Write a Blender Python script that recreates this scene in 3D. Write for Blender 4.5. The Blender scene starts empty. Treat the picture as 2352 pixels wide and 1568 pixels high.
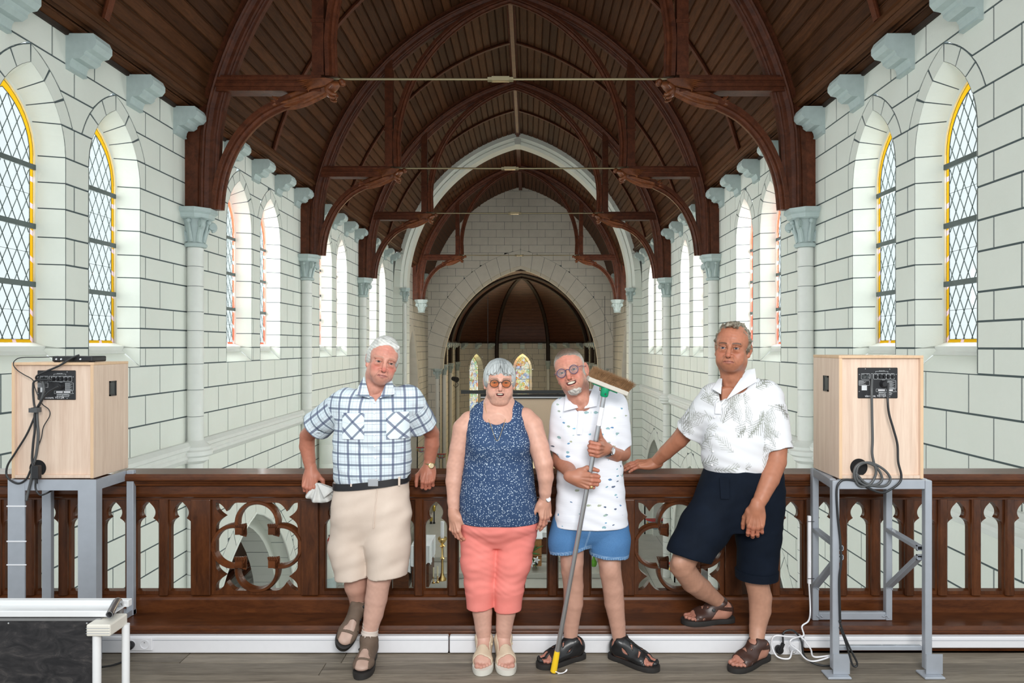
import bpy, bmesh, math, random
import numpy as np
from mathutils import Vector, Matrix, Euler
random.seed(7); rng = np.random.default_rng(7)
SC = bpy.context.scene
COL = SC.collection
F, CX, CY, H = 1570.0, 1215.0, 795.0, 1.62      # focal length and vanishing point in photo pixels, eye height

# ---------------------------------------------------------------- camera, world, lights, exposure
cam_d = bpy.data.cameras.new('camera'); cam = bpy.data.objects.new('camera', cam_d); COL.objects.link(cam)
cam.location = (0, 0, H); cam.rotation_euler = (math.pi/2, 0, 0)
cam_d.sensor_width = 36.0; cam_d.lens = 36.0*F/2352
cam_d.shift_x = (1176-CX)/2352; cam_d.shift_y = (CY-784)/2352
cam_d.clip_start = 0.05; cam_d.clip_end = 200
SC.camera = cam
world = bpy.data.worlds.new('sky'); SC.world = world; world.use_nodes = True
bg = world.node_tree.nodes['Background']
bg.inputs[0].default_value = (0.90, 0.97, 1.0, 1); bg.inputs[1].default_value = 0.40
SC.view_settings.view_transform = 'Standard'; SC.view_settings.look = 'None'
SC.view_settings.exposure = 1.38; SC.view_settings.gamma = 1.0; SC.view_settings.use_curve_mapping = False
SC.cycles.use_denoising = True
SC.cycles.max_bounces = 7; SC.cycles.diffuse_bounces = 4; SC.cycles.glossy_bounces = 3
SC.cycles.transmission_bounces = 4; SC.cycles.transparent_max_bounces = 8
SC.cycles.sample_clamp_indirect = 4.0
SC.cycles.caustics_reflective = False; SC.cycles.caustics_refractive = False
def area_light(name, loc, target, sx, sy, power, col=(1, 1, 1)):
    d = bpy.data.lights.new(name, 'AREA'); d.shape = 'RECTANGLE'; d.size = sx; d.size_y = sy
    d.energy = power; d.color = col
    o = bpy.data.objects.new(name, d); COL.objects.link(o); o.location = loc
    o.rotation_euler = (Vector(target)-Vector(loc)).to_track_quat('-Z', 'Y').to_euler()
    return o
# photographer's softbox above the camera; daylight outside each pair of lancets
area_light('softbox', (0.5, -0.9, 2.9), (0.0, 3.6, 1.0), 1.6, 1.1, 68, (1.0, 0.98, 0.95))
for by in (7.6, 12.6, 17.65, 22.7):
    area_light('window_daylight', (-6.6, by, 3.4), (0, by, 1.5), 3.0, 3.4, 110 if by < 8 else 400, (0.95, 1.0, 1.0))
    area_light('window_daylight', (5.8, by, 3.4), (-0.8, by, 1.5), 3.0, 3.4, 110 if by < 8 else 400, (0.95, 1.0, 1.0))
# unseen fill lamps added in the crossing; daylight behind the choir windows
area_light('crossing_fill', (-4.7, 26.7, 3.0), (-1.5, 34, 3.5), 1.2, 3.6, 45, (1, .97, .92))
area_light('crossing_fill', (3.86, 26.7, 3.0), (.7, 34, 3.5), 1.2, 3.6, 45, (1, .97, .92))
for x, y in ((-.42, 45.2), (-3.9, 43.6), (3.0, 43.6)):
    area_light('choir_daylight', (x, y, -.6), (-.42, 38, -1.5), 1.2, 3.0, 260, (1, .93, .8))
# ---------------------------------------------------------------- helpers
def PX(px, py, Y):                      # photo pixel at depth Y -> point in the church
    return Vector(((px-CX)*Y/F, Y, H-(py-CY)*Y/F))
def lab(o, label=None, cat=None, group=None, kind=None):
    if label: o['label'] = label
    if cat: o['category'] = cat
    if group: o['group'] = group
    if kind: o['kind'] = kind
    return o
def empty(name, loc=(0, 0, 0), rz=0):
    o = bpy.data.objects.new(name, None); COL.objects.link(o); o.location = loc; o.rotation_euler = (0, 0, rz)
    o.empty_display_size = 0.1
    return o
def child(o, parent):
    if parent is not None:
        o.parent = parent
    return o
def link(name, me, mat=None, parent=None, loc=None):
    o = bpy.data.objects.new(name, me); COL.objects.link(o)
    if mat is not None and len(me.materials) == 0: me.materials.append(mat)
    if loc is not None: o.location = loc
    return child(o, parent)
def copy_tree(o, parent=None):
    c = o.copy(); COL.objects.link(c)
    if parent is not None: c.parent = parent
    for k in list(o.children): copy_tree(k, c)
    return c
class MB:
    """collects simple solids into one mesh"""
    def __init__(s): s.v = []; s.f = []; s.m = []; s.mi = 0; s.T = None
    def add(s, vs, fs):
        b = len(s.v)
        if s.T is not None: vs = [s.T @ Vector(p) for p in vs]
        s.v += [tuple(p) for p in vs]; s.f += [tuple(b+i for i in f) for f in fs]; s.m += [s.mi]*len(fs)
        return s
    def box(s, x0, x1, y0, y1, z0, z1):
        vs = [(x, y, z) for z in (z0, z1) for y in (y0, y1) for x in (x0, x1)]
        return s.add(vs, [(0, 2, 3, 1), (4, 5, 7, 6), (0, 1, 5, 4), (2, 6, 7, 3), (0, 4, 6, 2), (1, 3, 7, 5)])
    def bar(s, a, b, w, h, up=(0, 0, 1)):
        a = Vector(a); b = Vector(b); d = (b-a).normalized(); u = Vector(up)
        if abs(d.dot(u)) > .95: u = Vector((0, 1, 0)) if abs(d.y) < .9 else Vector((1, 0, 0))
        x = d.cross(u).normalized()*(w/2); y = x.cross(d).normalized()*(h/2)
        vs = [p+i*x+j*y for p in (a, b) for i, j in ((-1, -1), (1, -1), (1, 1), (-1, 1))]
        return s.add(vs, [(3, 2, 1, 0), (4, 5, 6, 7), (0, 1, 5, 4), (1, 2, 6, 5), (2, 3, 7, 6), (3, 0, 4, 7)])
    def tube(s, pts, r, n=8, closed=False, cap=True):
        pts = [Vector(p) for p in pts]; N = len(pts)
        rr = r if isinstance(r, (list, tuple)) else [r]*N
        vs = []; u = None
        for i, p in enumerate(pts):
            a = pts[i-1] if (i > 0 or closed) else p
            b = pts[(i+1) % N] if (i < N-1 or closed) else p
            d = (b-a).normalized()
            if u is None:
                u = Vector((0, 0, 1)) if abs(d.z) < .9 else Vector((1, 0, 0))
            u = (u-d*u.dot(d)).normalized(); w = d.cross(u)
            for k in range(n):
                t = 2*math.pi*k/n; vs.append(p+(u*math.cos(t)+w*math.sin(t))*rr[i])
        fs = []
        for i in range(N if closed else N-1):
            for k in range(n):
                a0 = i*n+k; a1 = i*n+(k+1) % n; j = (i+1) % N
                fs.append((a0, a1, j*n+(k+1) % n, j*n+k))
        if cap and not closed:
            fs.append(tuple(range(n-1, -1, -1))); fs.append(tuple((N-1)*n+k for k in range(n)))
        return s.add(vs, fs)
    def lathe(s, prof, c=(0, 0, 0), n=24, axis='z', a0=0, a1=2*math.pi):
        full = abs(a1-a0-2*math.pi) < 1e-6
        cols = n if full else n+1
        vs = []
        for (r, z) in prof:
            for k in range(cols):
                t = a0+(a1-a0)*k/n; x = r*math.cos(t); y = r*math.sin(t)
                p = (x, y, z) if axis == 'z' else ((x, z, y) if axis == 'y' else (z, x, y))
                vs.append(Vector(p)+Vector(c))
        fs = []
        for i in range(len(prof)-1):
            for k in range(n):
                k2 = (k+1) % cols
                q = (i*cols+k, i*cols+k2, (i+1)*cols+k2, (i+1)*cols+k)
                fs.append(q if axis != 'y' else q[::-1])
        return s.add(vs, fs)
    def prism(s, poly, d0, d1, plane='xz'):
        """poly extruded along the remaining axis; convex or mildly concave"""
        def mk(p, d):
            return (p[0], d, p[1]) if plane == 'xz' else ((d, p[0], p[1]) if plane == 'yz' else (p[0], p[1], d))
        n = len(poly); vs = [mk(p, d0) for p in poly]+[mk(p, d1) for p in poly]
        fs = [tuple(range(n)), tuple(range(2*n-1, n-1, -1))]+[(i, n+i, n+(i+1) % n, (i+1) % n) for i in range(n)]
        return s.add(vs, fs)
    def sweep(s, path, sec, closed_sec=True, axis=(0, 1, 0), cap=True):
        """path: points in a plane normal to axis; sec: list of (n, a): n along in-plane normal, a along axis"""
        A = Vector(axis); path = [Vector(p) for p in path]; N = len(path); M = len(sec); vs = []
        for i, p in enumerate(path):
            d = (path[min(i+1, N-1)]-path[max(i-1, 0)]).normalized()
            nn = A.cross(d).normalized()
            k = 1.0
            for (a, b) in sec: vs.append(p+nn*a*k+A*b)
        fs = []
        R = M if closed_sec else M-1
        for i in range(N-1):
            for k in range(R):
                fs.append((i*M+k, i*M+(k+1) % M, (i+1)*M+(k+1) % M, (i+1)*M+k))
        if cap and closed_sec:
            fs.append(tuple(range(M-1, -1, -1))); fs.append(tuple((N-1)*M+k for k in range(M)))
        return s.add(vs, fs)
    def sphere(s, c, r, n=12, m=8):
        r = r if isinstance(r, (tuple, list)) else (r, r, r)
        vs = []; fs = []
        for i in range(m+1):
            ph = math.pi*i/m
            for k in range(n):
                t = 2*math.pi*k/n
                vs.append((c[0]+r[0]*math.sin(ph)*math.cos(t), c[1]+r[1]*math.sin(ph)*math.sin(t), c[2]+r[2]*math.cos(ph)))
        for i in range(m):
            for k in range(n): fs.append((i*n+k, (i+1)*n+k, (i+1)*n+(k+1) % n, i*n+(k+1) % n))
        return s.add(vs, fs)
    def mesh(s, name, mats=(), smooth=False, fix=True):
        me = bpy.data.meshes.new(name); me.from_pydata(s.v, [], s.f)
        for m in (mats if isinstance(mats, (list, tuple)) else [mats]): me.materials.append(m)
        if any(s.m): me.polygons.foreach_set('material_index', s.m)
        if fix:
            b = bmesh.new(); b.from_mesh(me); bmesh.ops.recalc_face_normals(b, faces=b.faces); b.to_mesh(me); b.free()
        if smooth is True: me.polygons.foreach_set('use_smooth', [True]*len(me.polygons))
        elif smooth:
            me.polygons.foreach_set('use_smooth', [True]*len(me.polygons))
            me.set_sharp_from_angle(angle=math.radians(smooth))
        me.update()
        return me
    def build(s, name, mat, parent=None, smooth=False, loc=None, fix=True):
        return link(name, s.mesh(name, mat, smooth, fix), None, parent, loc)
def bevel(o, w=0.003, seg=2):
    b = bmesh.new(); b.from_mesh(o.data)
    bmesh.ops.remove_doubles(b, verts=b.verts, dist=1e-5)
    ed = [e for e in b.edges if len(e.link_faces) == 2 and e.calc_face_angle(0) > .5]
    bmesh.ops.bevel(b, geom=ed, offset=w, segments=seg, affect='EDGES', profile=.5, clamp_overlap=True)
    b.to_mesh(o.data); b.free(); return o
def arc(cx, cz, r, a0, a1, n, Y=0):
    return [Vector((cx+r*math.cos(a0+(a1-a0)*i/n), Y, cz+r*math.sin(a0+(a1-a0)*i/n))) for i in range(n+1)]
def spline(pts, n=8):
    """Catmull-Rom through points"""
    P = [Vector(p) for p in pts]; out = []
    for i in range(len(P)-1):
        p0 = P[max(i-1, 0)]; p1 = P[i]; p2 = P[i+1]; p3 = P[min(i+2, len(P)-1)]
        for k in range(n):
            t = k/n
            out.append(.5*((2*p1)+(p2-p0)*t+(2*p0-5*p1+4*p2-p3)*t*t+(3*p1-p0-3*p2+p3)*t**3))
    out.append(P[-1]); return out

# ---------------------------------------------------------------- materials
class NT:
    """tiny node-graph helper"""
    def __init__(s, name):
        s.mat = bpy.data.materials.new(name); s.mat.use_nodes = True; s.t = s.mat.node_tree
        s.b = s.t.nodes['Principled BSDF']; s.out = s.t.nodes['Material Output']
    def n(s, typ, **kw):
        o = s.t.nodes.new(typ)
        for k, v in kw.items(): setattr(o, k, v)
        return o
    def l(s, a, b): s.t.links.new(a, b)
    def val(s, x, sock):
        if isinstance(x, bpy.types.NodeSocket): s.l(x, sock)
        else: sock.default_value = x
    def math(s, op, a, b=0.0, c=0.0, clamp=False):
        o = s.n('ShaderNodeMath', operation=op); o.use_clamp = clamp
        s.val(a, o.inputs[0]); s.val(b, o.inputs[1]); s.val(c, o.inputs[2]); return o.outputs[0]
    def mix(s, f, a, b, mode='MIX'):
        o = s.n('ShaderNodeMix', data_type='RGBA', blend_type=mode)
        s.val(f, o.inputs[0]); s.val(a if not isinstance(a, tuple) else (*a[:3], 1), o.inputs[6]); s.val(b if not isinstance(b, tuple) else (*b[:3], 1), o.inputs[7])
        return o.outputs[2]
    def coord(s, kind='Object', scale=(1, 1, 1), rot=(0, 0, 0)):
        tc = s.n('ShaderNodeTexCoord'); m = s.n('ShaderNodeMapping'); m.inputs['Scale'].default_value = scale; m.inputs['Rotation'].default_value = rot
        s.l(tc.outputs[kind], m.inputs['Vector']); return m.outputs[0]
    def world(s, scale=(1, 1, 1)):
        g = s.n('ShaderNodeNewGeometry'); m = s.n('ShaderNodeMapping'); m.inputs['Scale'].default_value = scale
        s.l(g.outputs['Position'], m.inputs['Vector']); return m.outputs[0]
    def noise(s, vec, scale=5, detail=3, rough=.5, dist=0):
        o = s.n('ShaderNodeTexNoise'); o.inputs['Scale'].default_value = scale; o.inputs['Detail'].default_value = detail
        o.inputs['Roughness'].default_value = rough; o.inputs['Distortion'].default_value = dist
        if vec is not None: s.l(vec, o.inputs['Vector'])
        return o.outputs[0]
    def ramp(s, f, stops):
        o = s.n('ShaderNodeValToRGB'); e = o.color_ramp.elements
        e[0].position, e[0].color = stops[0][0], (*stops[0][1], 1); e[1].position, e[1].color = stops[-1][0], (*stops[-1][1], 1)
        for p, c in stops[1:-1]:
            q = e.new(p); q.color = (*c, 1)
        s.l(f, o.inputs[0]); return o.outputs[0]
    def base(s, c): s.val(c if not isinstance(c, tuple) else (*c[:3], 1), s.b.inputs['Base Color']); return s
    def rough(s, r): s.val(r, s.b.inputs['Roughness']); return s
    def set(s, **kw):
        for k, v in kw.items(): s.val(v, s.b.inputs[k.replace('_', ' ')])
        return s
    def bump(s, h, strength=.3, dist=.01):
        o = s.n('ShaderNodeBump'); o.inputs['Strength'].default_value = strength; o.inputs['Distance'].default_value = dist
        s.l(h, o.inputs['Height']); s.l(o.outputs[0], s.b.inputs['Normal']); return s
    def rand(s):
        return s.n('ShaderNodeObjectInfo').outputs['Random']
def plain(name, c, r=.5, metal=0.0, var=.06, scale=30):
    t = NT(name); nz = t.noise(t.coord('Object'), scale, 3)
    t.base(t.mix(t.math('MULTIPLY', nz, 1), tuple(x*(1-var) for x in c), tuple(min(1, x*(1+var)) for x in c))).rough(r).set(Metallic=metal)
    return t.mat
def wood(name, c1, c2, stretch=(12, 1, 12), scale=3.0, r=.45, vary=.25, bump=.15, rand=True, world=False, coat=0.0, spec=.3):
    t = NT(name); v = t.world(stretch) if world else t.coord('Object', stretch)
    if rand:
        a = t.n('ShaderNodeVectorMath', operation='ADD'); t.l(v, a.inputs[0])
        cb = t.n('ShaderNodeCombineXYZ'); k = t.math('MULTIPLY', t.rand(), 37.0)
        for i in range(3): t.l(k, cb.inputs[i])
        t.l(cb.outputs[0], a.inputs[1]); v = a.outputs[0]
    n1 = t.noise(v, scale, 5, .6, .6); n2 = t.noise(v, scale*6, 3, .6)
    f = t.math('ADD', t.math('MULTIPLY', n1, .75), t.math('MULTIPLY', n2, .3))
    col = t.ramp(f, [(.3, c1), (.72, c2)])
    if rand:
        k = t.math('ADD', t.math('MULTIPLY', t.rand(), 2*vary), 1-vary)
        hs = t.n('ShaderNodeHueSaturation'); t.l(col, hs.inputs['Color']); t.l(k, hs.inputs['Value']); col = hs.outputs[0]
    t.base(col).rough(r).bump(f, bump, .004)
    t.b.inputs['Specular IOR Level'].default_value = spec
    if coat: t.set(Coat_Weight=coat, Coat_Roughness=.12)
    return t.mat
M = {}
def _plaster():
    t = NT('painted_plaster'); v = t.world(); n = t.noise(v, 1.3, 4, .6); n2 = t.noise(v, 22, 4, .65)
    c = t.mix(n, (.70, .73, .66), (.80, .82, .76))
    c = t.mix(t.math('MULTIPLY', n2, .12), c, (.55, .56, .50))
    t.base(c).rough(.62).bump(n2, .25, .006); return t.mat
M['plaster'] = _plaster()
M['joint'] = plain('dark_joint_paint', (.075, .10, .105), .8)
M['stone_grey'] = plain('grey_green_stone_paint', (.43, .51, .50), .6, 0, .12, 14)
M['stone_white'] = plain('pale_stone_paint', (.72, .73, .69), .6, 0, .06, 8)
M['stone_end'] = plain('beige_grey_stone', (.55, .52, .45), .7, 0, .12, 3)
M['ceil'] = wood('ceiling_board_wood', (.032, .0115, .0042), (.092, .034, .0125), (14, 1.2, 14), 2.5, .6, .3, .1, world=False, spec=.15)
M['ceil_dark'] = wood('ceiling_gap_wood', (.012, .006, .003), (.03, .014, .007), (8, 1, 8), 2.5, .6, .1)
M['truss'] = wood('varnished_truss_wood', (.040, .0115, .0055), (.125, .036, .0155), (4, 4, 4), 2.2, .42, .15, .1, spec=.2)
M['angel'] = wood('carved_oak', (.06, .016, .006), (.20, .060, .018), (3, 3, 3), 4, .4, .1, .1)
M['bal'] = wood('varnished_balustrade_oak', (.042, .0115, .0038), (.145, .044, .0125), (2, 9, 9), 2.4, .38, .22, .12, coat=.12)
M['balv'] = wood('varnished_balustrade_oak_upright', (.032, .009, .0034), (.115, .036, .0110), (9, 9, 2), 2.4, .33, .22, .12, coat=.25)
M['floor'] = wood('worn_grey_floorboards', (.10, .082, .062), (.27, .23, .18), (1.2, 14, 14), 2.2, .5, .25, .3)
M['steel'] = plain('grey_primer_steel', (.40, .43, .48), .4, .3, .10, 18)
M['white_metal'] = plain('white_enamelled_metal', (.78, .79, .80), .3, 0, .03)
M['white_pl'] = plain('white_plastic', (.80, .80, .83), .35, 0, .03)
M['black'] = plain('black_plastic', (.012, .012, .014), .45)
M['black_metal'] = plain('hazed_iron', (.10, .125, .12), .5, .3)  # window bars lightened to put backlit haze into their colour
M['cable'] = plain('black_cable_rubber', (.02, .021, .023), .4)
M['cable_grey'] = plain('grey_cable_rubber', (.075, .078, .08), .4)
M['chrome'] = plain('polished_steel', (.7, .71, .72), .18, 1.0)
M['brass'] = plain('polished_brass', (.75, .53, .22), .25, 1.0)
M['gold'] = plain('gilding', (.72, .52, .12), .3, 1.0)
M['red'] = plain('red_paint', (.42, .03, .03), .45)
M['blue_grey'] = plain('blue_grey_paint', (.33, .47, .58), .55)
M['veneer'] = wood('pale_beech_veneer', (.60, .43, .33), (.78, .62, .50), (16, 16, .7), 2.6, .5, .03, .03)
M['veneer_edge'] = wood('beech_edge_strip', (.62, .42, .26), (.74, .52, .34), (10, 10, 1), 2.6, .5, .03, .03)
M['white_cloth'] = plain('white_linen', (.82, .84, .86), .8)
M['print_white'] = plain('white_screen_print', (.62, .64, .66), .5)
M['beige_screen'] = plain('beige_screen_cloth', (.85, .68, .52), .8)
M['green'] = plain('green_plastic', (.0, .27, .12), .3)
M['yellow'] = plain('yellow_plastic', (.85, .55, .02), .35)
M['alu'] = plain('brushed_aluminium', (.52, .53, .55), .32, .9)
M['tile'] = plain('pale_floor_tile', (.50, .49, .44), .45, 0, .12, 2)
# ================================================================ the church
AX = -0.42                       # nave axis
XL, XR = -5.02, 4.18             # wall faces
ZF = -5.2                        # nave floor
TR = [10.08, 15.13, 20.23]       # roof trusses
YC = 25.3                        # chancel arch
BAYS = [7.6, 12.57, 17.62, 22.7]
CRX, CRZ, CRR = 1.386, 3.80, 5.90    # ceiling curve: centre offset, centre height, radius
def ceil_x(z, r=CRR): return CRX-math.sqrt(max(r*r-(z-CRZ)**2, 0))     # left half, relative to the axis
class Opening:
    def __init__(s, c, hw, zb, zs, za, ring, nv=4, zr=None):
        s.c, s.hw, s.zb, s.zs, s.za, s.ring, s.nv = c, hw, zb, zs, za, ring, nv
        s.zr = zs if zr is None else zr
        rise = za-zs; s.R = (hw*hw+rise*rise)/(2*hw)
        s.zo = zs+math.sqrt((s.R+ring)**2-(s.R-hw)**2)
    def win(s, z):               # half width of the opening
        if z < s.zb or z > s.za: return 0
        if z <= s.zs: return s.hw
        return max(math.sqrt(max(s.R**2-(z-s.zs)**2, 0))-(s.R-s.hw), 0)
    def wout(s, z):              # half width taken out of the coursed blocks
        if z < s.zb-1e-4 or z > s.zo: return 0
        if z <= s.zs+1e-4: return s.hw
        if z <= s.zr+1e-4: return s.win(z)
        return max(math.sqrt(max((s.R+s.ring)**2-(z-s.zs)**2, 0))-(s.R-s.hw), 0)
    def curve(s, t, side, d=0.0, z0=None):    # t 0 springing .. 1 apex, offset d outward
        t0 = 0 if z0 is None else math.asin((z0-s.zs)/(s.R+d))
        th = t0+t*(math.acos(min(1, (s.R-s.hw)/(s.R+d)))-t0)
        return (s.c+side*((s.R+d)*math.cos(th)-(s.R-s.hw)), s.zs+(s.R+d)*math.sin(th))
def strip(mb, rows, tf, n0, n1):
    """rows: list of (ul, ur, z); a plate with its front at n1, edges back to n0"""
    k = len(rows); vs = [tf(u, z, n1) for (a, b, z) in rows for u in (a, b)]+[tf(u, z, n0) for (a, b, z) in rows for u in (a, b)]
    fs = [(2*i, 2*i+1, 2*i+3, 2*i+2) for i in range(k-1)]
    B = 2*k
    ring = [2*i for i in range(k)]+[2*i+1 for i in range(k-1, -1, -1)]
    for i in range(len(ring)):
        a, b = ring[i], ring[(i+1) % len(ring)]; fs.append((a, b, B+b, B+a))
    mb.add(vs, fs)
def block_wall(root, tf, u0, u1, zj, ops, blk, mat, n_ind=300, score=None, gap=.020, dep=.007, keep=None, half=None, name='stone_block', jit=0.0):
    """coursed blocks around openings; returns nothing, adds children to root"""
    cells = []; back = MB()
    for ci in range(len(zj)-1):
        z0, z1 = zj[ci], zj[ci+1]; zm = (z0+z1)/2
        crossing = sorted([o for o in ops if max(o.wout(z0+1e-3), o.wout(zm), o.wout(z1-1e-3)) > 0], key=lambda o: o.c)
        spans = []; prev = None
        for o in crossing+[None]:
            spans.append((prev, o)); prev = o
        off = (blk/2 if ci % 2 else 0)
        for (L, Rr) in spans:
            a = u0 if L is None else L.c; b = u1 if Rr is None else Rr.c
            js = [a]; k = math.ceil((a-u0-off)/blk+1e-6); u = u0+off+k*blk
            while u < b-1e-6:
                if u > a+1e-6: js.append(u+(random.uniform(-jit, jit) if jit else 0))
                u += blk
            js.append(b)
            for j in range(len(js)-1):
                p, q = js[j], js[j+1]
                curved = (L is not None and z1 > L.zs) or (Rr is not None and z1 > Rr.zs)
                ns = 5 if curved else 1; full = []; face = []
                for i in range(ns+1):
                    z = z0+(z1-z0)*i/ns
                    ze = min(max(z, z0+1e-3), z1-1e-3)
                    l = p; r = q
                    if L is not None: l = max(l, L.c+L.wout(ze))
                    if Rr is not None: r = min(r, Rr.c-Rr.wout(ze))
                    if r-l > 1e-3: full.append((l, r, z))
                    zz = min(max(z, z0+gap/2), z1-gap/2); l += gap/2; r -= gap/2
                    if r-l > .004: face.append((l, r, zz))
                if len(full) >= 2 and (keep is None or keep((p+q)/2, zm)):
                    strip(back, full, tf, -.05, -dep)
                    if len(face) >= 2 and abs(face[0][2]-face[-1][2]) > .02:
                        cells.append((score((p+q)/2, zm) if score else -abs(p), face))
    for o in ops:                                   # voussoir rings
        if o.ring <= 0: continue
        for side in (-1, 1):
            for k in range(o.nv):
                pts_i = [o.curve((k+i/3)/o.nv, side, 0, o.zr) for i in range(4)]; pts_o = [o.curve((k+i/3)/o.nv, side, o.ring, o.zr) for i in range(4)]
                cells.append((1e6, ('v', pts_i, pts_o)))
    if score: cells.sort(key=lambda c: -c[0])
    rest = MB(); cnt = 0
    for sc, face in cells:
        vous = face[0] == 'v'
        mb = MB() if cnt < n_ind else rest
        if vous:
            pi, po = face[1], face[2]; g = gap/2
            def tt(p, q, f): return (p[0]+(q[0]-p[0])*f, p[1]+(q[1]-p[1])*f)
            L = math.dist(pi[0], po[0]); fi = g/max(L, .01)
            la = math.dist(pi[0], pi[3]); fa = g/max(la, .01)
            def q2(f): # resample along with shrink
                out = []
                for i in range(4):
                    s = fa+(1-2*fa)*i/3; x = s*3; a = min(int(x), 2); r = x-a
                    a_ = tt(tt(pi[a], pi[a+1], r), tt(po[a], po[a+1], r), f); out.append(a_)
                return out
            inn, outr = q2(0.0), q2(1-fi)
            vs = [tf(*p, 0) for p in inn]+[tf(*p, 0) for p in outr]+[tf(*p, -.03) for p in inn]+[tf(*p, -.03) for p in outr]
            fs = [(i, i+1, 4+i+1, 4+i) for i in range(3)]+[(8+i, 8+i+1, i+1, i) for i in range(3)]+[(4+i, 5+i, 13+i, 12+i) for i in range(3)]+[(0, 4, 12, 8), (3, 11, 15, 7)]
            mb.add(vs, fs)
            bvs = [tf(*p, -dep) for p in pi]+[tf(*p, -dep) for p in po]
            back.add(bvs, [(i, i+1, 5+i, 4+i) for i in range(3)])
        else:
            strip(mb, face, tf, -.03, random.uniform(-.0012, .0012))
        if cnt < n_ind:
            mb.build('arch_stone' if vous else name, mat, root)
        cnt += 1
    if rest.v:
        o = rest.build(name+'_courses', mat, root); o['kind'] = 'stuff'
    back.build('mortar_joints', M['joint'], root)
def reveal(root, tf, o, d, gw, zj, mat, zsill, n0=0.0):
    """splayed jambs and soffit from the face to the window, stone by stone"""
    g = Opening(o.c, gw, zsill, o.zs, o.za-.16, 0)
    back = MB()
    for side in (-1, 1):
        segs = []
        zz = [z for z in zj if o.zb < z < o.zs-1e-3]; zz = [o.zb]+zz+[o.zs]
        for a, b in zip(zz, zz[1:]): segs.append([((o.c+side*o.hw, z), (g.c+side*g.hw, max(z, zsill) if z == o.zb else z)) for z in (a, b)])
        tz = lambda q, z: math.asin((z-q.zs)/q.R)/math.acos((q.R-q.hw)/q.R)
        if o.zr > o.zs: segs.append([(o.curve(tz(o, o.zs+(o.zr-o.zs)*i/3), side), g.curve(tz(g, o.zs+(o.zr-o.zs)*i/3), side)) for i in range(4)])
        for k in range(o.nv):
            segs.append([(o.curve((k+i/3)/o.nv, side, 0, o.zr), g.curve((k+i/3)/o.nv, side, 0, o.zr)) for i in range(4)])
        for s in segs:
            n = len(s); vs = []; bvs = []
            for i, (f, w) in enumerate(s):
                bvs += [tf(*f, n0-.002), tf(*w, -d)]
            back.add([Vector(v) for v in bvs], [(2*i, 2*i+1, 2*i+3, 2*i+2) for i in range(n-1)])
            L = math.dist(s[0][0], s[-1][0]); e = .006/max(L, .02)
            ff = []
            for i in range(n):
                t = e+(1-2*e)*i/(n-1); x = t*(n-1); a = min(int(x), n-2); r = x-a
                lp = lambda p, q: (p[0]+(q[0]-p[0])*r, p[1]+(q[1]-p[1])*r)
                f = lp(s[a][0], s[a+1][0]); w = lp(s[a][1], s[a+1][1])
                inx = -side*.006
                ff += [tf(f[0]+inx*(0 if i else 1), f[1], n0), tf(w[0]+inx, w[1], -d)]
                if i: ff[-2] = tf(f[0]+inx, f[1], n0)
            mb = MB(); mb.add(ff, [(2*i, 2*i+1, 2*i+3, 2*i+2) for i in range(n-1)])
            mb.build('reveal_stone', mat, root, fix=False)
    back.build('mortar_joints', M['joint'], root, fix=False)
    return g

ZJ = [ZF, -4.85, -4.5, -4.15, -3.8, -3.45, -3.1, -2.75, -2.4, -2.05, -1.72, -1.38, -1.05, -.72, -.38, -.08, .20, .59, .98, 1.36, 1.60, 1.85, 2.125, 2.5, 2.79, 3.1, 3.38, 3.66, 4.0, 4.36, 4.68, 5.02]
WOPS = []
tfL = lambda u, z, n: Vector((XL+n, u, z))
tfR = lambda u, z, n: Vector((XR-n, u, z))
def nave_openings():
    ops = []
    for b in BAYS:
        for d in (-.71, .71): ops.append(Opening(b+d, .515, 1.36, 3.66, 4.49, .17, 3, 4.0))
    return ops
def arcade():
    return [Opening(b, 2.12, ZF, -4.15, -1.42, .30, 8) for b in BAYS[1:]]

# ---- window glass, lattice, bars
def _glass():
    t = NT('leaded_window_glass'); tr = t.n('ShaderNodeBsdfTransparent'); tr.inputs[0].default_value = (.96, 1, .99, 1)
    gl = t.n('ShaderNodeBsdfGlossy'); gl.inputs['Roughness'].default_value = .05; mx = t.n('ShaderNodeMixShader'); mx.inputs[0].default_value = .05
    t.l(tr.outputs[0], mx.inputs[1]); t.l(gl.outputs[0], mx.inputs[2]); t.l(mx.outputs[0], t.out.inputs[0]); return t.mat
M['glass'] = _glass()
def stained(name, c):
    t = NT(name); tr = t.n('ShaderNodeBsdfTransparent'); tr.inputs[0].default_value = (*c, 1)
    df = t.n('ShaderNodeBsdfTranslucent'); df.inputs[0].default_value = (*c, 1); mx = t.n('ShaderNodeMixShader'); mx.inputs[0].default_value = .35
    t.l(tr.outputs[0], mx.inputs[1]); t.l(df.outputs[0], mx.inputs[2]); t.l(mx.outputs[0], t.out.inputs[0]); return t.mat
M['sg_yellow'] = stained('amber_stained_glass', (.42, .22, .008)); M['sg_red'] = stained('red_stained_glass', (.55, .06, .03))
M['sg_white'] = stained('rose_stained_glass', (.5, .33, .33)); M['lead'] = plain('lead_came', (.035, .06, .055), .5)
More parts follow.
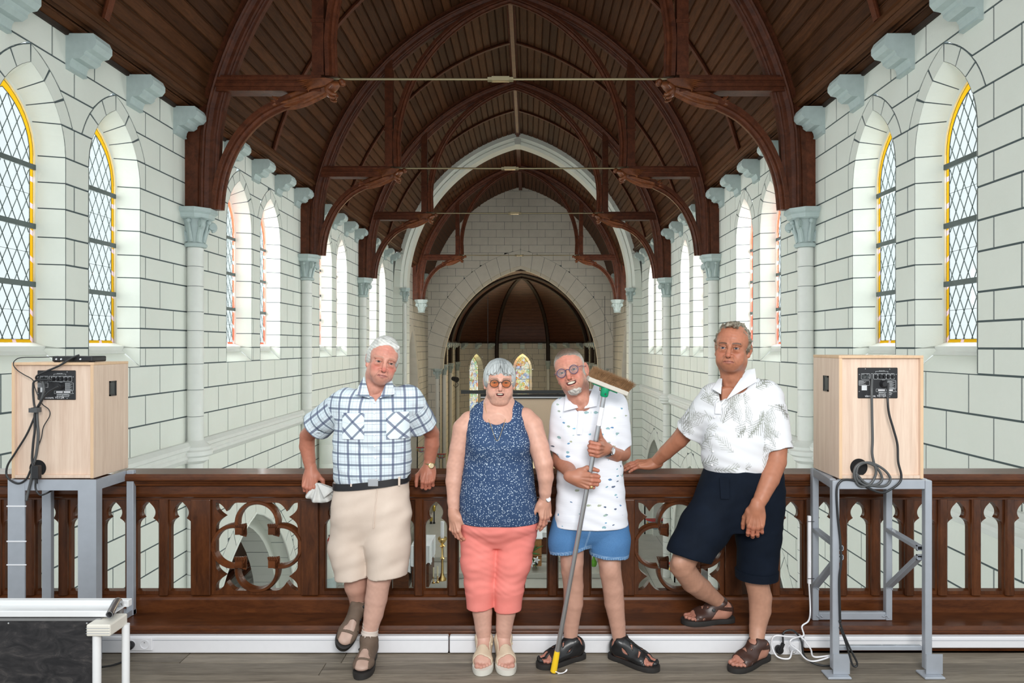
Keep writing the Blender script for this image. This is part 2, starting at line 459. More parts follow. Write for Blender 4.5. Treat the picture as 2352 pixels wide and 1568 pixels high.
def make_window(n, tf, g, d, zsill, border, flip):
    """window with pane, leading, coloured border strip and iron saddle bars, in the plane n=-d"""
    root = empty('window_%d' % n, tf(g.c, zsill, -d)); root['kind'] = 'structure'
    base = tf(g.c, zsill, -d)
    T = lambda u, z, k=0.0: tf(u, z, -d+k)-base
    inside = lambda u, z: zsill <= z <= g.za and abs(u-g.c) < g.win(max(z, g.zb+1e-3))
    outline = [(g.c-g.hw, zsill), (g.c-g.hw, g.zs)]+[g.curve(i/8, -1) for i in range(1, 9)]+[g.curve(1-i/8, 1) for i in range(1, 9)]+[(g.c+g.hw, zsill)]
    mb = MB(); k = len(outline); mb.add([T(*p, -.01) for p in outline], [tuple(range(k))]); mb.build('pane', M['glass'], root, fix=False)
    # plaster rim round the glass
    lat = MB(); w, h = .132, .262; gw = g.hw-.055
    gin = Opening(g.c, gw, zsill, g.zs, g.za-.09, 0); zin = zsill+.055
    ins2 = lambda u, z: zin <= z <= gin.za and abs(u-g.c) < gin.win(max(z, zsill+1e-3))
    for sgn in (-1, 1):
        for i in range(-30, 31):
            uu = g.c+i*w; run = []
            for s in np.linspace(0, gin.za-zin, 120):
                u = uu+sgn*(s*w/h)-sgn*1.2; z = zin+s
                if ins2(u, z): run.append((u, z))
            if len(run) > 2: lat.bar(T(*run[0]), T(*run[-1]), .0065, .0065, up=(tf(0, 0, 1)-tf(0, 0, 0)))
    for zz in (.36, .98, 1.6): 
        hwz = gin.win(min(zsill+zz, gin.za)); lat.bar(T(g.c-hwz, zsill+zz), T(g.c+hwz, zsill+zz), .004, .004)
    inner = [(g.c-gw, zin), (g.c-gw, g.zs)]+[gin.curve(i/8, -1) for i in range(1, 9)]+[gin.curve(1-i/8, 1) for i in range(1, 9)]+[(g.c+gw, zin)]
    lat.tube([T(*p) for p in inner], .005, 5, closed=True); lat.tube([T(*p) for p in outline], .008, 5, closed=True)
    o = lat.build('lead_lattice', M['lead'], root); o['kind'] = 'stuff'
    # coloured border: alternating strips and small squares
    bd = MB(); sq = MB()
    path = [Vector((p[0], p[1], 0)) for p in outline]; pin = [Vector((p[0], p[1], 0)) for p in inner]
    N = len(path)
    for i in range(N):
        a, b, c, e = path[i], path[(i+1) % N], pin[(i+1) % N], pin[i]
        L = (b-a).length; m = max(1, int(L/.28))
        for j in range(m):
            t0, t1 = j/m, (j+1)/m; tm = t1-(.055/L if L > .2 else 0)
            q = lambda t, x, y: x+(y-x)*t
            bd.add([T(*q(t, x, y)[:2], .002) for t, x, y in ((t0, a, b), (tm, a, b), (tm, e, c), (t0, e, c))], [(0, 1, 2, 3)])
            if tm < t1: sq.add([T(*q(t, x, y)[:2], .002) for t, x, y in ((tm, a, b), (t1, a, b), (t1, e, c), (tm, e, c))], [(0, 1, 2, 3)])
    bd.build('border_glass', border, root, fix=False); sq.build('border_square', M['sg_white'], root, fix=False)
    for zz in (2.28, 2.90, 3.53):
        hwz = g.win(zz)+.03; MB().bar(T(g.c-hwz, zz, .02), T(g.c+hwz, zz, .02), .03, .055, up=(0, 0, 1)).build('saddle_bar', M['black_metal'], root)
    MB().bar(T(g.c-g.hw-.02, zsill-.02, .015), T(g.c+g.hw+.02, zsill-.02, .015), .04, .06).build('sill_bar', M['black_metal'], root)
    return root

# ---- capitals, columns, corbels (shared meshes)
def spiral(mb, c, r0, turns, tr, ang, n=22):
    pts = []
    ex = Vector((math.cos(ang), math.sin(ang), 0)); ez = Vector((0, 0, 1))
    for i in range(n+1):
        t = i/n; a = -math.pi/2+t*turns*2*math.pi; r = r0*(1-t*.82)
        pts.append(Vector(c)+ex*(r*math.cos(a))+ez*(r*math.sin(a)))
    mb.tube(pts, [tr*(1-.35*i/n) for i in range(n+1)], 6)
def capital_meshes(s=1.0):
    a = MB(); a.lathe([(.0, .56), (.30, .56), (.305, .50), (.27, .475), (.255, .42), (.22, .40), (0, .40)], n=8, a0=math.pi/8, a1=math.pi/8+2*math.pi)
    b = MB(); b.lathe([(.0, .43), (.19, .43), (.165, .34), (.135, .22), (.12, .12), (.12, .06)], n=20)
    b.lathe([(.115, .07), (.16, .055), (.165, .03), (.15, .005), (.115, 0)], n=20)
    for k in range(4):
        ang = math.pi/4+k*math.pi/2; c = (.235*math.cos(ang), .235*math.sin(ang), .335)
        spiral(b, c, .068, 1.7, .024, ang); b.tube([Vector(c)-Vector((-math.sin(ang), math.cos(ang), 0))*.03, Vector(c)+Vector((-math.sin(ang), math.cos(ang), 0))*.03], .05, 10); 
        b.tube([(.12*math.cos(ang), .12*math.sin(ang), .08), (.15*math.cos(ang), .15*math.sin(ang), .2), (.2*math.cos(ang), .2*math.sin(ang), .29)], [.03, .028, .02], 6)
        ang += math.pi/4; b.sphere((.2*math.cos(ang), .2*math.sin(ang), .37), .035, 8, 6)
        b.tube([(.12*math.cos(ang), .12*math.sin(ang), .08), (.15*math.cos(ang), .15*math.sin(ang), .2), (.19*math.cos(ang), .19*math.sin(ang), .35)], [.025, .022, .012], 6)
    return a.mesh('abacus', M['stone_grey']), b.mesh('capital_bell', M['stone_grey'], smooth=35)
CAPM = capital_meshes()
def column_shaft_mesh(z0, z1, r, joints):
    mb = MB(); zs = [z0]+[z for z in joints if z0+.05 < z < z1-.05]+[z1]
    prof = []
    for a, b in zip(zs, zs[1:]): prof += [(r-.006, a), (r, a+.007), (r, b-.007), (r-.006, b)]
    mb.lathe(prof, n=20); mb.mi = 1
    for z in zs[1:-1]: mb.lathe([(r-.004, z-.006), (r-.003, z+.006)], n=20)
    return mb.mesh('shaft', [M['stone_white'], M['joint']], smooth=40)
SHAFT_UP = column_shaft_mesh(.22, 3.07, .115, ZJ); SHAFT_LOW = column_shaft_mesh(ZF, .02, .115, ZJ)
def _collar():
    mb = MB(); mb.lathe([(0, -.10), (.12, -.10), (.17, -.06), (.19, -.05), (.19, .0), (.235, .03), (.24, .09), (.21, .11), (.21, .15), (.15, .20), (.115, .24)], n=24)
    return mb.mesh('base_collar', M['stone_white'], smooth=40)
COLLAR = _collar()
def wall_column(x, y, label):
    r = empty('wall_column', (x, y, ZF)); lab(r, label, 'column', 'engaged columns along the nave walls')
    for nm, me, z in (('shaft', SHAFT_UP, 0), ('lower_shaft', SHAFT_LOW, 0), ('base_collar', COLLAR, 0), ('abacus', CAPM[0], 3.07), ('capital', CAPM[1], 3.07)):
        link(nm, me, None, r, (0, 0, z-ZF))
    return r
def _corbel():
    prof = [(-.02, .02), (.30, .02), (.33, -.04), (.33, -.10), (.29, -.15), (.22, -.165), (.20, -.19), (.20, -.215), (.15, -.25), (.07, -.25), (.05, -.28), (.04, -.33), (.05, -.36), (-.02, -.37)]
    mb = MB(); mb.prism(prof, -.145, .145, 'xz'); return mb.mesh('corbel', M['stone_grey'])
CORB = _corbel()

# ---- nave side walls
def nave_wall(side):
    tf = tfL if side == 'left' else tfR
    root = empty('wall_'+side, tf(3, ZF, 0)); root['kind'] = 'structure'
    base = Vector(root.location); T = lambda u, z, n: tf(u, z, n)-base
    ops = nave_openings()+arcade()
    xw = abs(XL if side == 'left' else XR)
    def score(u, z):
        sx = F*xw/u; lim = (CX+40) if side == 'left' else (2352-CX+40); y = CY-F*(z-H)/u
        if sx > lim or y < -60 or y > 1420: return -u-100
        return -u-(3 if z < .3 else 0)
    block_wall(root, T, 3.0, YC, ZJ, ops, .70, M['plaster'], 300, score, half=.35)
    k = 0
    for o in ops[:8]:
        g = reveal(root, T, o, .27, .43, ZJ, M['plaster'], 1.64)
        # sloping sill
        sl = MB(); sl.add([T(o.c-o.hw, 1.36, .0), T(o.c+o.hw, 1.36, .0), T(g.c+g.hw, 1.62, -.27), T(g.c-g.hw, 1.62, -.27)], [(0, 1, 2, 3)])
        sl.build('sill_slope', M['plaster'], root, fix=False)
        sr = MB(); sec = [(-.27, 1.66), (-.17, 1.62), (-.19, 1.57), (-.15, 1.53), (-.27, 1.48)]
        v = [T(o.c+e*.45, z, n) for e in (-1, 1) for (n, z) in sec]; m = len(sec)
        sr.add(v, [(i, (i+1) % m, m+(i+1) % m, m+i) for i in range(m)]); sr.build('sill_moulding', M['stone_white'], root)
        # plaster rim holding the glass
        rim = MB(); out = [(g.c-g.hw-.02, 1.64), (g.c-g.hw-.02, g.zs)]+[g.curve(i/8, -1, .02) for i in range(1, 9)]+[g.curve(1-i/8, 1, .02) for i in range(1, 9)]+[(g.c+g.hw+.02, 1.64)]
        rim.tube([T(*p, -.27) for p in out], .03, 6); rim.build('glazing_rim', M['plaster'], root, smooth=True)
        idx = (0 if side == 'left' else 8)+k+1; bay = k//2
        make_window(idx, tf, g, .29, 1.64, M['sg_yellow'] if bay == 0 else M['sg_red'], side == 'right'); k += 1
    for o in ops[8:]:                # arcade arches: stepped soffit into the aisle
        for (d0, d1, off, nm) in ((0, -.30, 0, 'arch_soffit'), (-.30, -.31, 0, 'arch_step'), (-.30, -.75, -.22, 'inner_arch_soffit')):
            mb = MB(); pts = [(o.c-o.hw-off, ZF)]+[o.curve(i/10, -1, off) for i in range(11)]
            pts2 = [(o.c+o.hw+off, ZF)]+[o.curve(i/10, 1, off) for i in range(11)]
            for P in ([(o.c-o.hw-off, ZF)]+[o.curve(i/10, -1, off) for i in range(11)], [(o.c+o.hw+off, ZF)]+[o.curve(i/10, 1, off) for i in range(11)]):
                if nm == 'arch_step':
                    P2 = [(o.c+(-1 if P[0][0] < o.c else 1)*(o.hw-.22), ZF)]+[o.curve(i/10, -1 if P[0][0] < o.c else 1, -.22) for i in range(11)]
                    mb.add([T(*p, -.30) for p in P]+[T(*p, -.30) for p in P2], [(i, i+1, 12+i+1, 12+i) for i in range(11)])
                else:
                    mb.add([T(*p, d0) for p in P]+[T(*p, d1) for p in P], [(i, i+1, 12+i+1, 12+i) for i in range(11)])
            mb.build(nm, M['plaster'], root, fix=False)
            if nm != 'arch_step':    # painted joints across the soffit
                jb = MB()
                for sd in (-1, 1):
                    for i in range(1, 8):
                        a = o.curve(i/8, sd, off-.002); jb.bar(T(*a, d0), T(*a, d1), .008, .008)
                jb.build('soffit_joint', M['joint'], root)['kind'] = 'stuff'
        t2 = MB(); t2.tube([T(*o.curve(i/10, -1, -.02), .0) for i in range(11)]+[T(*o.curve(1-i/10, 1, -.02), .0) for i in range(1, 11)], .03, 6)
        t2.build('arch_roll', M['plaster'], root, smooth=True)
    # string course
    sec = [(0, .22), (.06, .22), (.12, .17), (.12, .12), (.09, .10), (.08, .05), (.10, .03), (.10, -.01), (.04, -.08), (0, -.10)]
    for i, (a, b) in enumerate(zip([3.0]+TR, TR+[YC])):
        mb = MB(); v = [T(u, z, n) for u in (a+.004, b-.004) for (n, z) in sec]; m = len(sec)
        mb.add(v, [(j, j+1, m+j+1, m+j) for j in range(m-1)]); mb.build('string_course', M['stone_white'], root)
    # corbels under the wall plate
    for b in BAYS:
        for j in range(-2, 3):
            y = b+j*1.12-.05
            if y < 5 or y > YC-.3: continue
            c = link('corbel', CORB, None, root, T(y, 4.99, 0)); c.rotation_euler = (0, 0, 0 if side == 'left' else math.pi)
    nm = {0: 'first', 1: 'second', 2: 'third'}
    for i, y in enumerate(TR):
        wall_column(XL+.10 if side == 'left' else XR-.10, y, 'white engaged column with grey leaf capital, %s from the balustrade on the %s wall' % (nm[i], side))
    # aisle behind the arcade
    sx = -1 if side == 'left' else 1; x0 = (XL if side == 'left' else XR)+sx*.75; x1 = x0+sx*3.2
    am = MB(); am.box(min(x1, x1+sx*.2), max(x1, x1+sx*.2), 8.5, YC+.5, ZF, -2.6); am.build('aisle_back', M['plaster'], root).location = -base
    ai = MB()
    for k in range(14):
        f0, f1 = k/14, (k+1)/14-.004
        zf = lambda f: float(np.interp(f, (0, .10, .95), (-1.45, -2.85, -5.2))); z0, z1 = zf(f0), zf(f1); xa, xb = x0+(x1-x0)*f0, x0+(x1-x0)*f1
        ai.add([(xa, 8.5, z0), (xb, 8.5, z1), (xb, YC+.5, z1), (xa, YC+.5, z0)], [(0, 1, 2, 3)])
    o = ai.build('aisle_ceiling_boards', M['ceil'], root, fix=False); o.location = -base; o['kind'] = 'stuff'
    ar = MB()
    for y in (11.2, 14, 16.2, 19, 21.3, 24): ar.tube([(x0, y, -4.6), (x0+sx*.4, y, -3.35), (x0+sx*1.2, y, -3.7), (x0+sx*2.2, y, -4.7)], .09, 6)
    ar.build('aisle_brace', M['truss'], root).location = -base
    return root
nave_wall('left'); nave_wall('right')

# ---- wooden ceiling, bay by bay
def rib_path(r, z_low, n=26, side=-1, cx=CRX, cz=CRZ):
    a0 = math.pi-math.asin((z_low-cz)/r); a1 = math.pi-math.acos(cx/r) if False else math.acos(-cx/r)
    pts = arc(cx, cz, r, a0, a1, n)
    return [Vector((-side*p.x if side == 1 else p.x, 0, p.z)) for p in pts] if side == -1 else [Vector((-p.x, 0, p.z)) for p in pts]
NB = 33
def ceil_pts():
    a0 = math.pi-math.asin((5.19-CRZ)/CRR); a1 = math.acos(-CRX/CRR)
    return [(CRX+CRR*math.cos(a0+(a1-a0)*i/NB), CRZ+CRR*math.sin(a0+(a1-a0)*i/NB)) for i in range(NB+1)]
CP = [(-4.62, 5.02), (-4.48, 5.105)]+ceil_pts()
def board_mesh(a, b, L):
    d = Vector((b[0]-a[0], b[1]-a[1])); l = d.length; d /= l; n = Vector((d.y, -d.x))      # n points into the room
    A = Vector(a); mb = MB()
    sec = [A+d*.006-n*.004, A+d*.018+n*.012, A+d*(l-.030)+n*.012, A+d*(l-.024)+n*.004, A+d*(l-.018)+n*.012, A+d*(l-.006)+n*.006, A+d*(l-.004)-n*.012, A+d*.004-n*.012]
    mb.prism([(p.x, p.y) for p in sec], 0, L, 'xz'); return mb.mesh('board', M['ceil'])
def ceiling_bay(y0, y1, first=None, single=True):
    root = empty('ceiling', (AX, y0, 5.0)); root['kind'] = 'structure'; L = y1-y0
    back = MB()
    for s in (1, -1):
        back.add([(s*x, y, z-5+.03) for (x, z) in CP for y in (0, L)], [(2*i, 2*i+1, 2*i+3, 2*i+2) for i in range(len(CP)-1)])
    back.build('boarding_ground', M['ceil_dark'], root, fix=False)
    for s in (1, -1):
        for i in range(len(CP)-1):
            a, b = CP[i], CP[i+1]
            o = link('board', BOARDS[(i, s, round(L, 2))] if (i, s, round(L, 2)) in BOARDS else BOARDS.setdefault((i, s, round(L, 2)), mirror_mesh(board_mesh((a[0], a[1]-5), (b[0], b[1]-5), L), s)), None, root)
        # cornice moulding
        c = MB(); sec = [(.0, .02), (.05, .05), (.09, .03), (.10, -.02), (.07, -.05), (.05, -.045), (.03, -.09), (-.02, -.10), (-.05, -.04)]
        c.prism([(s*(-4.36+p), .20+q) for p, q in sec], 0, L, 'xz'); c.build('cornice', M['ceil'], root)
        c = MB(); c.prism([(s*x, z) for x, z in ((-4.62, -.01), (-4.57, -.01), (-4.55, .03), (-4.58, .06), (-4.62, .05))], 0, L, 'xz'); c.build('wall_plate_bead', M['ceil_dark'], root)
        # thin rib at mid bay
        t = MB(); P = [Vector((p.x, L/2, p.z-5)) for p in rib_path(CRR-.045, 5.24)]
        P = [Vector((s*p.x, p.y, p.z)) for p in P]
        t.sweep(P, [(-.03, -.045), (.0, -.045), (.03, -.025), (.035, 0), (.03, .025), (0, .045), (-.03, .045)] if s == -1 else [(.03, -.045), (0, -.045), (-.03, -.025), (-.035, 0), (-.03, .025), (0, .045), (.03, .045)])
        t.build('slender_rib', M['truss'], root)
    rb = MB(); zr = 9.53-5
    rb.prism([(-.10, zr+.02), (-.10, zr-.08), (-.06, zr-.10), (-.05, zr-.16), (.05, zr-.16), (.06, zr-.10), (.10, zr-.08), (.10, zr+.02)], 0, L, 'xz'); rb.build('ridge_beam', M['truss'], root)
    return root
BOARDS = {}
def mirror_mesh(me, s):
    if s == 1: return me
    me.transform(Matrix.Scale(-1, 4, (1, 0, 0))); me.flip_normals(); return me
for a, b in zip([5.08]+TR, TR+[YC]): ceiling_bay(a, b)
def ceiling_far(y0, y1):
    root = empty('ceiling', (AX, y0, 5.0)); root['kind'] = 'structure'; L = y1-y0; mb = MB(); back = MB()
    for s in (1, -1):
        back.add([(s*x, y, z-5+.03) for (x, z) in CP for y in (0, L)], [(2*i, 2*i+1, 2*i+3, 2*i+2) for i in range(len(CP)-1)])
        for i in range(len(CP)-1):
            a, b = Vector(CP[i]), Vector(CP[i+1]); d = (b-a).normalized()*.012; a = a+d; b = b-d
            mb.add([(s*p.x, y, p.y-5) for p in (a, b) for y in (0, L)], [(0, 1, 3, 2)])
    mb.build('far_boards', M['ceil'], root, fix=False)['kind'] = 'stuff'; back.build('boarding_ground', M['ceil_dark'], root, fix=False)
    rb = MB(); rb.box(-.08, .08, 0, L, 4.37, 4.53); rb.build('ridge_beam', M['truss'], root)
ceiling_far(YC+.9, 34.0)

# ---- roof trusses
def angel_mesh():
    """carved winged figure leaning out from the end of the hammer beam; head towards +x"""
    mb = MB()
    body = [((-.78, 0, -.235), .055, .055), ((-.70, 0, -.225), .085, .080), ((-.58, 0, -.195), .105, .095), ((-.44, 0, -.155), .110, .10), ((-.30, 0, -.105), .105, .098), ((-.18, 0, -.06), .092, .092), ((-.08, 0, -.02), .080, .088), ((.0, 0, .012), .078, .098), ((.05, 0, .034), .062, .085), ((.085, 0, .050), .040, .045), ((.105, 0, .058), .033, .033)]
    n = 44; vs = []
    for i, (c, rz, ry) in enumerate(body):
        for k in range(n):
            t = 2*math.pi*k/n; fold = 1+(.17*math.sin(8*t+.35*i)*min(1, (8-i)/5) if i < 8 else 0)
            vs.append((c[0]-.35*rz*math.sin(t)*fold, ry*math.cos(t)*fold, c[2]+rz*math.sin(t)*fold))
    fs = [(i*n+k, i*n+(k+1) % n, (i+1)*n+(k+1) % n, (i+1)*n+k) for i in range(len(body)-1) for k in range(n)]+[tuple(range(n)), tuple((len(body)-1)*n+k for k in range(n))[::-1]]
    mb.add(vs, fs)
    mb.sphere((.150, 0, .070), (.046, .040, .052), 14, 10); mb.sphere((.138, 0, .090), (.050, .049, .042), 12, 8)      # head and hair
    mb.sphere((.192, 0, .058), (.010, .008, .010), 6, 5); mb.sphere((.182, 0, .036), (.014, .014, .010), 6, 5)
    for s in (-1, 1):
        mb.tube(spline([(.0, s*.085, .02), (-.05, s*.115, -.06), (.00, s*.095, -.115), (.06, s*.03, -.105)], 4), [.036]*5+[.038]*5+[.024]*3, 8)      # sleeved arm
        mb.tube(spline([(-.05, s*.105, -.09), (-.02, s*.10, -.16), (.05, s*.06, -.175)], 4), [.03]*4+[.02]*4+[.006], 6)                                  # hanging sleeve
        for j in range(7):               # long wing feathers swept back along the beam
            z0 = .085-.014*j; mb.tube(spline([(.04-.015*j, s*(.085+.006*j), z0), (-.16-.02*j, s*(.125+.006*j), z0-.005-.010*j), (-.52+.035*j, s*.118, z0-.035-.012*j)], 5), [.016, .020, .022, .023, .023, .022, .020, .017, .012, .007, .003], 6)
        for j in range(4):               # leaf crocket where the brace meets the robe
            t = j*.9-.6; mb.tube([(-.76, s*.03, -.24), (-.80-.03*math.cos(t), s*.07, -.24+.05*math.sin(t)), (-.84-.05*math.cos(t), s*.075, -.24+.10*math.sin(t))], [.02, .028, .004], 6)
    return mb.mesh('carved_angel', M['angel'], smooth=50)
ANGEL = angel_mesh()
_h = [(.0, .12), (.06, .12), (.07, .10), (.095, .10), (.10, .125), (.12, .138), (.14, .125), (.145, .10), (.165, .088), (.20, .075), (.245, .072), (.265, .055), (.28, .058), (.30, .05), (.33, .045)]
SEC_RIB = [(-a, -b) for a, b in _h]+[(-a, b) for a, b in _h[::-1]]
SEC_ARCH = [(.0, -.085), (-.06, -.085), (-.075, -.06), (-.10, -.07), (-.125, -.05), (-.135, -.025), (-.16, -.025), (-.16, .025), (-.135, .025), (-.125, .05), (-.10, .07), (-.075, .06), (-.06, .085), (0, .085)]
def make_truss(y, label):
    root = empty('roof_truss', (AX, y, 3.63)); Z = 3.63
    lab(root, label, 'roof truss', 'arched timber trusses over the nave')
    for s in (-1, 1):
        fl = lambda P: [Vector((-s*p[0], 0, p[2]-Z)) for p in P]          # paths given for the left half
        sec = lambda S: S if s == 1 else [(-a, b) for a, b in S][::-1]
        low = [Vector((-4.47, 0, 3.63)), Vector((-4.465, 0, 4.2)), Vector((-4.44, 0, 4.75))]
        P = low+rib_path(CRR+.02, 5.15)
        MB().sweep(fl(P), sec(SEC_RIB)).build('principal_rib', M['truss'], root)
        MB().box(*sorted((-s*-4.60, -s*-4.44)), -.11, .11, 0, 5.12-Z).build('wall_post', M['truss'], root)
        hb = MB(); x0, x1 = -4.15, -2.62
        for (z0, z1, w) in ((5.545, 5.585, .09), (5.50, 5.545, .125), (5.455, 5.50, .105), (5.41, 5.455, .125), (5.365, 5.41, .10), (5.345, 5.365, .115)): hb.box(*sorted((-s*x0, -s*x1)), -w, w, z0-Z, z1-Z)
        hb.build('hammer_beam', M['truss'], root)
        br = spline([(-4.16, 0, 3.63), (-4.12, 0, 3.98), (-4.02, 0, 4.33), (-3.82, 0, 4.70), (-3.50, 0, 5.02), (-3.06, 0, 5.24)], 5)
        MB().sweep(fl(br), sec([(a+.08, b) for a, b in SEC_ARCH])).build('curved_brace', M['truss'], root)
        qp = MB(); x = -2.67; top = CRZ+math.sqrt(CRR**2-(CRX-x)**2)-.15
        qp.box(-s*x-.085, -s*x+.085, -.085, .085, 5.585-Z, top-Z); qp.box(-s*x-.10, -s*x+.10, -.10, .10, 6.35-Z, 6.40-Z); qp.box(-s*x-.095, -s*x+.095, -.095, .095, 5.585-Z, 5.63-Z)
        qp.build('queen_post', M['truss'], root)
        ip = [Vector((-2.56, 0, 5.58))]+[p for p in rib_path(3.47, 6.1, 18, -1, .889, 6.01)]
        MB().sweep(fl(ip), sec(SEC_ARCH)).build('inner_arch', M['truss'], root)
        a = link('carved_angel', ANGEL, None, root, (-s*-2.42 if s == -1 else 2.42, 0, 5.43-Z))
        a.location = (-2.48, 0, 5.43-Z) if s == -1 else (2.48, 0, 5.43-Z)
        a.rotation_euler = (0, 0, 0) if s == -1 else (0, 0, math.pi)
    rod = MB(); rod.tube([(-2.6, 0, 5.56-Z), (-.16, 0, 5.555-Z)], .018, 8); rod.tube([(2.6, 0, 5.56-Z), (.16, 0, 5.555-Z)], .018, 8)
    rod.build('tie_rod', M['brass_old'], root, smooth=40)
    tb = MB(); tb.box(-.13, .13, -.045, -.022, 5.525-Z, 5.585-Z); tb.box(-.13, .13, .022, .045, 5.525-Z, 5.585-Z)
    tb.box(-.13, .13, -.02, .02, 5.523-Z, 5.533-Z); tb.box(-.13, .13, -.02, .02, 5.577-Z, 5.587-Z)
    for s in (-1, 1): tb.tube([(s*.12, 0, 5.555-Z), (s*.19, 0, 5.555-Z)], .04, 6)
    tb.build('turnbuckle', M['brass_old'], root)
    return root
M['brass_old'] = plain('dull_brass_rod', (.30, .25, .15), .4, .8)
t1 = make_truss(TR[0], 'arched timber truss nearest the people, with carved angels and a tie rod')
for y, l in ((TR[1], 'second arched timber truss from the people, with carved angels'), (TR[2], 'third arched timber truss, the last before the white chancel arch'), (29.6, 'dark timber truss beyond the white chancel arch')):
    c = copy_tree(t1); c.location.y = y; c['label'] = l

# ---- chancel arch
def chancel_arch():
    root = empty('wall_chancel', (AX, YC, ZF)); root['kind'] = 'structure'
    r0 = 5.52; sec = [(0, .75), (0, .18), (-.10, .10), (-.13, .12), (-.22, .0), (-.46, .0), (-.46, .75)]
    a0, a1 = math.pi, math.acos(-CRX/r0)
    for s in (-1, 1):
        N = 12
        for k in range(N):
            g = .0022 if k < 11 else .0
            P = arc(CRX, CRZ, r0, a0+(a1-a0)*(k/N)+g, a0+(a1-a0)*((k+1)/N)-g, 3)
            P = [Vector((-s*p.x, 0, p.z-ZF)) for p in P]
            S = [(-a, b) for a, b in sec] if s == -1 else sec
            MB().sweep(P, [(-q[0], q[1]) for q in S]).build('arch_stone', M['plaster'], root)
        P = [Vector((-s*p.x, 0, p.z-ZF)) for p in arc(CRX, CRZ, r0+.006, a0, a1, 24)]
        S = [(-a, b+.006) for a, b in sec] if s == -1 else [(a, b+.006) for a, b in sec]
        MB().sweep(P, [(-q[0], q[1]) for q in S]).build('mortar_joints', M['joint'], root)
        x0 = -4.135
        if s == 1: MB().box(-.4, .4, .12, .7, 9.3-ZF, 9.8-ZF).build('arch_core', M['joint'], root); MB().prism([(-.10, 9.10-ZF), (.10, 9.10-ZF), (.18, 9.64-ZF), (-.18, 9.64-ZF)], .035, .7, 'xz').build('keystone', M['plaster'], root)
        zz = [z for z in ZJ if z < 3.5]+[3.8]
        for a, b in zip(zz, zz[1:]):
            m = MB(); m.box(*sorted((-s*-4.65, -s*x0)), .20, .75, a+.006-ZF, b-.006-ZF); m.box(*sorted((-s*-4.65, -s*(x0-.13))), .0, .2, a+.006-ZF, b-.006-ZF)
            m.build('pier_stone', M['plaster'], root)
        m = MB(); m.box(*sorted((-s*-4.64, -s*(x0-.006))), .206, .74, 0, 3.8-ZF); m.build('mortar_joints', M['joint'], root)
        sh = MB(); sh.lathe([(.075, 0), (.075, 8.4)], (-s*(x0-.06), .08, 0), 14); sh.build('pier_shaft', M['stone_white'], root, smooth=True)
        for nm, me in (('abacus', CAPM[0]), ('capital', CAPM[1])):
            o = link(nm, me, None, root, (-s*(x0-.06), .1, 3.28-ZF)); o.scale = (.72, .72, .9)
        # crossing side wall up to the end wall, with its pointed recess
    return root
chancel_arch()
def crossing_wall(side):
    tf = (lambda u, z, n: Vector((XL+n, u, z))) if side == 'left' else (lambda u, z, n: Vector((XR-n, u, z)))
    root = empty('wall_crossing_'+side, tf(26, ZF, 0)); root['kind'] = 'structure'; base = Vector(root.location)
    T = lambda u, z, n: tf(u, z, n)-base
    op = Opening(29.4, 1.5, ZF, -.5, 2.3, .35, 6)
    block_wall(root, T, YC+.7, 34, ZJ, [op], .8, M['stone_end'], 0, None)
    mb = MB()
    for sd in (-1, 1):
        P = [(op.c+sd*op.hw, ZF)]+[op.curve(i/8, sd) for i in range(9)]
        mb.add([T(*p, 0) for p in P]+[T(*p, -.9) for p in P], [(i, i+1, 10+i+1, 10+i) for i in range(9)])
    mb.build('arch_soffit', M['stone_end'], root, fix=False)
    MB().add([T(27, ZF, -1.2), T(33, ZF, -1.2), T(33, 3, -1.2), T(27, 3, -1.2)], [(0, 1, 2, 3)]).build('recess_back', M['stone_end'], root, fix=False)
    MB().add([T(YC+.2, ZF, -.06), T(YC+.9, ZF, -.06), T(YC+.9, 5.3, -.06), T(YC+.2, 5.3, -.06)], [(0, 1, 2, 3)]).build('wall_core', M['stone_end'], root, fix=False)
    MB().add([T(26, ZF, -1.6), T(34.6, ZF, -1.6), T(34.6, 6, -1.6), T(26, 6, -1.6)], [(0, 1, 2, 3)]).build('wall_core', M['stone_end'], root, fix=False)
    for y in (27.0, 32.0):
        c = link('corbel', CORB, None, root, T(y, 4.99, 0)); c.rotation_euler = (0, 0, 0 if side == 'left' else math.pi)
crossing_wall('left'); crossing_wall('right')
for s, nm in ((-1, 'left'), (1, 'right')):
    r = empty('bracket_capital', (AX+s*4.24, 29.6, 3.07)); lab(r, 'small grey leaf capital under the far truss, on the %s' % nm, 'capital')
    link('abacus', CAPM[0], None, r, (0, 0, 0)); link('bell', CAPM[1], None, r)
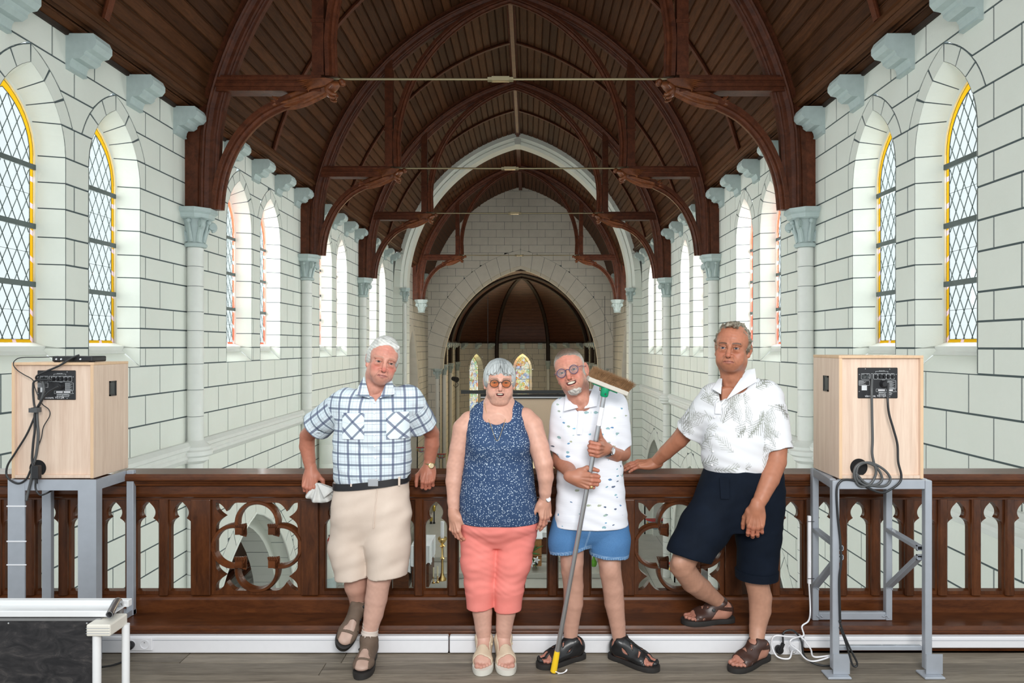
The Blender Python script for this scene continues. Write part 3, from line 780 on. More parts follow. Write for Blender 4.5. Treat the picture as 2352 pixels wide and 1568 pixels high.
# ---- end wall with its wide pointed arch
def end_wall():
    root = empty('wall_back', (AX, 34, ZF)); root['kind'] = 'structure'
    T = lambda u, z, n: Vector((u, -n, z-ZF))
    zj = [ZF+.3+i*.385 for i in range(40)]
    op = Opening(0, 4.0, ZF, .49, 5.62, .78, 13)
    keep = lambda u, z: abs(u) < 4.9 and (z < 5.3 or abs(u) < -ceil_x(min(z-.2, 9.5))+.3) and z < 9.7
    block_wall(root, T, -4.85, 4.85, zj, [op], .81, M['stone_end'], 300, lambda u, z: z, gap=.014, keep=keep, jit=.0)
    mb = MB(); jb = MB()
    for sd in (-1, 1):
        P = [op.curve(i/13, sd) for i in range(14)]
        P2 = [op.curve(i/13, sd, -.12) for i in range(14)]
        for A, B, n0, n1 in ((P, P, 0, -.15), (P, P2, -.15, -.28), (P2, P2, -.28, -.6)):
            mb.add([T(*p, n0) for p in A]+[T(*p, n1) for p in B], [(i, i+1, 15+i, 14+i) for i in range(13)])
        for z0, z1 in ((ZF, .49),):
            x = sd*4.0; mb.add([T(x, z0, 0), T(x, z1, 0), T(x, z1, -.6), T(x, z0, -.6)], [(0, 1, 2, 3)])
        for i in range(1, 13): jb.bar(T(*P[i], 0), T(*P[i], -.15), .014, .014); jb.bar(T(*P[i], -.15), T(*P2[i], -.28), .014, .014)
    mb.build('arch_moulding', M['stone_end'], root, fix=False); jb.build('soffit_joint', M['joint'], root)['kind'] = 'stuff'
    for s in (-1, 1):
        for nm, me in (('abacus', CAPM[0]), ('capital', CAPM[1])):
            link(nm, me, None, root, (s*4.15, .1, .0-ZF)).scale = (.9, .9, .9)
        MB().lathe([(.13, 0), (.13, .02-ZF)], (s*4.15, .1, 0), 14).build('respond_shaft', M['stone_white'], root, smooth=True)
end_wall()
# ---- apse: polygonal walls, boarded vault with ribs, stained windows
M['apse_boards'] = wood('apse_vault_boards', (.05, .017, .009), (.12, .045, .022), (1, 1, 10), 2, .5, .1, .1, world=True, rand=False)
def stained_mat(name, seed):
    t = NT(name); v = t.coord('Object', (1, 1, 1)); pal = [(0, (.80, .10, .03)), (.16, (.95, .6, .06)), (.34, (1, .95, .7)), (.56, (1, 1, .96)), (.68, (.15, .35, .85)), (.78, (1, .85, .3)), (.9, (.2, .6, .28)), (1, (.85, .12, .05))]
    def cells(sc):
        vo = t.n('ShaderNodeTexVoronoi'); vo.inputs['Scale'].default_value = sc; t.l(v, vo.inputs['Vector']); sp = t.n('ShaderNodeSeparateColor'); t.l(vo.outputs['Color'], sp.inputs[0]); return t.ramp(sp.outputs[0], pal)
    col = t.mix(.42, cells(4.5), cells(17))
    v2 = t.n('ShaderNodeTexVoronoi', feature='DISTANCE_TO_EDGE'); v2.inputs['Scale'].default_value = 17; t.l(v, v2.inputs['Vector'])
    col = t.mix(t.math('LESS_THAN', v2.outputs[0], .035), col, (.03, .03, .03))
    tr = t.n('ShaderNodeBsdfTransparent'); t.l(col, tr.inputs[0]); t.l(tr.outputs[0], t.out.inputs[0]); return t.mat
M['stained'] = stained_mat('stained_glass', 1)
def apse():
    root = empty('wall_apse', (AX, 40, ZF)); root['kind'] = 'structure'
    pts = [(-4.0, 34.6), (-4.0, 41.2), (-1.7, 44.0), (1.7, 44.0), (4.0, 41.2), (4.0, 34.6)]
    zj = [-5.0+i*.36 for i in range(20)]
    for i, (p, q) in enumerate(zip(pts, pts[1:])):
        P = Vector((p[0], p[1]-40, 0)); Q = Vector((q[0], q[1]-40, 0)); L = (Q-P).length; d = (Q-P)/L; nn = Vector((d.y, -d.x, 0))
        T = lambda u, z, n: P+d*u+nn*n+Vector((0, 0, z-ZF))
        ops = []
        if i in (1, 2, 3): ops = [Opening(L/2, .62, -2.7, .15, 1.15, .17, 4)]
        block_wall(root, T, 0, L, zj+[1.84], ops, .78, M['stone_end'], 0, None, gap=.016)
        for o in ops:
            g = reveal(root, T, o, .28, .44, zj, M['stone_end'], -2.6)
            W = empty('window_%d' % (16+i)); W['kind'] = 'structure'; W.location = Vector((AX, 40, ZF))
            out = [(g.c-g.hw, -2.6), (g.c-g.hw, g.zs)]+[g.curve(k/8, -1) for k in range(1, 9)]+[g.curve(1-k/8, 1) for k in range(1, 9)]+[(g.c+g.hw, -2.6)]
            pm = MB(); pm.add([T(*a, -.30) for a in out], [tuple(range(len(out)))]); pm.build('stained_pane', M['stained'], W, fix=False)
            fr = MB(); fr.tube([T(*a, -.29) for a in out], .02, 5, closed=True); fr.build('lead_frame', M['lead'], W)
            for z in (-1.9, -1.2, -.5, .15):
                MB().bar(T(g.c-g.hw, z, -.28), T(g.c+g.hw, z, -.28), .03, .03).build('saddle_bar', M['black_metal'], W)
        # cornice and corbels
        MB().bar(T(0, 1.86, .05), T(L, 1.86, .05), .14, .12).build('cornice', M['ceil_dark'], root)
        nc = int(L/1.1)
        for k in range(nc):
            c = link('corbel', CORB, None, root, T((k+.5)*L/nc, 1.8, 0)); c.rotation_euler = (0, 0, math.atan2(nn.y, nn.x))
    # vault
    ap = Vector((0, 39.2-40, 5.62-ZF)); vb = MB(); NS = 26
    def prof(t): return (1-math.cos(t*math.pi/2)*1.0, math.sin(t*math.pi/2))      # (inward, up)
    def vp(P, t):
        a = math.pi/2*t; B = Vector((P[0], P[1]-40, 1.86-ZF)); w = 1-math.cos(a); h = math.sin(a)
        w = w*.82+.18*t; h = h*.80+.20*t
        return Vector((B.x+(ap.x-B.x)*w, B.y+(ap.y-B.y)*w, B.z+(ap.z-B.z)*h))
    inw = lambda v: Vector((v.x*.985, -.8+(v.y+.8)*.985, v.z))
    for (p, q) in list(zip(pts, pts[1:]))[1:4]:
        for k in range(NS):
            a, b = k/NS, (k+1)/NS-.0015
            vb.add([inw(vp(p, a)), inw(vp(q, a)), vp(q, b), vp(p, b)], [(0, 1, 2, 3)])
    for s in (-1, 1):
        for k in range(NS):
            a, b = k/NS, (k+1)/NS-.0015
            b = (k+1)/NS
            def br(t, y, f=1.0):
                v = vp((s*4.0, 39.2), t); return Vector((v.x*f, y-40, v.z))
            vb.add([br(a, 34.25, .99), br(a, 39.2, .99), br(b, 39.2), br(b, 34.25)], [(0, 1, 2, 3)])
            vb.add([vp((s*4.0, 39.2), a), vp((s*4.0, 41.2), a), vp((s*4.0, 41.2), b), vp((s*4.0, 39.2), b)], [(0, 1, 2, 3)])
    vk = MB()
    for (p, q) in list(zip(pts, pts[1:]))[1:4]:
        for k in range(8):
            a, b = k/8, (k+1)/8; u = Vector((0, 0, .10))
            vk.add([vp(p, a)+u, vp(q, a)+u, vp(q, b)+u, vp(p, b)+u], [(0, 1, 2, 3)])
    for s in (-1, 1):
        for k in range(8):
            va, vb_ = vp((s*4.15, 39.2), k/8), vp((s*4.15, 39.2), (k+1)/8); u = .10
            vk.add([(va.x, -5.9, va.z+u), (va.x, 1.2, va.z+u), (vb_.x, 1.2, vb_.z+u), (vb_.x, -5.9, vb_.z+u)], [(0, 1, 2, 3)])
            vk.add([(va.x, -5.62, va.z+u), (s*6, -5.62, va.z+u), (s*6, -5.62, vb_.z+u), (vb_.x, -5.62, vb_.z+u)], [(0, 1, 2, 3)])
    for s in (-1, 1): vk.add([(s*4.3, -6, 1.5-ZF), (s*4.3, 6, 1.5-ZF), (s*4.3, 6, 2.3-ZF), (s*4.3, -6, 2.3-ZF)], [(0, 1, 2, 3)])
    vk.add([(-6, -5.62, 5.4-ZF), (6, -5.62, 5.4-ZF), (6, -5.62, 10-ZF), (-6, -5.62, 10-ZF)], [(0, 1, 2, 3)])
    vk.build('vault_ground', M['ceil_dark'], root, fix=False)
    wk = MB()
    for p, q in zip(pts, pts[1:]):
        c = Vector((0, 0)); pp = Vector((p[0]*1.09, p[1]-40+(.45 if p[1] > 40 else 0))); qq = Vector((q[0]*1.09, q[1]-40+(.45 if q[1] > 40 else 0)))
        for (z0, z1) in ((-.2, 2.4), (6.3, 7.6)): wk.add([(pp.x, pp.y, z0), (qq.x, qq.y, z0), (qq.x, qq.y, z1), (pp.x, pp.y, z1)], [(0, 1, 2, 3)])
    wk.build('wall_core', M['stone_end'], root, fix=False)
    vb.build('vault_boards', M['apse_boards'], root, fix=False)['kind'] = 'stuff'
    def rib(P0, fix_y=None, low=.7):
        pth = []
        for k in range(15):
            v = vp(P0, k/14)
            if fix_y is not None: v = Vector((v.x, fix_y-40, v.z))
            pth.append(v)
        B = Vector(pth[0]); pth = [B+Vector((0, 0, low-1.86))]+pth
        m = MB(); m.tube(pth, .13, 6); m.build('vault_rib', M['ceil_dark'], root)
        for nm, me in (('abacus', CAPM[0]), ('capital', CAPM[1])): link(nm, me, None, root, (B.x, B.y, low-.55-ZF)).scale = (.7, .7, .95)
        MB().lathe([(.10, 0), (.10, low-.5-ZF)], (B.x, B.y, 0), 10).build('respond_shaft', M['stone_white'], root, smooth=True)
    for p in pts[1:5]: rib((p[0]*.97, p[1]-.08))
    for y in (34.9, 37.6):
        for s in (-1, 1): rib((s*3.9, y), fix_y=y)
apse()
# ---- floors
def nave_floor():
    root = empty('floor', (AX, 20, ZF)); root['kind'] = 'structure'
    tl = MB(); bk = MB(); bk.box(-9, 9, -12, 25, -.05, -.006); bk.build('floor_bed', M['joint'], root)
    for i in range(-9, 9):
        for j in range(-12, 25):
            tl.box(i+.006, i+.994, j+.006, j+.994, -.01, 0)
    tl.build('floor_tiles', M['tile'], root)['kind'] = 'stuff'
    for k, y in enumerate((17.9, 18.5, 19.2, 20.2)):
        st = MB(); st.box(-3.2, 3.4, y-20, 34.5-20, .15*k, .15*k+.145); bevel(st.build('sanctuary_step', M['tile'], root), .012, 1)
nave_floor()
# ================================================================ gallery: floor, step, balustrade
def gallery_floor():
    root = empty('floor', (0, 2.5, 0)); root['kind'] = 'structure'; root.name = 'floor.gallery' if False else root.name
    y = 3.62-2.5; k = 0; bed = MB(); bed.box(-5.0, 4.16, .2-2.5, 3.64-2.5, -.06, -.012); bed.build('floor_bed', M['ceil_dark'], root)
    while y > .3-2.5:
        w = .118+.012*((k*7) % 3)
        xs = [-5.0]+sorted(random.uniform(-4.4, 3.8) for _ in range(2))+[4.16]
        for a, b in zip(xs, xs[1:]):
            o = MB().box(a+.0015, b-.0015, y-w+.002, y-.002, -.03, random.uniform(-.0012, .0006)).build('floorboard', M['floor'], root); bevel(o, .002, 1)
        y -= w; k += 1
    MB().box(-5.0, 4.16, .2-2.5, 3.75-2.5, -.30, -.06).build('joist_slab', M['ceil_dark'], root)
gallery_floor()
YB = 3.82                        # balustrade plane
def balustrade():
    root = empty('balustrade', (-.4, YB, .14)); lab(root, 'carved dark oak gallery balustrade with lancets and quatrefoils', 'balustrade')
    Z = .14; X0, X1 = -4.95+.4, 4.1+.4
    def part(nm, sec, mat=M['bal'], xa=X0, xb=X1):
        mb = MB(); mb.prism([(y-YB, z-Z) for y, z in sec], xa, xb, 'yz'); return mb.build(nm, mat, root)
    part('handrail', [(3.738, .905), (3.745, .92), (3.91, .922), (3.925, .905), (3.925, .885), (3.905, .862), (3.765, .862), (3.760, .868), (3.757, .878), (3.742, .882), (3.738, .89)])
    part('frieze_rail', [(3.795, .862), (3.795, .80), (3.79, .795), (3.88, .795), (3.88, .862)])
    part('frieze_bead', [(3.785, .795), (3.776, .789), (3.785, .781), (3.80, .781), (3.80, .795)])
    part('frieze_cove', [(3.765, .866), (3.77, .852), (3.785, .845), (3.80, .845), (3.80, .866)])
    part('bottom_rail', [(3.795, .142), (3.795, .212), (3.80, .225), (3.82, .236), (3.86, .236), (3.86, .142)])
    part('top_sill', [(3.80, .781), (3.80, .768), (3.86, .768), (3.86, .781)])
    px = lambda p: (p-CX)*YB/F+.4
    zb, zt = .236, .770
    U = 76.5*YB/F
    # one pierced lancet
    prof = [(.236+.018, .060), (.60, .060), (.615, .0595), (.63, .056), (.643, .048), (.652, .038), (.658, .029), (.6605, .026), (.664, .029), (.672, .034), (.682, .0375), (.692, .0385), (.703, .037), (.715, .032), (.726, .025), (.738, .014), (.748, .0045)]
    def lancet_mesh():
        mb = MB(); h = U/2; z0 = zb; yf, yb = -.004, .032
        rows = [(z0, None)]+prof+[(.752, 0.0)]
        for s in (-1, 1):
            vs = []; 
            for (z, w) in [(a, b) for a, b in prof]+[(.752, 0.0)]:
                vs += [(s*h, yf, z-Z), (s*(w+.006), yf, z-Z), (s*w, yf+.008, z-Z), (s*w, yb, z-Z), (s*h, yb, z-Z)]
            n = len(prof)+1
            fs = [(5*i+k, 5*i+k+1, 5*i+5+k+1, 5*i+5+k) for i in range(n-1) for k in range(4)]
            mb.add(vs, fs)
        mb.box(-h, h, yf, yb, .752-Z, zt-Z); mb.box(-h, h, yf, yb, z0-Z, .2545-Z)
        mb.add([(-h, yf, .2545-Z), (h, yf, .2545-Z), (.06, yf+.025, .262-Z), (-.06, yf+.025, .262-Z)], [(0, 1, 2, 3)])
        return mb.mesh('lancet_panel', M['balv'])
    LM = lancet_mesh()
    def mull():
        mb = MB(); mb.prism([(-.026, -.004), (-.026, -.016), (-.018, -.024), (.018, -.024), (.026, -.016), (.026, -.004)], zb-Z, zt-Z, 'xy'); return mb.mesh('mullion', M['balv'])
    MM = mull()
    def group(first, count):
        for i in range(count):
            c = first+76.5*i; link('lancet_panel', LM, None, root, (px(c), 0, 0))
            if i: link('mullion', MM, None, root, (px(c-38.25), 0, 0))
    group(416.7-76.5*10, 11); group(772, 9); group(1741, 11)
    for a, b in ((442, 488), (694, 734), (1420, 1457), (1662, 1703)):
        o = MB().box(px(a)+.001, px(b)-.001, -.026, .04, zb-Z, zt-Z).build('post', M['balv'], root); bevel(o, .005, 2)
    # quatrefoil panels
    for (a, b) in ((488, 694), (1457, 1662)):
        xa, xb = px(a), px(b); w = xb-xa; hh = zt-zb; cx, cz = (xa+xb)/2, (zb+zt)/2-Z
        fr = MB(); fw = .022
        for (u0, u1, v0, v1) in ((xa, xa+fw, zb, zt), (xb-fw, xb, zb, zt), (xa+fw, xb-fw, zb, zb+fw), (xa+fw, xb-fw, zt-fw, zt)): fr.box(u0, u1, -.008, .034, v0-Z, v1-Z)
        for s in (-1, 1):                   # pointed cusps on each side, two per side
            for q in (-1, 1):
                for horiz in (True, False):
                    pts = []
                    for t in np.linspace(-1, 1, 13):
                        hgt = .048*(1-abs(t))**1.0*(1-abs(t))**.9+.001; pts.append((t*.055, hgt))
                    if horiz: poly = [(cx+q*w*.335+t, cz+s*(hh/2-fw)-s*h) for t, h in pts]
                    else: poly = [(cx+s*(w/2-fw)-s*h, cz+q*hh*.31+t) for t, h in pts]
                    n = len(poly); 
                    base = [(p[0], cz+s*(hh/2-fw+.004)) for p in poly] if horiz else [(cx+s*(w/2-fw+.004), p[1]) for p in poly]
                    vs = [(p[0], -.0070, p[1]) for p in poly]+[(p[0], .034, p[1]) for p in poly]+[(p[0], -.0070, p[1]) for p in base]+[(p[0], .034, p[1]) for p in base]
                    fr.add(vs, [(i, i+1, n+i+1, n+i) for i in range(n-1)]+[(i, 2*n+i, 2*n+i+1, i+1) for i in range(n-1)]+[(n+i, n+i+1, 3*n+i+1, 3*n+i) for i in range(n-1)])
        fr.build('quatrefoil_frame', M['balv'], root)
        R = .1135; off = .132
        for k in range(4):
            ang = k*math.pi/2; c = (cx+off*math.cos(ang), cz+off*math.sin(ang))
            mb = MB(); pts = []
            N = 22; sec = [(-.012, -.004), (-.007, -.014), (.007, -.014), (.012, -.004), (.012, .034), (-.012, .034)]
            vs = []
            for i in range(N+1):
                t = ang-math.radians(96)+math.radians(192)*i/N
                for (dr, dy) in sec: vs.append((c[0]+(R+dr)*math.cos(t), dy, c[1]+(R+dr)*math.sin(t)))
            m = len(sec); mb.add(vs, [(i*m+j, i*m+(j+1) % m, (i+1)*m+(j+1) % m, (i+1)*m+j) for i in range(N) for j in range(m)]+[tuple(range(m)), tuple(N*m+j for j in range(m))[::-1]])
            mb.build('foil_ring', M['bal'], root, smooth=40)
        for sx in (-1, 1):
            for sz in (-1, 1):
                mb = MB(); bx, bz = cx+sx*.092, cz+sz*.092; mb.box(bx-.019, bx+.019, -.034, .012, bz-.019, bz+.019)
                for q in range(7):      # carved fringe
                    f = (q-3)/3*.024
                    mb.bar((bx+f*.8, -.004, bz), (bx+f*1.25, -.002, bz+.034), .006, .02); mb.bar((bx, -.004, bz+f*.8), (bx+.034 if sx < 0 else bx-.034*-1, -.002, bz+f*1.2), .006, .02)
                mb.build('carved_boss', M['bal'], root)
    return root
balustrade()
def step():
    root = empty('platform_step', (-.4, 3.7, .0)); lab(root, 'dark oak step running along the foot of the balustrade', 'step')
    for nm, sec in (('tread', [(3.612, .128), (3.618, .142), (3.87, .142), (3.87, .115), (3.618, .115), (3.610, .12)]), ('nosing_mould', [(3.628, .115), (3.622, .105), (3.632, .098), (3.66, .098), (3.66, .115)]), ('riser', [(3.638, .098), (3.638, .0), (3.66, .0), (3.66, .098)])):
        mb = MB(); mb.prism([(y-3.7, z) for y, z in sec], -4.55, 4.5, 'yz'); mb.build(nm, M['bal'], root)
    return root
step()
MB().box(-4.95, 4.1, 3.75, 3.9, -.3, .10).build('trim_3', M['ceil_dark'])['kind'] = 'structure'
def trunking():
    # white cable trunking; stops right of the big socket, thinner run beyond
    for i, (a, b, z1, z0) in enumerate(((225, 1030, .093, .004), (1032, 1845, .093, .004), (1847, 2352+180, .090, .030))):
        xa, xb = (a-CX)*3.6/F, (b-CX)*3.6/F
        o = MB().box(xa+.001, xb-.001, 3.600, 3.637, z0, z1).build('baseboard_%d' % (i+1), M['white_pl']); bevel(o, .006, 2); o['kind'] = 'structure'
        MB().box(xa+.002, xb-.002, 3.5985, 3.601, z1-.020, z1-.018).build('cover_groove', M['steel'], o)
trunking()

# ---------------------------------------------------------------- sockets, plugs
def socket(px, py, label, w=.15, lone=None):
    c = PX(px, py, 3.598); r = empty('wall_socket', c); lab(r, label, 'socket')
    o = MB().box(-w/2, w/2, -.008, .002, -.034, .034).build('face_plate', M['white_pl'], r); bevel(o, .004, 2)
    for x in (-.037, .037):
        mb = MB(); mb.lathe([(.024, -.0085), (.024, -.0105), (.021, -.0105), (.019, -.004), (0, -.004)], (x, 0, 0), 24, 'y'); mb.build('outlet', M['white_pl'], r, smooth=40)
        hm = MB()
        for q in (-.0095, .0095): hm.lathe([(.003, -.0046), (0, -.0046)], (x+q, 0, 0), 8, 'y')
        hm.build('pin_hole', M['black'], r); pm = MB(); pm.tube([(x, -.004, .011), (x, -.012, .011)], .0025, 8); pm.build('earth_pin', M['chrome'], r)
    return c
sL = socket(318, 1478, 'white double socket in the trunking behind the low black-fronted frame')
sR = socket(1800, 1487, 'white double socket in the trunking behind the standing leg in dark sandals', .17)
def plug(c, dx, label, drop):
    r = empty('power_plug', c+Vector((dx, -.02, 0))); lab(r, label, 'plug')
    mb = MB(); mb.lathe([(0, .0095), (.020, .0095), (.021, 0), (.020, -.014), (.014, -.022), (0, -.024)], (0, 0, 0), 20, 'y'); mb.build('plug_body', M['black'], r, smooth=40)
    mb = MB(); mb.tube([(0, -.016, 0)]+drop, [.013]+[.010]*len(drop), 10); mb.build('strain_relief', M['black'], r, smooth=40)
plug(sL, -.032, 'round black plug in the left socket of the trunking', [(-.004, -.024, -.02), (-.010, -.028, -.042)])
plug(sR, -.032, 'black plug in the trunking socket beside the right-hand speaker stand', [(.004, -.024, .02), (.012, -.026, .042)])
r = empty('power_plug', sR+Vector((.04, -.02, 0))); lab(r, 'clear white plug in the right half of the trunking socket', 'plug')
MB().lathe([(0, .0095), (.017, .0095), (.016, -.012), (.009, -.02), (0, -.02)], (0, 0, 0), 16, 'y').build('plug_body', M['white_pl'], r, smooth=40)

# ---------------------------------------------------------------- loudspeakers
def text(name, body, size, loc, mat, parent, rx=math.pi/2, bold=False, align='CENTER'):
    cu = bpy.data.curves.new(name, 'FONT'); cu.body = body; cu.size = size; cu.align_x = align; cu.align_y = 'CENTER'; cu.extrude = .0003; cu.resolution_u = 2
    o = bpy.data.objects.new(name, cu); COL.objects.link(o)
    dg = bpy.context.evaluated_depsgraph_get(); me = bpy.data.meshes.new_from_object(o.evaluated_get(dg)); bpy.data.objects.remove(o)
    me.materials.clear(); me.materials.append(mat)
    q = link(name, me, None, parent, loc); q.rotation_euler = (rx, 0, 0)
    return q
def handle_cup(r, x, sgn, y, z):
    mb = MB(); h, w = .040, .030      # flush bar handle, recessed
    fr = []
    for (y0, y1, z0, z1) in ((-w, w, h-.008, h), (-w, w, -h, -h+.008), (-w, -w+.008, -h, h), (w-.008, w, -h, h)): mb.box(*sorted((x, x+sgn*.004)), y+y0, y+y1, z+z0, z+z1)
    mb.build('handle_rim', M['black'], r)
    c = MB(); xi = x-sgn*.035; ww, hh = w-.008, h-.008
    c.add([(x+sgn*.001, y-ww, z-hh), (x+sgn*.001, y+ww, z-hh), (x+sgn*.001, y+ww, z+hh), (x+sgn*.001, y-ww, z+hh), (x+sgn*.0015, y-ww*.45, z-hh*.5), (x+sgn*.0015, y+ww*.45, z-hh*.5), (x+sgn*.0015, y+ww*.45, z+hh*.5), (x+sgn*.0015, y-ww*.45, z+hh*.5)],
          [(0, 1, 5, 4), (1, 2, 6, 5), (2, 3, 7, 6), (3, 0, 4, 7), (4, 5, 6, 7)]); c.build('handle_cup', M['black_metal2'], r, fix=False)
M['black_metal2'] = plain('dark_handle_cup', (.035, .04, .042), .35)
def amp_panel(r, cx, cz):
    """black amplifier plate: frame lines, knobs, jacks, labels and lettering"""
    W, Hh = .198, .152; y = .016
    o = MB().box(cx-W/2, cx+W/2, y-.006, y, cz-Hh/2, cz+Hh/2).build('amplifier_plate', M['black'], r); bevel(o, .003, 1)
    y -= .0062; ln = MB()
    def L(u, v): return cx-W/2+u*W, cz+Hh/2-v*Hh
    def rect(u0, v0, u1, v1, t=.0010):
        x0, z0 = L(u0, v0); x1, z1 = L(u1, v1)
        for q in ((x0, x1, z0-t, z0), (x0, x1, z1, z1+t), (x0, x0+t, z1, z0), (x1-t, x1, z1, z0)): ln.box(q[0], q[1], y-.0004, y+.0003, q[2], q[3])
    for q in ((.08, .19, .29, .38), (.32, .19, .375, .38), (.39, .19, .49, .38), (.50, .19, .70, .38), (.71, .19, .80, .38), (.815, .19, .91, .38), (.02, .42, .29, .58), (.74, .42, .95, .68), (.45, .69, .93, .79), (.52, .80, .67, .90), (.68, .80, .83, .90)): rect(*q)
    x0, z0 = L(.44, .12); x1, z1 = L(.75, .12); ln.box(x0, x1, y-.0004, y, z0-.0005, z0+.0005)
    for xx in (x0, x1): ln.box(xx-.0005, xx+.0005, y-.0004, y, z0-.007, z0)
    for (u0, v0, n) in ((.75, .45, 9), (.53, .815, 3), (.69, .815, 3), (.03, .44, 5)):       # rows of small print
        for k in range(n):
            a, b = L(u0, v0+.026*k); ln.box(a, a+(.022+.006*((k*5) % 3)), y-.0004, y, b-.0007, b+.0003)
    ln.build('printed_lines', M['print_white'], r)['kind'] = 'stuff'
    for u in (.44, .55, .65, .755, .86):
        a, b = L(u, .29); kb = MB(); kb.lathe([(0, y-.013), (.0062, y-.013), (.0075, y)], (a, 0, b), 14, 'y'); kb.box(a-.0008, a+.0008, y-.0145, y-.012, b, b+.006); kb.build('knob', M['black'], r, smooth=40)
    for u in (.14, .235):
        a, b = L(u, .29); jk = MB(); jk.lathe([(.0, y-.002), (.008, y-.002), (.0095, y-.003), (.0095, y)], (a, 0, b), 16, 'y'); jk.build('input_jack', M['black_metal2'], r, smooth=40)
    a, b = L(.63, .53); mb = MB(); mb.lathe([(.0, y-.018), (.012, y-.018), (.017, y-.004), (.019, y)], (a, 0, b), 20, 'y'); mb.build('mains_inlet', M['black'], r, smooth=40)
    a, b = L(.13, .66); MB().box(a-.008, a+.018, y-.0006, y, b-.012, b+.012).build('serial_label', M['print_white'], r)
    lm = MB()
    for u in (.50, .70): a, b = L(u, .735); lm.box(a, a+.034, y-.0007, y, b-.003, b+.003)
    lm.build('warning_strip', M['white_pl'], r)
    for u, v in ((.18, .04), (.79, .05), (.03, .22), (.95, .22), (.03, .78), (.95, .78), (.19, .95), (.79, .95)):
        a, b = L(u, v); sc = MB(); sc.lathe([(0, y-.002), (.002, y-.0016), (.0024, y)], (a, 0, b), 8, 'y'); sc.build('screw', M['chrome'], r)
    xx, zz = L(.44, .925); text('lettering', 'viscount. V3.12A', .0155, (xx, y-.0005, zz), M['white_pl'], r)
    xx, zz = L(.595, .115); text('lettering', 'EQUALIZER', .0055, (xx, y-.0005, zz+.001), M['print_white'], r)
    for (u, v, tx) in ((.13, .225, 'INPUT'), (.235, .225, 'LINK'), (.44, .215, 'LOW'), (.60, .215, 'MID'), (.755, .215, 'HIGH'), (.86, .215, 'LEVEL'), (.63, .405, 'MAINS')):
        xx, zz = L(u, v); text('lettering', tx, .0042, (xx, y-.0005, zz), M['print_white'], r)
    return L, y
def speaker(px0, px1, pyt, pyb, Y, depth, side, label, panel, port):
    a = PX(px0, pyt, Y); b = PX(px1, pyb, Y); w = b.x-a.x; h = a.z-b.z
    r = empty('loudspeaker', (a.x+w/2, Y, b.z)); lab(r, label, 'speaker')
    t = .016; hw = w/2
    for nm, q in (('side_panel', (-hw, -hw+t, 0, depth, 0, h-.014)), ('side_panel', (hw-t, hw, 0, depth, 0, h-.014)), ('top_panel', (-hw-.001, hw+.001, -.001, depth, h-.014, h)), ('bottom_panel', (-hw+t, hw-t, .0, depth, 0, .016))):
        o = MB().box(*q).build(nm, M['veneer_edge'] if nm == 'top_panel' else M['veneer'], r); bevel(o, .0015, 1)
    for x in (-hw, hw-t): MB().box(x+.0005, x+t-.0005, -.0015, .0, 0, h-.015).build('edge_strip', M['veneer_edge'], r)
    MB().box(-hw+t, hw-t, .016, depth-.01, .016, h-.014).build('back_panel', M['veneer'], r)
    # front grille side unseen
    MB().box(-hw+t, hw-t, depth-.01, depth, .016, h-.014).build('front_grille', M['black'], r)
    amp_panel(r, panel[0], panel[1])
    pm = MB(); pm.lathe([(.043, .014), (.043, .0155), (.040, .0150), (.038, .0155), (0, .0155)], (port[0], 0, port[1]), 32, 'y'); pm.build('bass_port', M['hole'], r, smooth=40)
    handle_cup(r, side*hw, side, .16 if side > 0 else .145, h*.76)
    return r, Vector((a.x+w/2, Y, b.z)), w, h
M['hole'] = plain('black_port_hole', (.006, .006, .007), .9)
def place_speakers():
    out = []
    for (p0, p1, t_, b_, Y, sd, lb, pn, pt) in (
        (1927, 2121, 816, 1099, 3.38, -1, 'beech loudspeaker at the right, a coiled cable hanging before its port', (1970, 2068, 842, 917), (1976, 1074)),
        (27, 215, 832, 1098, 3.52, 1, 'beech loudspeaker at the left with a small black receiver on top', (79, 173, 848, 921), (82, 1076))):
        a = PX(p0, t_, Y); b = PX(p1, b_, Y); cx = (a.x+b.x)/2
        c = PX((pn[0]+pn[1])/2, (pn[2]+pn[3])/2, Y); q = PX(pt[0], pt[1], Y)
        out.append(speaker(p0, p1, t_, b_, Y, .305, sd, lb, (c.x-cx, c.z-b.z), (q.x-cx, q.z-b.z)))
    return out
(spR, oR, wR, hR), (spL, oL, wL, hL) = place_speakers()

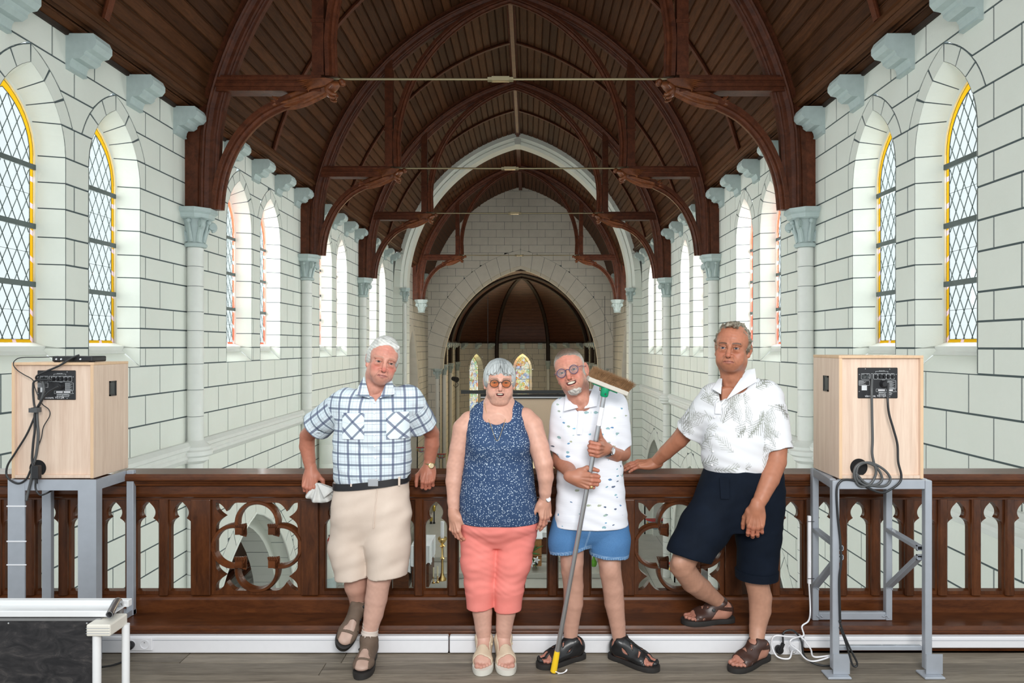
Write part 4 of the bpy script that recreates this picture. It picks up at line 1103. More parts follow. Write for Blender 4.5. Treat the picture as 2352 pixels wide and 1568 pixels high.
# ---- stands of welded grey section
def weld(mb, p, r=.006): mb.sphere(p, r, 6, 5)
def stand_right():
    Y0, Y1 = 3.375, 3.70
    A = PX(1917, 1550, Y0); B = PX(2129, 1550, Y0); C = PX(1871, 1425, Y1); D = PX(2039, 1425, Y1)
    r = empty('speaker_stand', (A.x, Y0, 0)); lab(r, 'grey welded steel speaker stand at the right with diagonal struts', 'stand'); O = Vector(r.location)
    zt = .962; s = .034
    def bar(nm, a, b, w=s, h=s): 
        o = MB().bar(Vector(a)-O, Vector(b)-O, w, h, up=(0, 1, 0) if abs(a[2]-b[2]) > .3 and abs(a[1]-b[1]) < .1 else (0, 0, 1)).build(nm, M['steel'], r); bevel(o, .003, 1); return o
    for p in (A, B): bar('leg', (p.x, Y0, .03), (p.x, Y0, zt-.002))
    for p in (C, D): bar('rear_leg', (p.x, Y1, .1425), (p.x, Y1, zt-.002))
    h = .045; zt2 = zt-h/2
    bar('top_rail', (A.x+s/2, Y0, zt2), (B.x-s/2, Y0, zt2), .03, h); bar('top_rail', (C.x+s/2, Y1, zt2), (D.x-s/2, Y1, zt2), .03, h)
    bar('side_rail', (A.x, Y0+s/2, zt2), (C.x, Y1-s/2, zt2), .03, h); bar('side_rail', (B.x, Y0+s/2, zt2), (D.x, Y1-s/2, zt2), .03, h)
    bar('rear_rail', (C.x+s/2, Y1, .165), (D.x-s/2, Y1, .165), .03, .04); bar('front_rail', (A.x+s/2, Y0+.02, .125), (B.x-s/2, Y0+.02, .125), .025, .022)
    for (f, k, lf) in ((A, C, 0), (B, D, 0)):
        zm = .60-.01
        bar('strut', (k.x, Y1, .632), (f.x-.02 if f is B else f.x+.035, Y0+.03, zm+.028), .036, .022); bar('strut', (k.x, Y1, .317), (f.x-.02 if f is B else f.x+.035, Y0+.03, zm-.018), .036, .022)
        for zz in (zm+.028, zm-.018):      # open tube ends
            xx = (f.x-.02 if f is B else f.x+.035)
            mb = MB()
            for q in ((-.018, .018, -.013, -.009), (-.018, .018, .009, .013), (-.018, -.015, -.013, .013), (.015, .018, -.013, .013)): mb.box(xx-O.x+q[0], xx-O.x+q[1], Y0+.018-O.y, Y0+.03-O.y, zz+q[2], zz+q[3])
            mb.build('tube_end', M['steel'], r)
            MB().box(xx-O.x-.014, xx-O.x+.014, Y0+.028-O.y, Y0+.0305-O.y, zz-.009, zz+.009).build('tube_bore', M['hole'], r)
    for p, w in ((A, .085), (B, .085)):
        o = MB().box(p.x-O.x-.016, p.x-O.x+w-.02, -.022, .0-.018, .012, .11).build('foot_plate', M['steel'], r)
        q = MB(); sx = -1 if p is A else 1; q.box(p.x-O.x-.055 if p is A else p.x-O.x-.04, p.x-O.x+.06, -.055, .03, .0, .011); bevel(q.build('foot', M['steel'], r), .003, 1)
    wb = MB()
    for p in ((C.x+.02, Y1-.018, .165), (D.x-.02, Y1-.018, .165), (C.x-.0, Y1-.018, .632), (D.x, Y1-.018, .632), (C.x, Y1-.018, .317), (D.x, Y1-.018, .317)): 
        for k in range(5): weld(wb, Vector(p)-O+Vector((-.014+.007*k, 0, random.uniform(-.006, .006))), .0045)
    wb.build('weld_bead', M['steel'], r)
    return A, B, C, D, Y0, Y1
A_, B_, C_, D_, Y0_, Y1_ = stand_right()
def stand_left():
    Y0, Y1 = 3.50, 3.78
    r = empty('speaker_stand', (PX(120, 1400, Y0).x, Y0, 0)); lab(r, 'grey flat-barred speaker stand at the left behind the low white frame', 'stand'); O = Vector(r.location)
    x = lambda p, Y: (p-CX)*Y/F-O.x
    zt = .938
    for a, b in ((19, 58), (180, 222)):
        o = MB().box(x(a, Y0), x(b, Y0), -.004, .004, .0, zt).build('leg', M['steel'], r)
        q = MB().box(x(b, Y0)-.006 if a > 100 else x(a, Y0), x(b, Y0) if a > 100 else x(a, Y0)+.006, .004, .045, 0, zt).build('leg_flange', M['steel'], r)
    for a, b, z0 in ((104, 125, .1425), (297, 313, .1425)):
        o = MB().box(x(a, Y1), x(b, Y1), Y1-Y0-.03, Y1-Y0, z0, zt+.0).build('rear_leg', M['steel'], r); bevel(o, .003, 1)
    MB().box(x(58, Y0), x(180, Y0), -.003, .005, zt-.055, zt).build('top_rail', M['steel'], r)
    mb = MB(); xa, xb = x(222, Y0), x(297, Y1)
    mb.add([(xa, 0, zt-.055), (xb, Y1-Y0-.03, zt-.055), (xb, Y1-Y0-.03, zt), (xa, 0, zt), (xa-.01, 0, zt-.055), (xb-.01, Y1-Y0-.03, zt-.055), (xb-.01, Y1-Y0-.03, zt), (xa-.01, 0, zt)], [(0, 1, 2, 3), (4, 7, 6, 5), (3, 2, 6, 7), (0, 4, 5, 1)])
    mb.build('side_rail', M['steel'], r)
    MB().box(x(104, Y1), x(313, Y1), Y1-Y0-.025, Y1-Y0-.0, .145, .17).build('rear_rail', M['steel'], r)
    o = MB().bar((x(305, Y1), Y1-Y0-.03, .16), (x(228, Y0), .01, .16), .03, .03).build('lower_side_rail', M['steel'], r)
    for z in (.80, .62, .50): MB().box(x(17, Y0), x(62, Y0), -.0065, -.003, z, z+.006).build('cable_tie', M['white_pl'], r)
stand_left()

# ---- cables
def cable(pts, r, mat, label, n=8, closed=False, name='cable'):
    P = spline(pts, n); mb = MB(); mb.tube(P, r, 8); o = mb.build(name, mat, None, smooth=True)
    lab(o, label, 'cable'); return o
def pc(Y, *ps): return [PX(p[0], p[1], Y if len(p) < 3 else p[2]) for p in ps]
YR, YLc = 3.352, 3.49
cable(pc(YR, (2003, 870, 3.378), (2002, 900), (2003, 960), (2004, 1010), (2003, 1040), (2007, 1062), (2012, 1085), (2000, 1110), (1975, 1116), (1962, 1095), (1966, 1072), (1985, 1062), (2012, 1072), (2026, 1098), (2015, 1112), (1988, 1114), (1968, 1098), (1972, 1070), (1998, 1062), (2030, 1078), (2045, 1100), (2030, 1116), (1990, 1110), (1965, 1085)), .0062, M['cable_grey'], 'grey signal cable coiled in loops before the right speaker port')
cable(pc(YR, (2040, 880, 3.378), (2039, 920), (2042, 950), (2052, 985), (2061, 1020), (2063, 1060), (2070, 1090), (2066, 1108), (2045, 1124), (2025, 1131), (1998, 1122), (1970, 1106), (1945, 1101), (1930, 1106), (1922, 1125), (1924, 1180), (1930, 1240), (1932, 1290, 3.35), (1928, 1330), (1929, 1400), (1930, 1428)), .0058, M['cable'], 'black mains cable hanging from the right speaker and looping to its stand')
cable(pc(3.353, (1928, 1425), (1938, 1455), (1953, 1490), (1968, 1520), (1966, 1530), (1958, 1526), (1950, 1500), (1940, 1468), (1929, 1440)), .005, M['cable'], 'black flex dangling in a long loop below the right stand')
cable([sR+Vector((-.02, -.046, .043))]+pc(3.56, (1800, 1452), (1822, 1448), (1840, 1470), (1845, 1500, 3.5), (1860, 1518, 3.46), (1890, 1528, 3.44), (1930, 1527, 3.44)), .0052, M['cable'], 'black flex from the trunking plug to the right stand, along the floor')
cable(pc(3.66, (1858, 1340), (1861, 1400), (1857, 1425, 3.6), (1842, 1438, 3.58), (1845, 1460, 3.57), (1815, 1462, 3.55), (1780, 1460, 3.54), (1772, 1480, 3.54), (1785, 1507, 3.52), (1812, 1512, 3.5), (1819, 1495, 3.54))+[sR+Vector((.04, -.038, 0))], .0042, M['white_pl'], 'white flex running from the upright power strip to the trunking socket', name='flex')
cable(pc(3.52, (1842, 1460, 3.57), (1818, 1468), (1816, 1480), (1835, 1495), (1850, 1512, 3.47), (1868, 1518, 3.43), (1895, 1512, 3.43), (1908, 1505, 3.43), (1870, 1508, 3.44), (1862, 1490, 3.5), (1848, 1470, 3.55), (1838, 1462, 3.57)), .0042, M['white_pl'], 'white flex lying in a loose loop on the boards by the right stand', name='flex')
ps = empty('power_strip', PX(1858, 1340, 3.665)); lab(ps, 'slim white power strip tied upright to the back leg of the right stand', 'power strip')
o = MB().box(-.009, .009, -.012, .006, 0, .365).build('strip_body', M['white_pl'], ps); bevel(o, .004, 2)
for z in (.03, .335): MB().box(-.011, .024, -.014, -.012, z, z+.003).build('wire_tie', M['black'], ps)
ks = empty('strip_switch', (0, 0, 0)); ks.parent = ps; MB().box(-.005, .005, -.015, -.012, .10, .12).build('switch', M['white_pl'], ps); bpy.data.objects.remove(ks)
# left speaker wiring
rb = empty('wireless_receiver', PX(183, 822, 3.60)); rb.location.z = oL.z+hL; lab(rb, 'small black wireless receiver lying on top of the left loudspeaker', 'receiver')
o = MB().box(-.105, .105, -.06, .06, .003, .032).build('case', M['black'], rb); bevel(o, .006, 2)
for x in (-.08, -.055, .045): MB().lathe([(.005, -.0625), (.005, -.0605), (.0, -.0605)], (x, 0, .017), 10, 'y').build('socket', M['chrome'], rb)
MB().box(-.008, .012, -.075, -.06, .010, .024).build('jack_plug', M['black'], rb)
for x in (-.09, .09): MB().box(x-.01, x+.01, -.05, -.03, 0, .003).build('rubber_foot', M['black'], rb)
cable(pc(3.50, (182, 815, 3.53), (165, 822, 3.52), (135, 840), (105, 853), (86, 862), (84, 870, 3.515), (100, 871, 3.52)), .005, M['cable'], 'thick black lead from the receiver across the left amplifier plate')
cable(pc(3.50, (134, 818, 3.55), (100, 820, 3.53), (50, 821, 3.512), (34, 828), (31, 838), (40, 850), (55, 860), (75, 872), (80, 890), (95, 925), (112, 940), (114, 955), (100, 980), (95, 1005), (86, 1030)), .0024, M['cable'], 'thin black wire drooping from the receiver down the left speaker')
cable(pc(YLc, (120, 872, 3.5), (82, 874), (76, 890), (78, 925), (82, 945), (76, 965), (60, 1000), (35, 1040), (17, 1070), (17, 1095), (40, 1110), (60, 1100), (70, 1080), (80, 1060)), .0050, M['cable'], 'black cable looping out past the left edge of the left speaker')
cable(pc(YLc, (98, 875, 3.5), (101, 895), (95, 920), (86, 940), (86, 970), (88, 1000), (84, 1040), (76, 1070), (72, 1100), (66, 1125), (60, 1150, 3.48)), .0068, M['cable_grey'], 'thick grey cable hanging straight down the left speaker')
cable(pc(YLc-.006, (135, 887, 3.49), (112, 900), (92, 925), (80, 950), (80, 985), (76, 1020), (74, 1060), (80, 1080)), .0055, M['cable'], 'black mains lead from the left amplifier inlet')
cable(pc(YLc-.006, (82, 1100), (82, 1122), (92, 1136), (108, 1132), (125, 1122, 3.6)), .0045, M['cable'], 'black lead leaving the little adapter under the left speaker')
ad = empty('power_adapter', PX(84, 1083, 3.478)); lab(ad, 'small black adapter block hanging before the left speaker port', 'adapter')
o = MB().box(-.017, .017, -.014, .014, -.036, .032).build('case', M['black'], ad); bevel(o, .004, 2)
MB().tube([(0, 0, -.034), (0, 0, -.06)], .006, 8).build('strain_relief', M['black'], ad)
st = empty('cable_strap', PX(83, 941, 3.482)); lab(st, 'dark velcro strap gathering the cables on the left speaker', 'strap')
MB().lathe([(.020, -.012), (.023, -.012), (.023, .012), (.020, .012)], (0, 0, 0), 16).build('band', M['cable_grey'], st, smooth=40); MB().box(-.02, .022, -.026, -.022, -.011, .011).build('loose_end', M['cable_grey'], st)
cable([sL+Vector((-.042, -.05, -.042))]+pc(3.57, (297, 1512, 3.55), (280, 1520, 3.5), (255, 1528, 3.45), (230, 1532, 3.4)), .0048, M['cable'], 'black flex from the left plug along the floorboards')
# wall cable clips along the right lower wall would be here in the nave

# ---------------------------------------------------------------- low white frame with a black board, bottom left
def low_frame():
    Y = 2.86; r = empty('folding_frame', (PX(110, 1500, Y).x, Y, 0)); lab(r, 'low white metal frame with a scuffed black board, bottom left corner', 'frame'); O = Vector(r.location)
    x = lambda p, yy=Y: (p-CX)*yy/F-O.x
    z = lambda p, yy=Y: H-(p-CY)*yy/F
    xl = x(-160)
    t = NT('scuffed_black_board'); v = t.coord('Object', (3, 3, 6)); n = t.noise(v, 3, 5, .65, 1.5); n2 = t.noise(v, 40, 2)
    c = t.ramp(n, [(.38, (.010, .010, .012)), (.55, (.030, .028, .030)), (.72, (.085, .076, .072))]); t.base(t.mix(t.math('MULTIPLY', n2, .25), c, (.03, .03, .035))).rough(.45); M['board'] = t.mat
    MB().box(xl, x(219), .0, .012, .0+.05, z(1425)).build('black_board', M['board'], r)
    for q in ((x(200), z(1431)), (x(20), z(1431))):
        MB().lathe([(0, -.003), (.004, -.002), (.0045, .0)], (q[0], 0, q[1]), 10, 'y').build('screw', M['chrome'], r)
    o = MB().box(xl, x(248), .0, .03, z(1417), z(1403)).build('front_rail', M['white_metal'], r); bevel(o, .003, 2)
    o = MB().box(xl, x(232), -.002, .016, z(1425), z(1419)).build('rail_lip', M['alu'], r)
    o = MB().box(xl, x(256), .12, .15, z(1403)-.03, z(1403)+.0).build('rear_rail', M['white_metal'], r); bevel(o, .003, 2)
    MB().box(xl, x(250), .03, .12, z(1417), z(1417)+.006).build('rail_web', M['white_metal'], r)
    o = MB().box(x(217), x(271), -.055, .07, z(1449), z(1422)).build('corner_bracket', M['bracket'], r); bevel(o, .006, 2)
    gm = MB()
    for zz in (1430, 1436, 1442): gm.box(x(217)-.0005, x(270), -.0558, -.055, z(zz)-.0008, z(zz)+.0008)
    gm.build('moulded_groove', M['steel'], r)
    for a, b, yy in ((224, 242, -.03), (261, 278, .06)):
        w = (x(b)-x(a))/2; MB().tube([((x(a)+x(b))/2, yy, .0), ((x(a)+x(b))/2, yy, z(1446))], w, 16).build('leg', M['white_metal'], r, smooth=40)
    q3 = lambda p, q_, d: (x(p, Y+d), d, z(q_, Y+d))
    P = [q3(252, 1411, -.06), q3(256, 1402, -.03), q3(262, 1391, .02), q3(269, 1380, .07), q3(274, 1384, .10), q3(275, 1400, .11), q3(275, 1420, .11)]
    MB().tube(spline(P, 6), .0145, 14, cap=False).build('bent_tube', M['alu'], r, smooth=40)
    MB().lathe([(.0145, -.0), (.0115, .0), (.0115, .02)], (x(252, Y-.06), -.062, z(1411, Y-.06)), 16, 'y').build('tube_mouth', M['alu'], r, smooth=40)
    MB().lathe([(.0112, .01), (0, .01)], (x(252, Y-.06), -.062, z(1411, Y-.06)), 16, 'y').build('tube_bore', M['hole'], r)
    # far leg pair out of frame keeps the board standing
    for yy in (-.03, .12): MB().tube([(xl+.03, yy, 0), (xl+.03, yy, z(1446))], .0145, 12).build('leg', M['white_metal'], r, smooth=40)
M['bracket'] = plain('ivory_plastic', (.72, .69, .62), .45, 0, .03)
low_frame()

# ================================================================ the choir seen past and through the balustrade
def screen():
    Y = 31.0; r = empty('projection_screen', PX(1260, 1010, Y)); lab(r, 'large beige projection screen in a black case, hanging in the choir', 'screen'); O = Vector(r.location)
    x = lambda p: (p-CX)*Y/F-O.x
    z = lambda p: H-(p-CY)*Y/F-O.z
    MB().box(x(1106), x(1398), .0, .02, z(1018), z(914)).build('cloth', M['beige_screen'], r)
    MB().box(x(1104), x(1400), -.08, .10, z(915), z(905)).build('screen_case', M['black'], r)
    MB().box(x(1104), x(1400), -.085, -.08, z(913.4), z(910.4)).build('bright_edge', M['alu'], r)
    MB().box(x(1058), x(1410), .12, .24, z(904.5), z(896.5)).build('carrier_beam', M['black_metal2'], r)
    MB().box(x(1106), x(1398), -.02, .04, z(1020), z(1017)).build('weight_bar', M['black'], r)
    for p in (1120, 1390): MB().tube([(x(p), .18, z(897)), (x(p), .18, z(897)+4.3)], .012, 6).build('suspension_wire', M['black'], r)
screen()
ZS = ZF+.6
def ground(y): return ZF+sum(.15 for q in (17.9, 18.5, 19.2, 20.2) if y > q)
def yfor(py, z): return (H-z)*F/(py-CY)
def brass_candlestick(px, pyb, pyt, label, h=None, Y=None):
    Y = Y or yfor(pyb, ZS); b = PX(px, pyb, Y); h = h or PX(px, pyt, Y).z-b.z
    r = empty('candlestick', b); lab(r, label, 'candlestick', None)
    k = h/1.0
    MB().lathe([(0, 0), (.11*k, 0), (.12*k, .03*k), (.05*k, .08*k), (.03*k, .12*k), (.055*k, .17*k), (.025*k, .22*k), (.02*k, .30*k), (.05*k, .33*k), (.02*k, .36*k), (.06*k, .40*k), (0, .41*k)], n=14).build('stem', M['brass'], r, smooth=40)
    MB().lathe([(0, .40*k), (.045*k, .40*k), (.045*k, .98*k), (0, 1.0*k)], n=12).build('candle', M['candle'], r, smooth=40)
M['candle'] = plain('ivory_wax', (.78, .72, .50), .5)
brass_candlestick(995.5, 1339, 1302, 'short brass candlestick on the choir step, left of a pair')
brass_candlestick(1005, 1338, 1300, 'short brass candlestick on the choir step, right of a pair')
def altar_table(px0, px1, pyt, pyb, label, depth=1.2, drape=.45, yb=None):
    Y = yfor(pyb, ZS); a = PX(px0, pyt, Y); b = PX(px1, pyb, Y); h = a.z-ZS
    r = empty('cloth_covered_table', ((a.x+b.x)/2, Y+depth/2, ZS)); lab(r, label, 'table'); w = (b.x-a.x)/2
    MB().box(-w, w, -depth/2, depth/2, 0, h-.05).build('wooden_body', M['bal'], r)
    mb = MB(); N = 26; pts = []
    per = [(-w-.03, -depth/2-.03), (w+.03, -depth/2-.03), (w+.03, depth/2+.03), (-w-.03, depth/2+.03)]
    ring = []
    for (p, q) in zip(per, per[1:]+per[:1]):
        for i in range(N): ring.append((p[0]+(q[0]-p[0])*i/N, p[1]+(q[1]-p[1])*i/N))
    vs = [(x, y, h) for x, y in ring]+[(x*(1+.05*math.sin(k*1.7)), y*(1+.04*math.sin(k*1.3)), h-h*drape*(1+.12*math.sin(k*.45))) for k, (x, y) in enumerate(ring)]
    n = len(ring); mb.add(vs, [(i, (i+1) % n, n+(i+1) % n, n+i) for i in range(n)]+[tuple(range(n))]); mb.build('white_cloth', M['white_cloth'], r, smooth=35, fix=False)
altar_table(946, 985, 1253, 1348, 'long table under a white cloth below, left of the brass candlesticks', 1.0)
altar_table(900, 938, 1286, 1352, 'second white-draped table below, seen left of the first mullion', .8)
altar_table(1190, 1256, 1222, 1272, 'altar with white cloth below, behind the wooden lectern', .9, .25)
def tall_stand(px, pyb, pyt, label, name='paschal_candle_stand', candle=True):
    Y = yfor(pyb, ZS); b = PX(px, pyb, Y); h = PX(px, pyt, Y).z-b.z; r = empty(name, b); lab(r, label, 'candle stand')
    MB().lathe([(0, 0), (.11, 0), (.11, .04), (.06, .10), (.035, .2), (.03, h*.35), (.07, h*.37), (.03, h*.40), (.03, h*.55), (.08, h*.58), (.03, h*.61), (.10, h*.66), (.13, h*.70), (.12, h*.72), (0, h*.72)], n=14).build('stem', M['brass'], r, smooth=40)
    if candle: MB().lathe([(0, h*.70), (.05, h*.70), (.05, h*.99), (0, h)], n=12).build('candle', M['white_pl'], r, smooth=40)
tall_stand(1016, 1332, 1196, 'tall brass stand with a white candle, below by the woman in blue')
for px, t, lb in ((997, 1165, 'taller black processional pole with a gilt head, against the pale pillar'), (990, 1190, 'shorter black pole with ring top, against the pale pillar')):
    Y = 24.0; b = PX(px, 1250, Y); b.z = ZS; hh = PX(px, t, Y).z-ZS; r = empty('processional_pole', b); lab(r, lb, 'pole')
    MB().tube([(0, 0, 0), (0, 0, hh*.9)], .022, 8).build('shaft', M['black'], r); MB().sphere((0, 0, hh*.93), (.06, .03, .12), 10, 8).build('gilt_head', M['gold'], r, smooth=True); MB().lathe([(0, 0), (.045, 0), (.04, .05), (0, .06)], n=12).build('foot', M['black'], r)
def lectern():
    Y = yfor(1300, ZS); b = PX(1228, 1300, Y); r = empty('lectern', b); lab(r, 'light oak lectern below with a spray of white lilies on its front', 'lectern'); k = Y/F
    o = MB().box(-15*k, 16*k, 0, .5, 0, 66*k).build('front_panel', M['oak'], r); bevel(o, .01, 1)
    for z in (22, 44): MB().box(-15.5*k, 16.5*k, -.012, .0, z*k, (z+1)*k).build('panel_rail', M['bal'], r)
    MB().add([(-17*k, -.08, 66*k), (18*k, -.08, 66*k), (18*k, .6, 76*k), (-17*k, .6, 76*k), (-17*k, -.08, 64*k), (18*k, -.08, 64*k), (18*k, .6, 74*k), (-17*k, .6, 74*k)], [(0, 1, 2, 3), (4, 7, 6, 5), (0, 4, 5, 1), (1, 5, 6, 2), (2, 6, 7, 3), (3, 7, 4, 0)]).build('book_slope', M['white_cloth'], r)
    MB().add([(-12*k, -.03, 6*k), (6*k, -.03, 2*k), (9*k, -.03, 10*k), (-9*k, -.03, 18*k)], [(0, 1, 2, 3)]).build('dark_book', M['black'], r)
    fl = empty('lily_spray', b+Vector((-10*k, -.12, 34*k))); lab(fl, 'white lilies with green leaves on the front of the lectern', 'flowers')
    lm = MB(); wm = MB()
    for i in range(12):
        a = random.uniform(0, 6.28); L = random.uniform(.2, .5); lm.tube([(0, 0, 0), (math.cos(a)*L*.5, -.05, math.sin(a)*L*.6), (math.cos(a)*L, -.08, math.sin(a)*L)], [.012, .03, .004], 5)
    for i in range(5):
        a = random.uniform(3.4, 6); c = Vector((math.cos(a)*.22, -.14, math.sin(a)*.25)); 
        for q in range(5): t = q*1.256; wm.tube([c, c+Vector((.06*math.cos(t), -.05, .06*math.sin(t))), c+Vector((.11*math.cos(t), -.03, .11*math.sin(t)))], [.015, .03, .004], 5)
    lm.build('leaves', M['leaf'], fl, smooth=True); wm.build('blossom', M['white_cloth'], fl, smooth=True)
M['oak'] = wood('light_oak', (.30, .13, .04), (.50, .25, .09), (3, 3, 1), 3, .4, .1)
M['leaf'] = plain('leaf_green', (.06, .16, .04), .5, 0, .3, 40)
lectern()
def vase():
    Y = yfor(1296, ZS); b = PX(1364, 1300, Y); k = Y/F; r = empty('flower_vase', b); lab(r, 'green glass bottle vase below, between the legs in denim shorts', 'vase')
    MB().lathe([(0, 0), (5*k, 0), (7*k, 5*k), (7*k, 10*k), (3*k, 17*k), (2*k, 24*k), (2.6*k, 28*k), (0, 28*k)], n=18).build('glass_body', M['green_glass'], r, smooth=40)
    lf = MB(); 
    for i in range(9): a = i*.7; lf.tube([(0, 0, 26*k), (math.cos(a)*.12, math.sin(a)*.08, 34*k), (math.cos(a)*.3, math.sin(a)*.2, 38*k+.05*i)], [.01, .03, .005], 5)
    lf.build('leaves', M['leaf'], r, smooth=True)
M['green_glass'] = plain('green_glass', (.12, .36, .03), .1)
vase()
def console(px, py, Y, s, label, face):
    """painted wall bracket: red slab, blue-grey body, gilt leaves, red base line"""
    r = empty('statue_bracket', PX(px, py, Y)); lab(r, label, 'bracket', None); k = s*Y/F
    def slab(nm, z0, z1, w0, w1, m):
        mb = MB(); vs = []
        for (z, w) in ((z0, w0), (z1, w1)):
            for i in range(7):
                t = -math.pi+math.pi*i/6; vs.append((w*k*math.cos(t), w*k*.9*math.sin(t), z*k))
        n = 7; mb.add(vs, [(i, i+1, n+i+1, n+i) for i in range(6)]+[tuple(range(n))[::-1], tuple(range(n, 2*n)), (0, n, 2*n-1, n-1)]); return mb.build(nm, m, r)
    slab('red_slab', -4, 0, 28, 28, M['red']); slab('body', -20, -4, 20, 26, M['blue_grey']); slab('foot', -30, -20, 7, 20, M['blue_grey']); slab('red_line', -23, -20, 21.5, 21.5, M['red'])
    gm = MB()
    for i in range(5):
        t = -math.pi+math.pi*(i+.5)/5
        for q in range(3): gm.sphere((24*k*math.cos(t)+q*.8*k-k, 24*k*.9*math.sin(t), (-16+q*3.5)*k), (3*k, 2.5*k, 2.2*k), 8, 6)
    gm.build('gilt_leaves', M['gold'], r, smooth=True)
console(968, 1026, 27.0, .42, 'red and blue painted bracket with gilt leaves on the far left pier', 1)
console(1014, 1041, 33.5, .40, 'darker painted bracket half hidden at the left of the choir arch', 1)
console(1505, 1190, 22.2, .80, 'blue painted bracket with red edge, upper one right of the denim shorts', -1)
console(1560, 1290, 14.6, .95, 'red-edged painted bracket with gilt flowers, lower one by the raised knee', -1)
def extinguisher():
    Y = 15.9; b = PX(757, 1258, Y); r = empty('fire_extinguisher', b); lab(r, 'red fire extinguisher on the grey pillar base, left of the beige shorts', 'extinguisher'); k = Y/F
    MB().lathe([(0, 0), (4.6*k, 0), (5*k, 2*k), (5*k, 19*k), (3*k, 23*k), (1.6*k, 24*k), (1.6*k, 27*k), (0, 27*k)], n=16).build('cylinder', M['red'], r, smooth=40)
    MB().box(-2.5*k, 3.2*k, -5.2*k, -4.4*k, 8*k, 16*k).build('label', M['blue_grey'], r); MB().box(-2*k, 4*k, -k, k, 26*k, 30*k).build('valve', M['black'], r)
    MB().tube(spline([(2*k, 0, 27*k), (6*k, 0, 22*k), (6*k, 0, 8*k)], 5), .8*k, 6).build('hose', M['black'], r)
    p = empty('stone_pier', (b.x-.15, Y+.36, ZF)); lab(p, 'round pale pillar with grey foot behind the red fire extinguisher', 'pier'); z = 0
    while z < 5: MB().lathe([(.195, z), (.20, z+.01), (.20, z+.44), (.195, z+.45)], n=16).build('pier_stone', M['plaster'] if z > 1.3 else M['stone_grey'], p, smooth=40); z += .45
extinguisher()
def side_clutter():
    Y = yfor(1346, ZF)+.3; b = PX(742, 1340, Y); r = empty('prayer_bench', (b.x, Y, ZF)); lab(r, 'brown wooden bench below with a sloping rail, left of the beige shorts', 'bench'); k = Y/F
    MB().bar((-8*k, 0, 4*k), (14*k, .4, 34*k), .06, .06).build('rail', M['oak'], r); MB().box(-8*k, 22*k, .3, .4, 0, 18*k).build('panel', M['bal'], r)
    for x in (-4, 18): MB().box(x*k, (x+2)*k, .2, .3, 0, 20*k).build('leg', M['bal'], r)
    w = empty('wash_bowl', PX(748, 1313, Y+.9)); lab(w, 'white oval bowl standing below, left of the beige shorts', 'bowl')
    MB().lathe([(0, 0), (6*k, 0), (10*k, 7*k), (11*k, 7.5*k), (9*k, 6*k), (0, 2*k)], n=20).build('bowl_body', M['white_pl'], w, smooth=40)
    pd = empty('bowl_pedestal', (0, 0, 0)); bpy.data.objects.remove(pd)
    MB().lathe([(5*k, -.01), (5*k, ZF-w.location.z), (0, ZF-w.location.z)], n=14).build('pedestal', M['bal'], w)
    s = empty('red_shelf', PX(760, 1283, Y+1.5)); lab(s, 'red-edged shelf board below the fire extinguisher', 'shelf'); MB().box(-.25, .5, -.3, .3, -.06, .0).build('board', M['red'], s)
    for x in (-.2, .45): MB().box(x-.03, x+.03, -.2, .2, ZF-s.location.z, -.06).build('leg', M['bal'], s)
side_clutter()
def black_cabinet():
    Y = 13.6; b = PX(548, 1330, Y); r = empty('hanging_banner', b); lab(r, 'black banner hanging inside the left aisle arch', 'banner')
    MB().box(-.22, .18, 0, .03, 0, 1.1).build('cloth', M['black'], r); MB().tube([(-.25, .015, 1.1), (.2, .015, 1.1)], .02, 8).build('rod', M['bal'], r)
def spotlights():
    r = empty('wall_spotlight', PX(1046, 869, 33.0)); lab(r, 'small black spotlight on the left side of the choir arch', 'lamp')
    MB().tube([(-.12, 0, 0), (.1, -.25, -.05)], [.10, .13], 12).build('lamp_body', M['black'], r); MB().box(-.18, -.08, -.05, .6, -.04, .04).build('bracket', M['black_metal2'], r)
    MB().tube(spline([(0, 0, -.1), (.14, 0, -.3), (0, 0, -.42), (-.1, 0, -.3)], 6), .012, 6).build('loose_wire', M['black'], r)
spotlights()
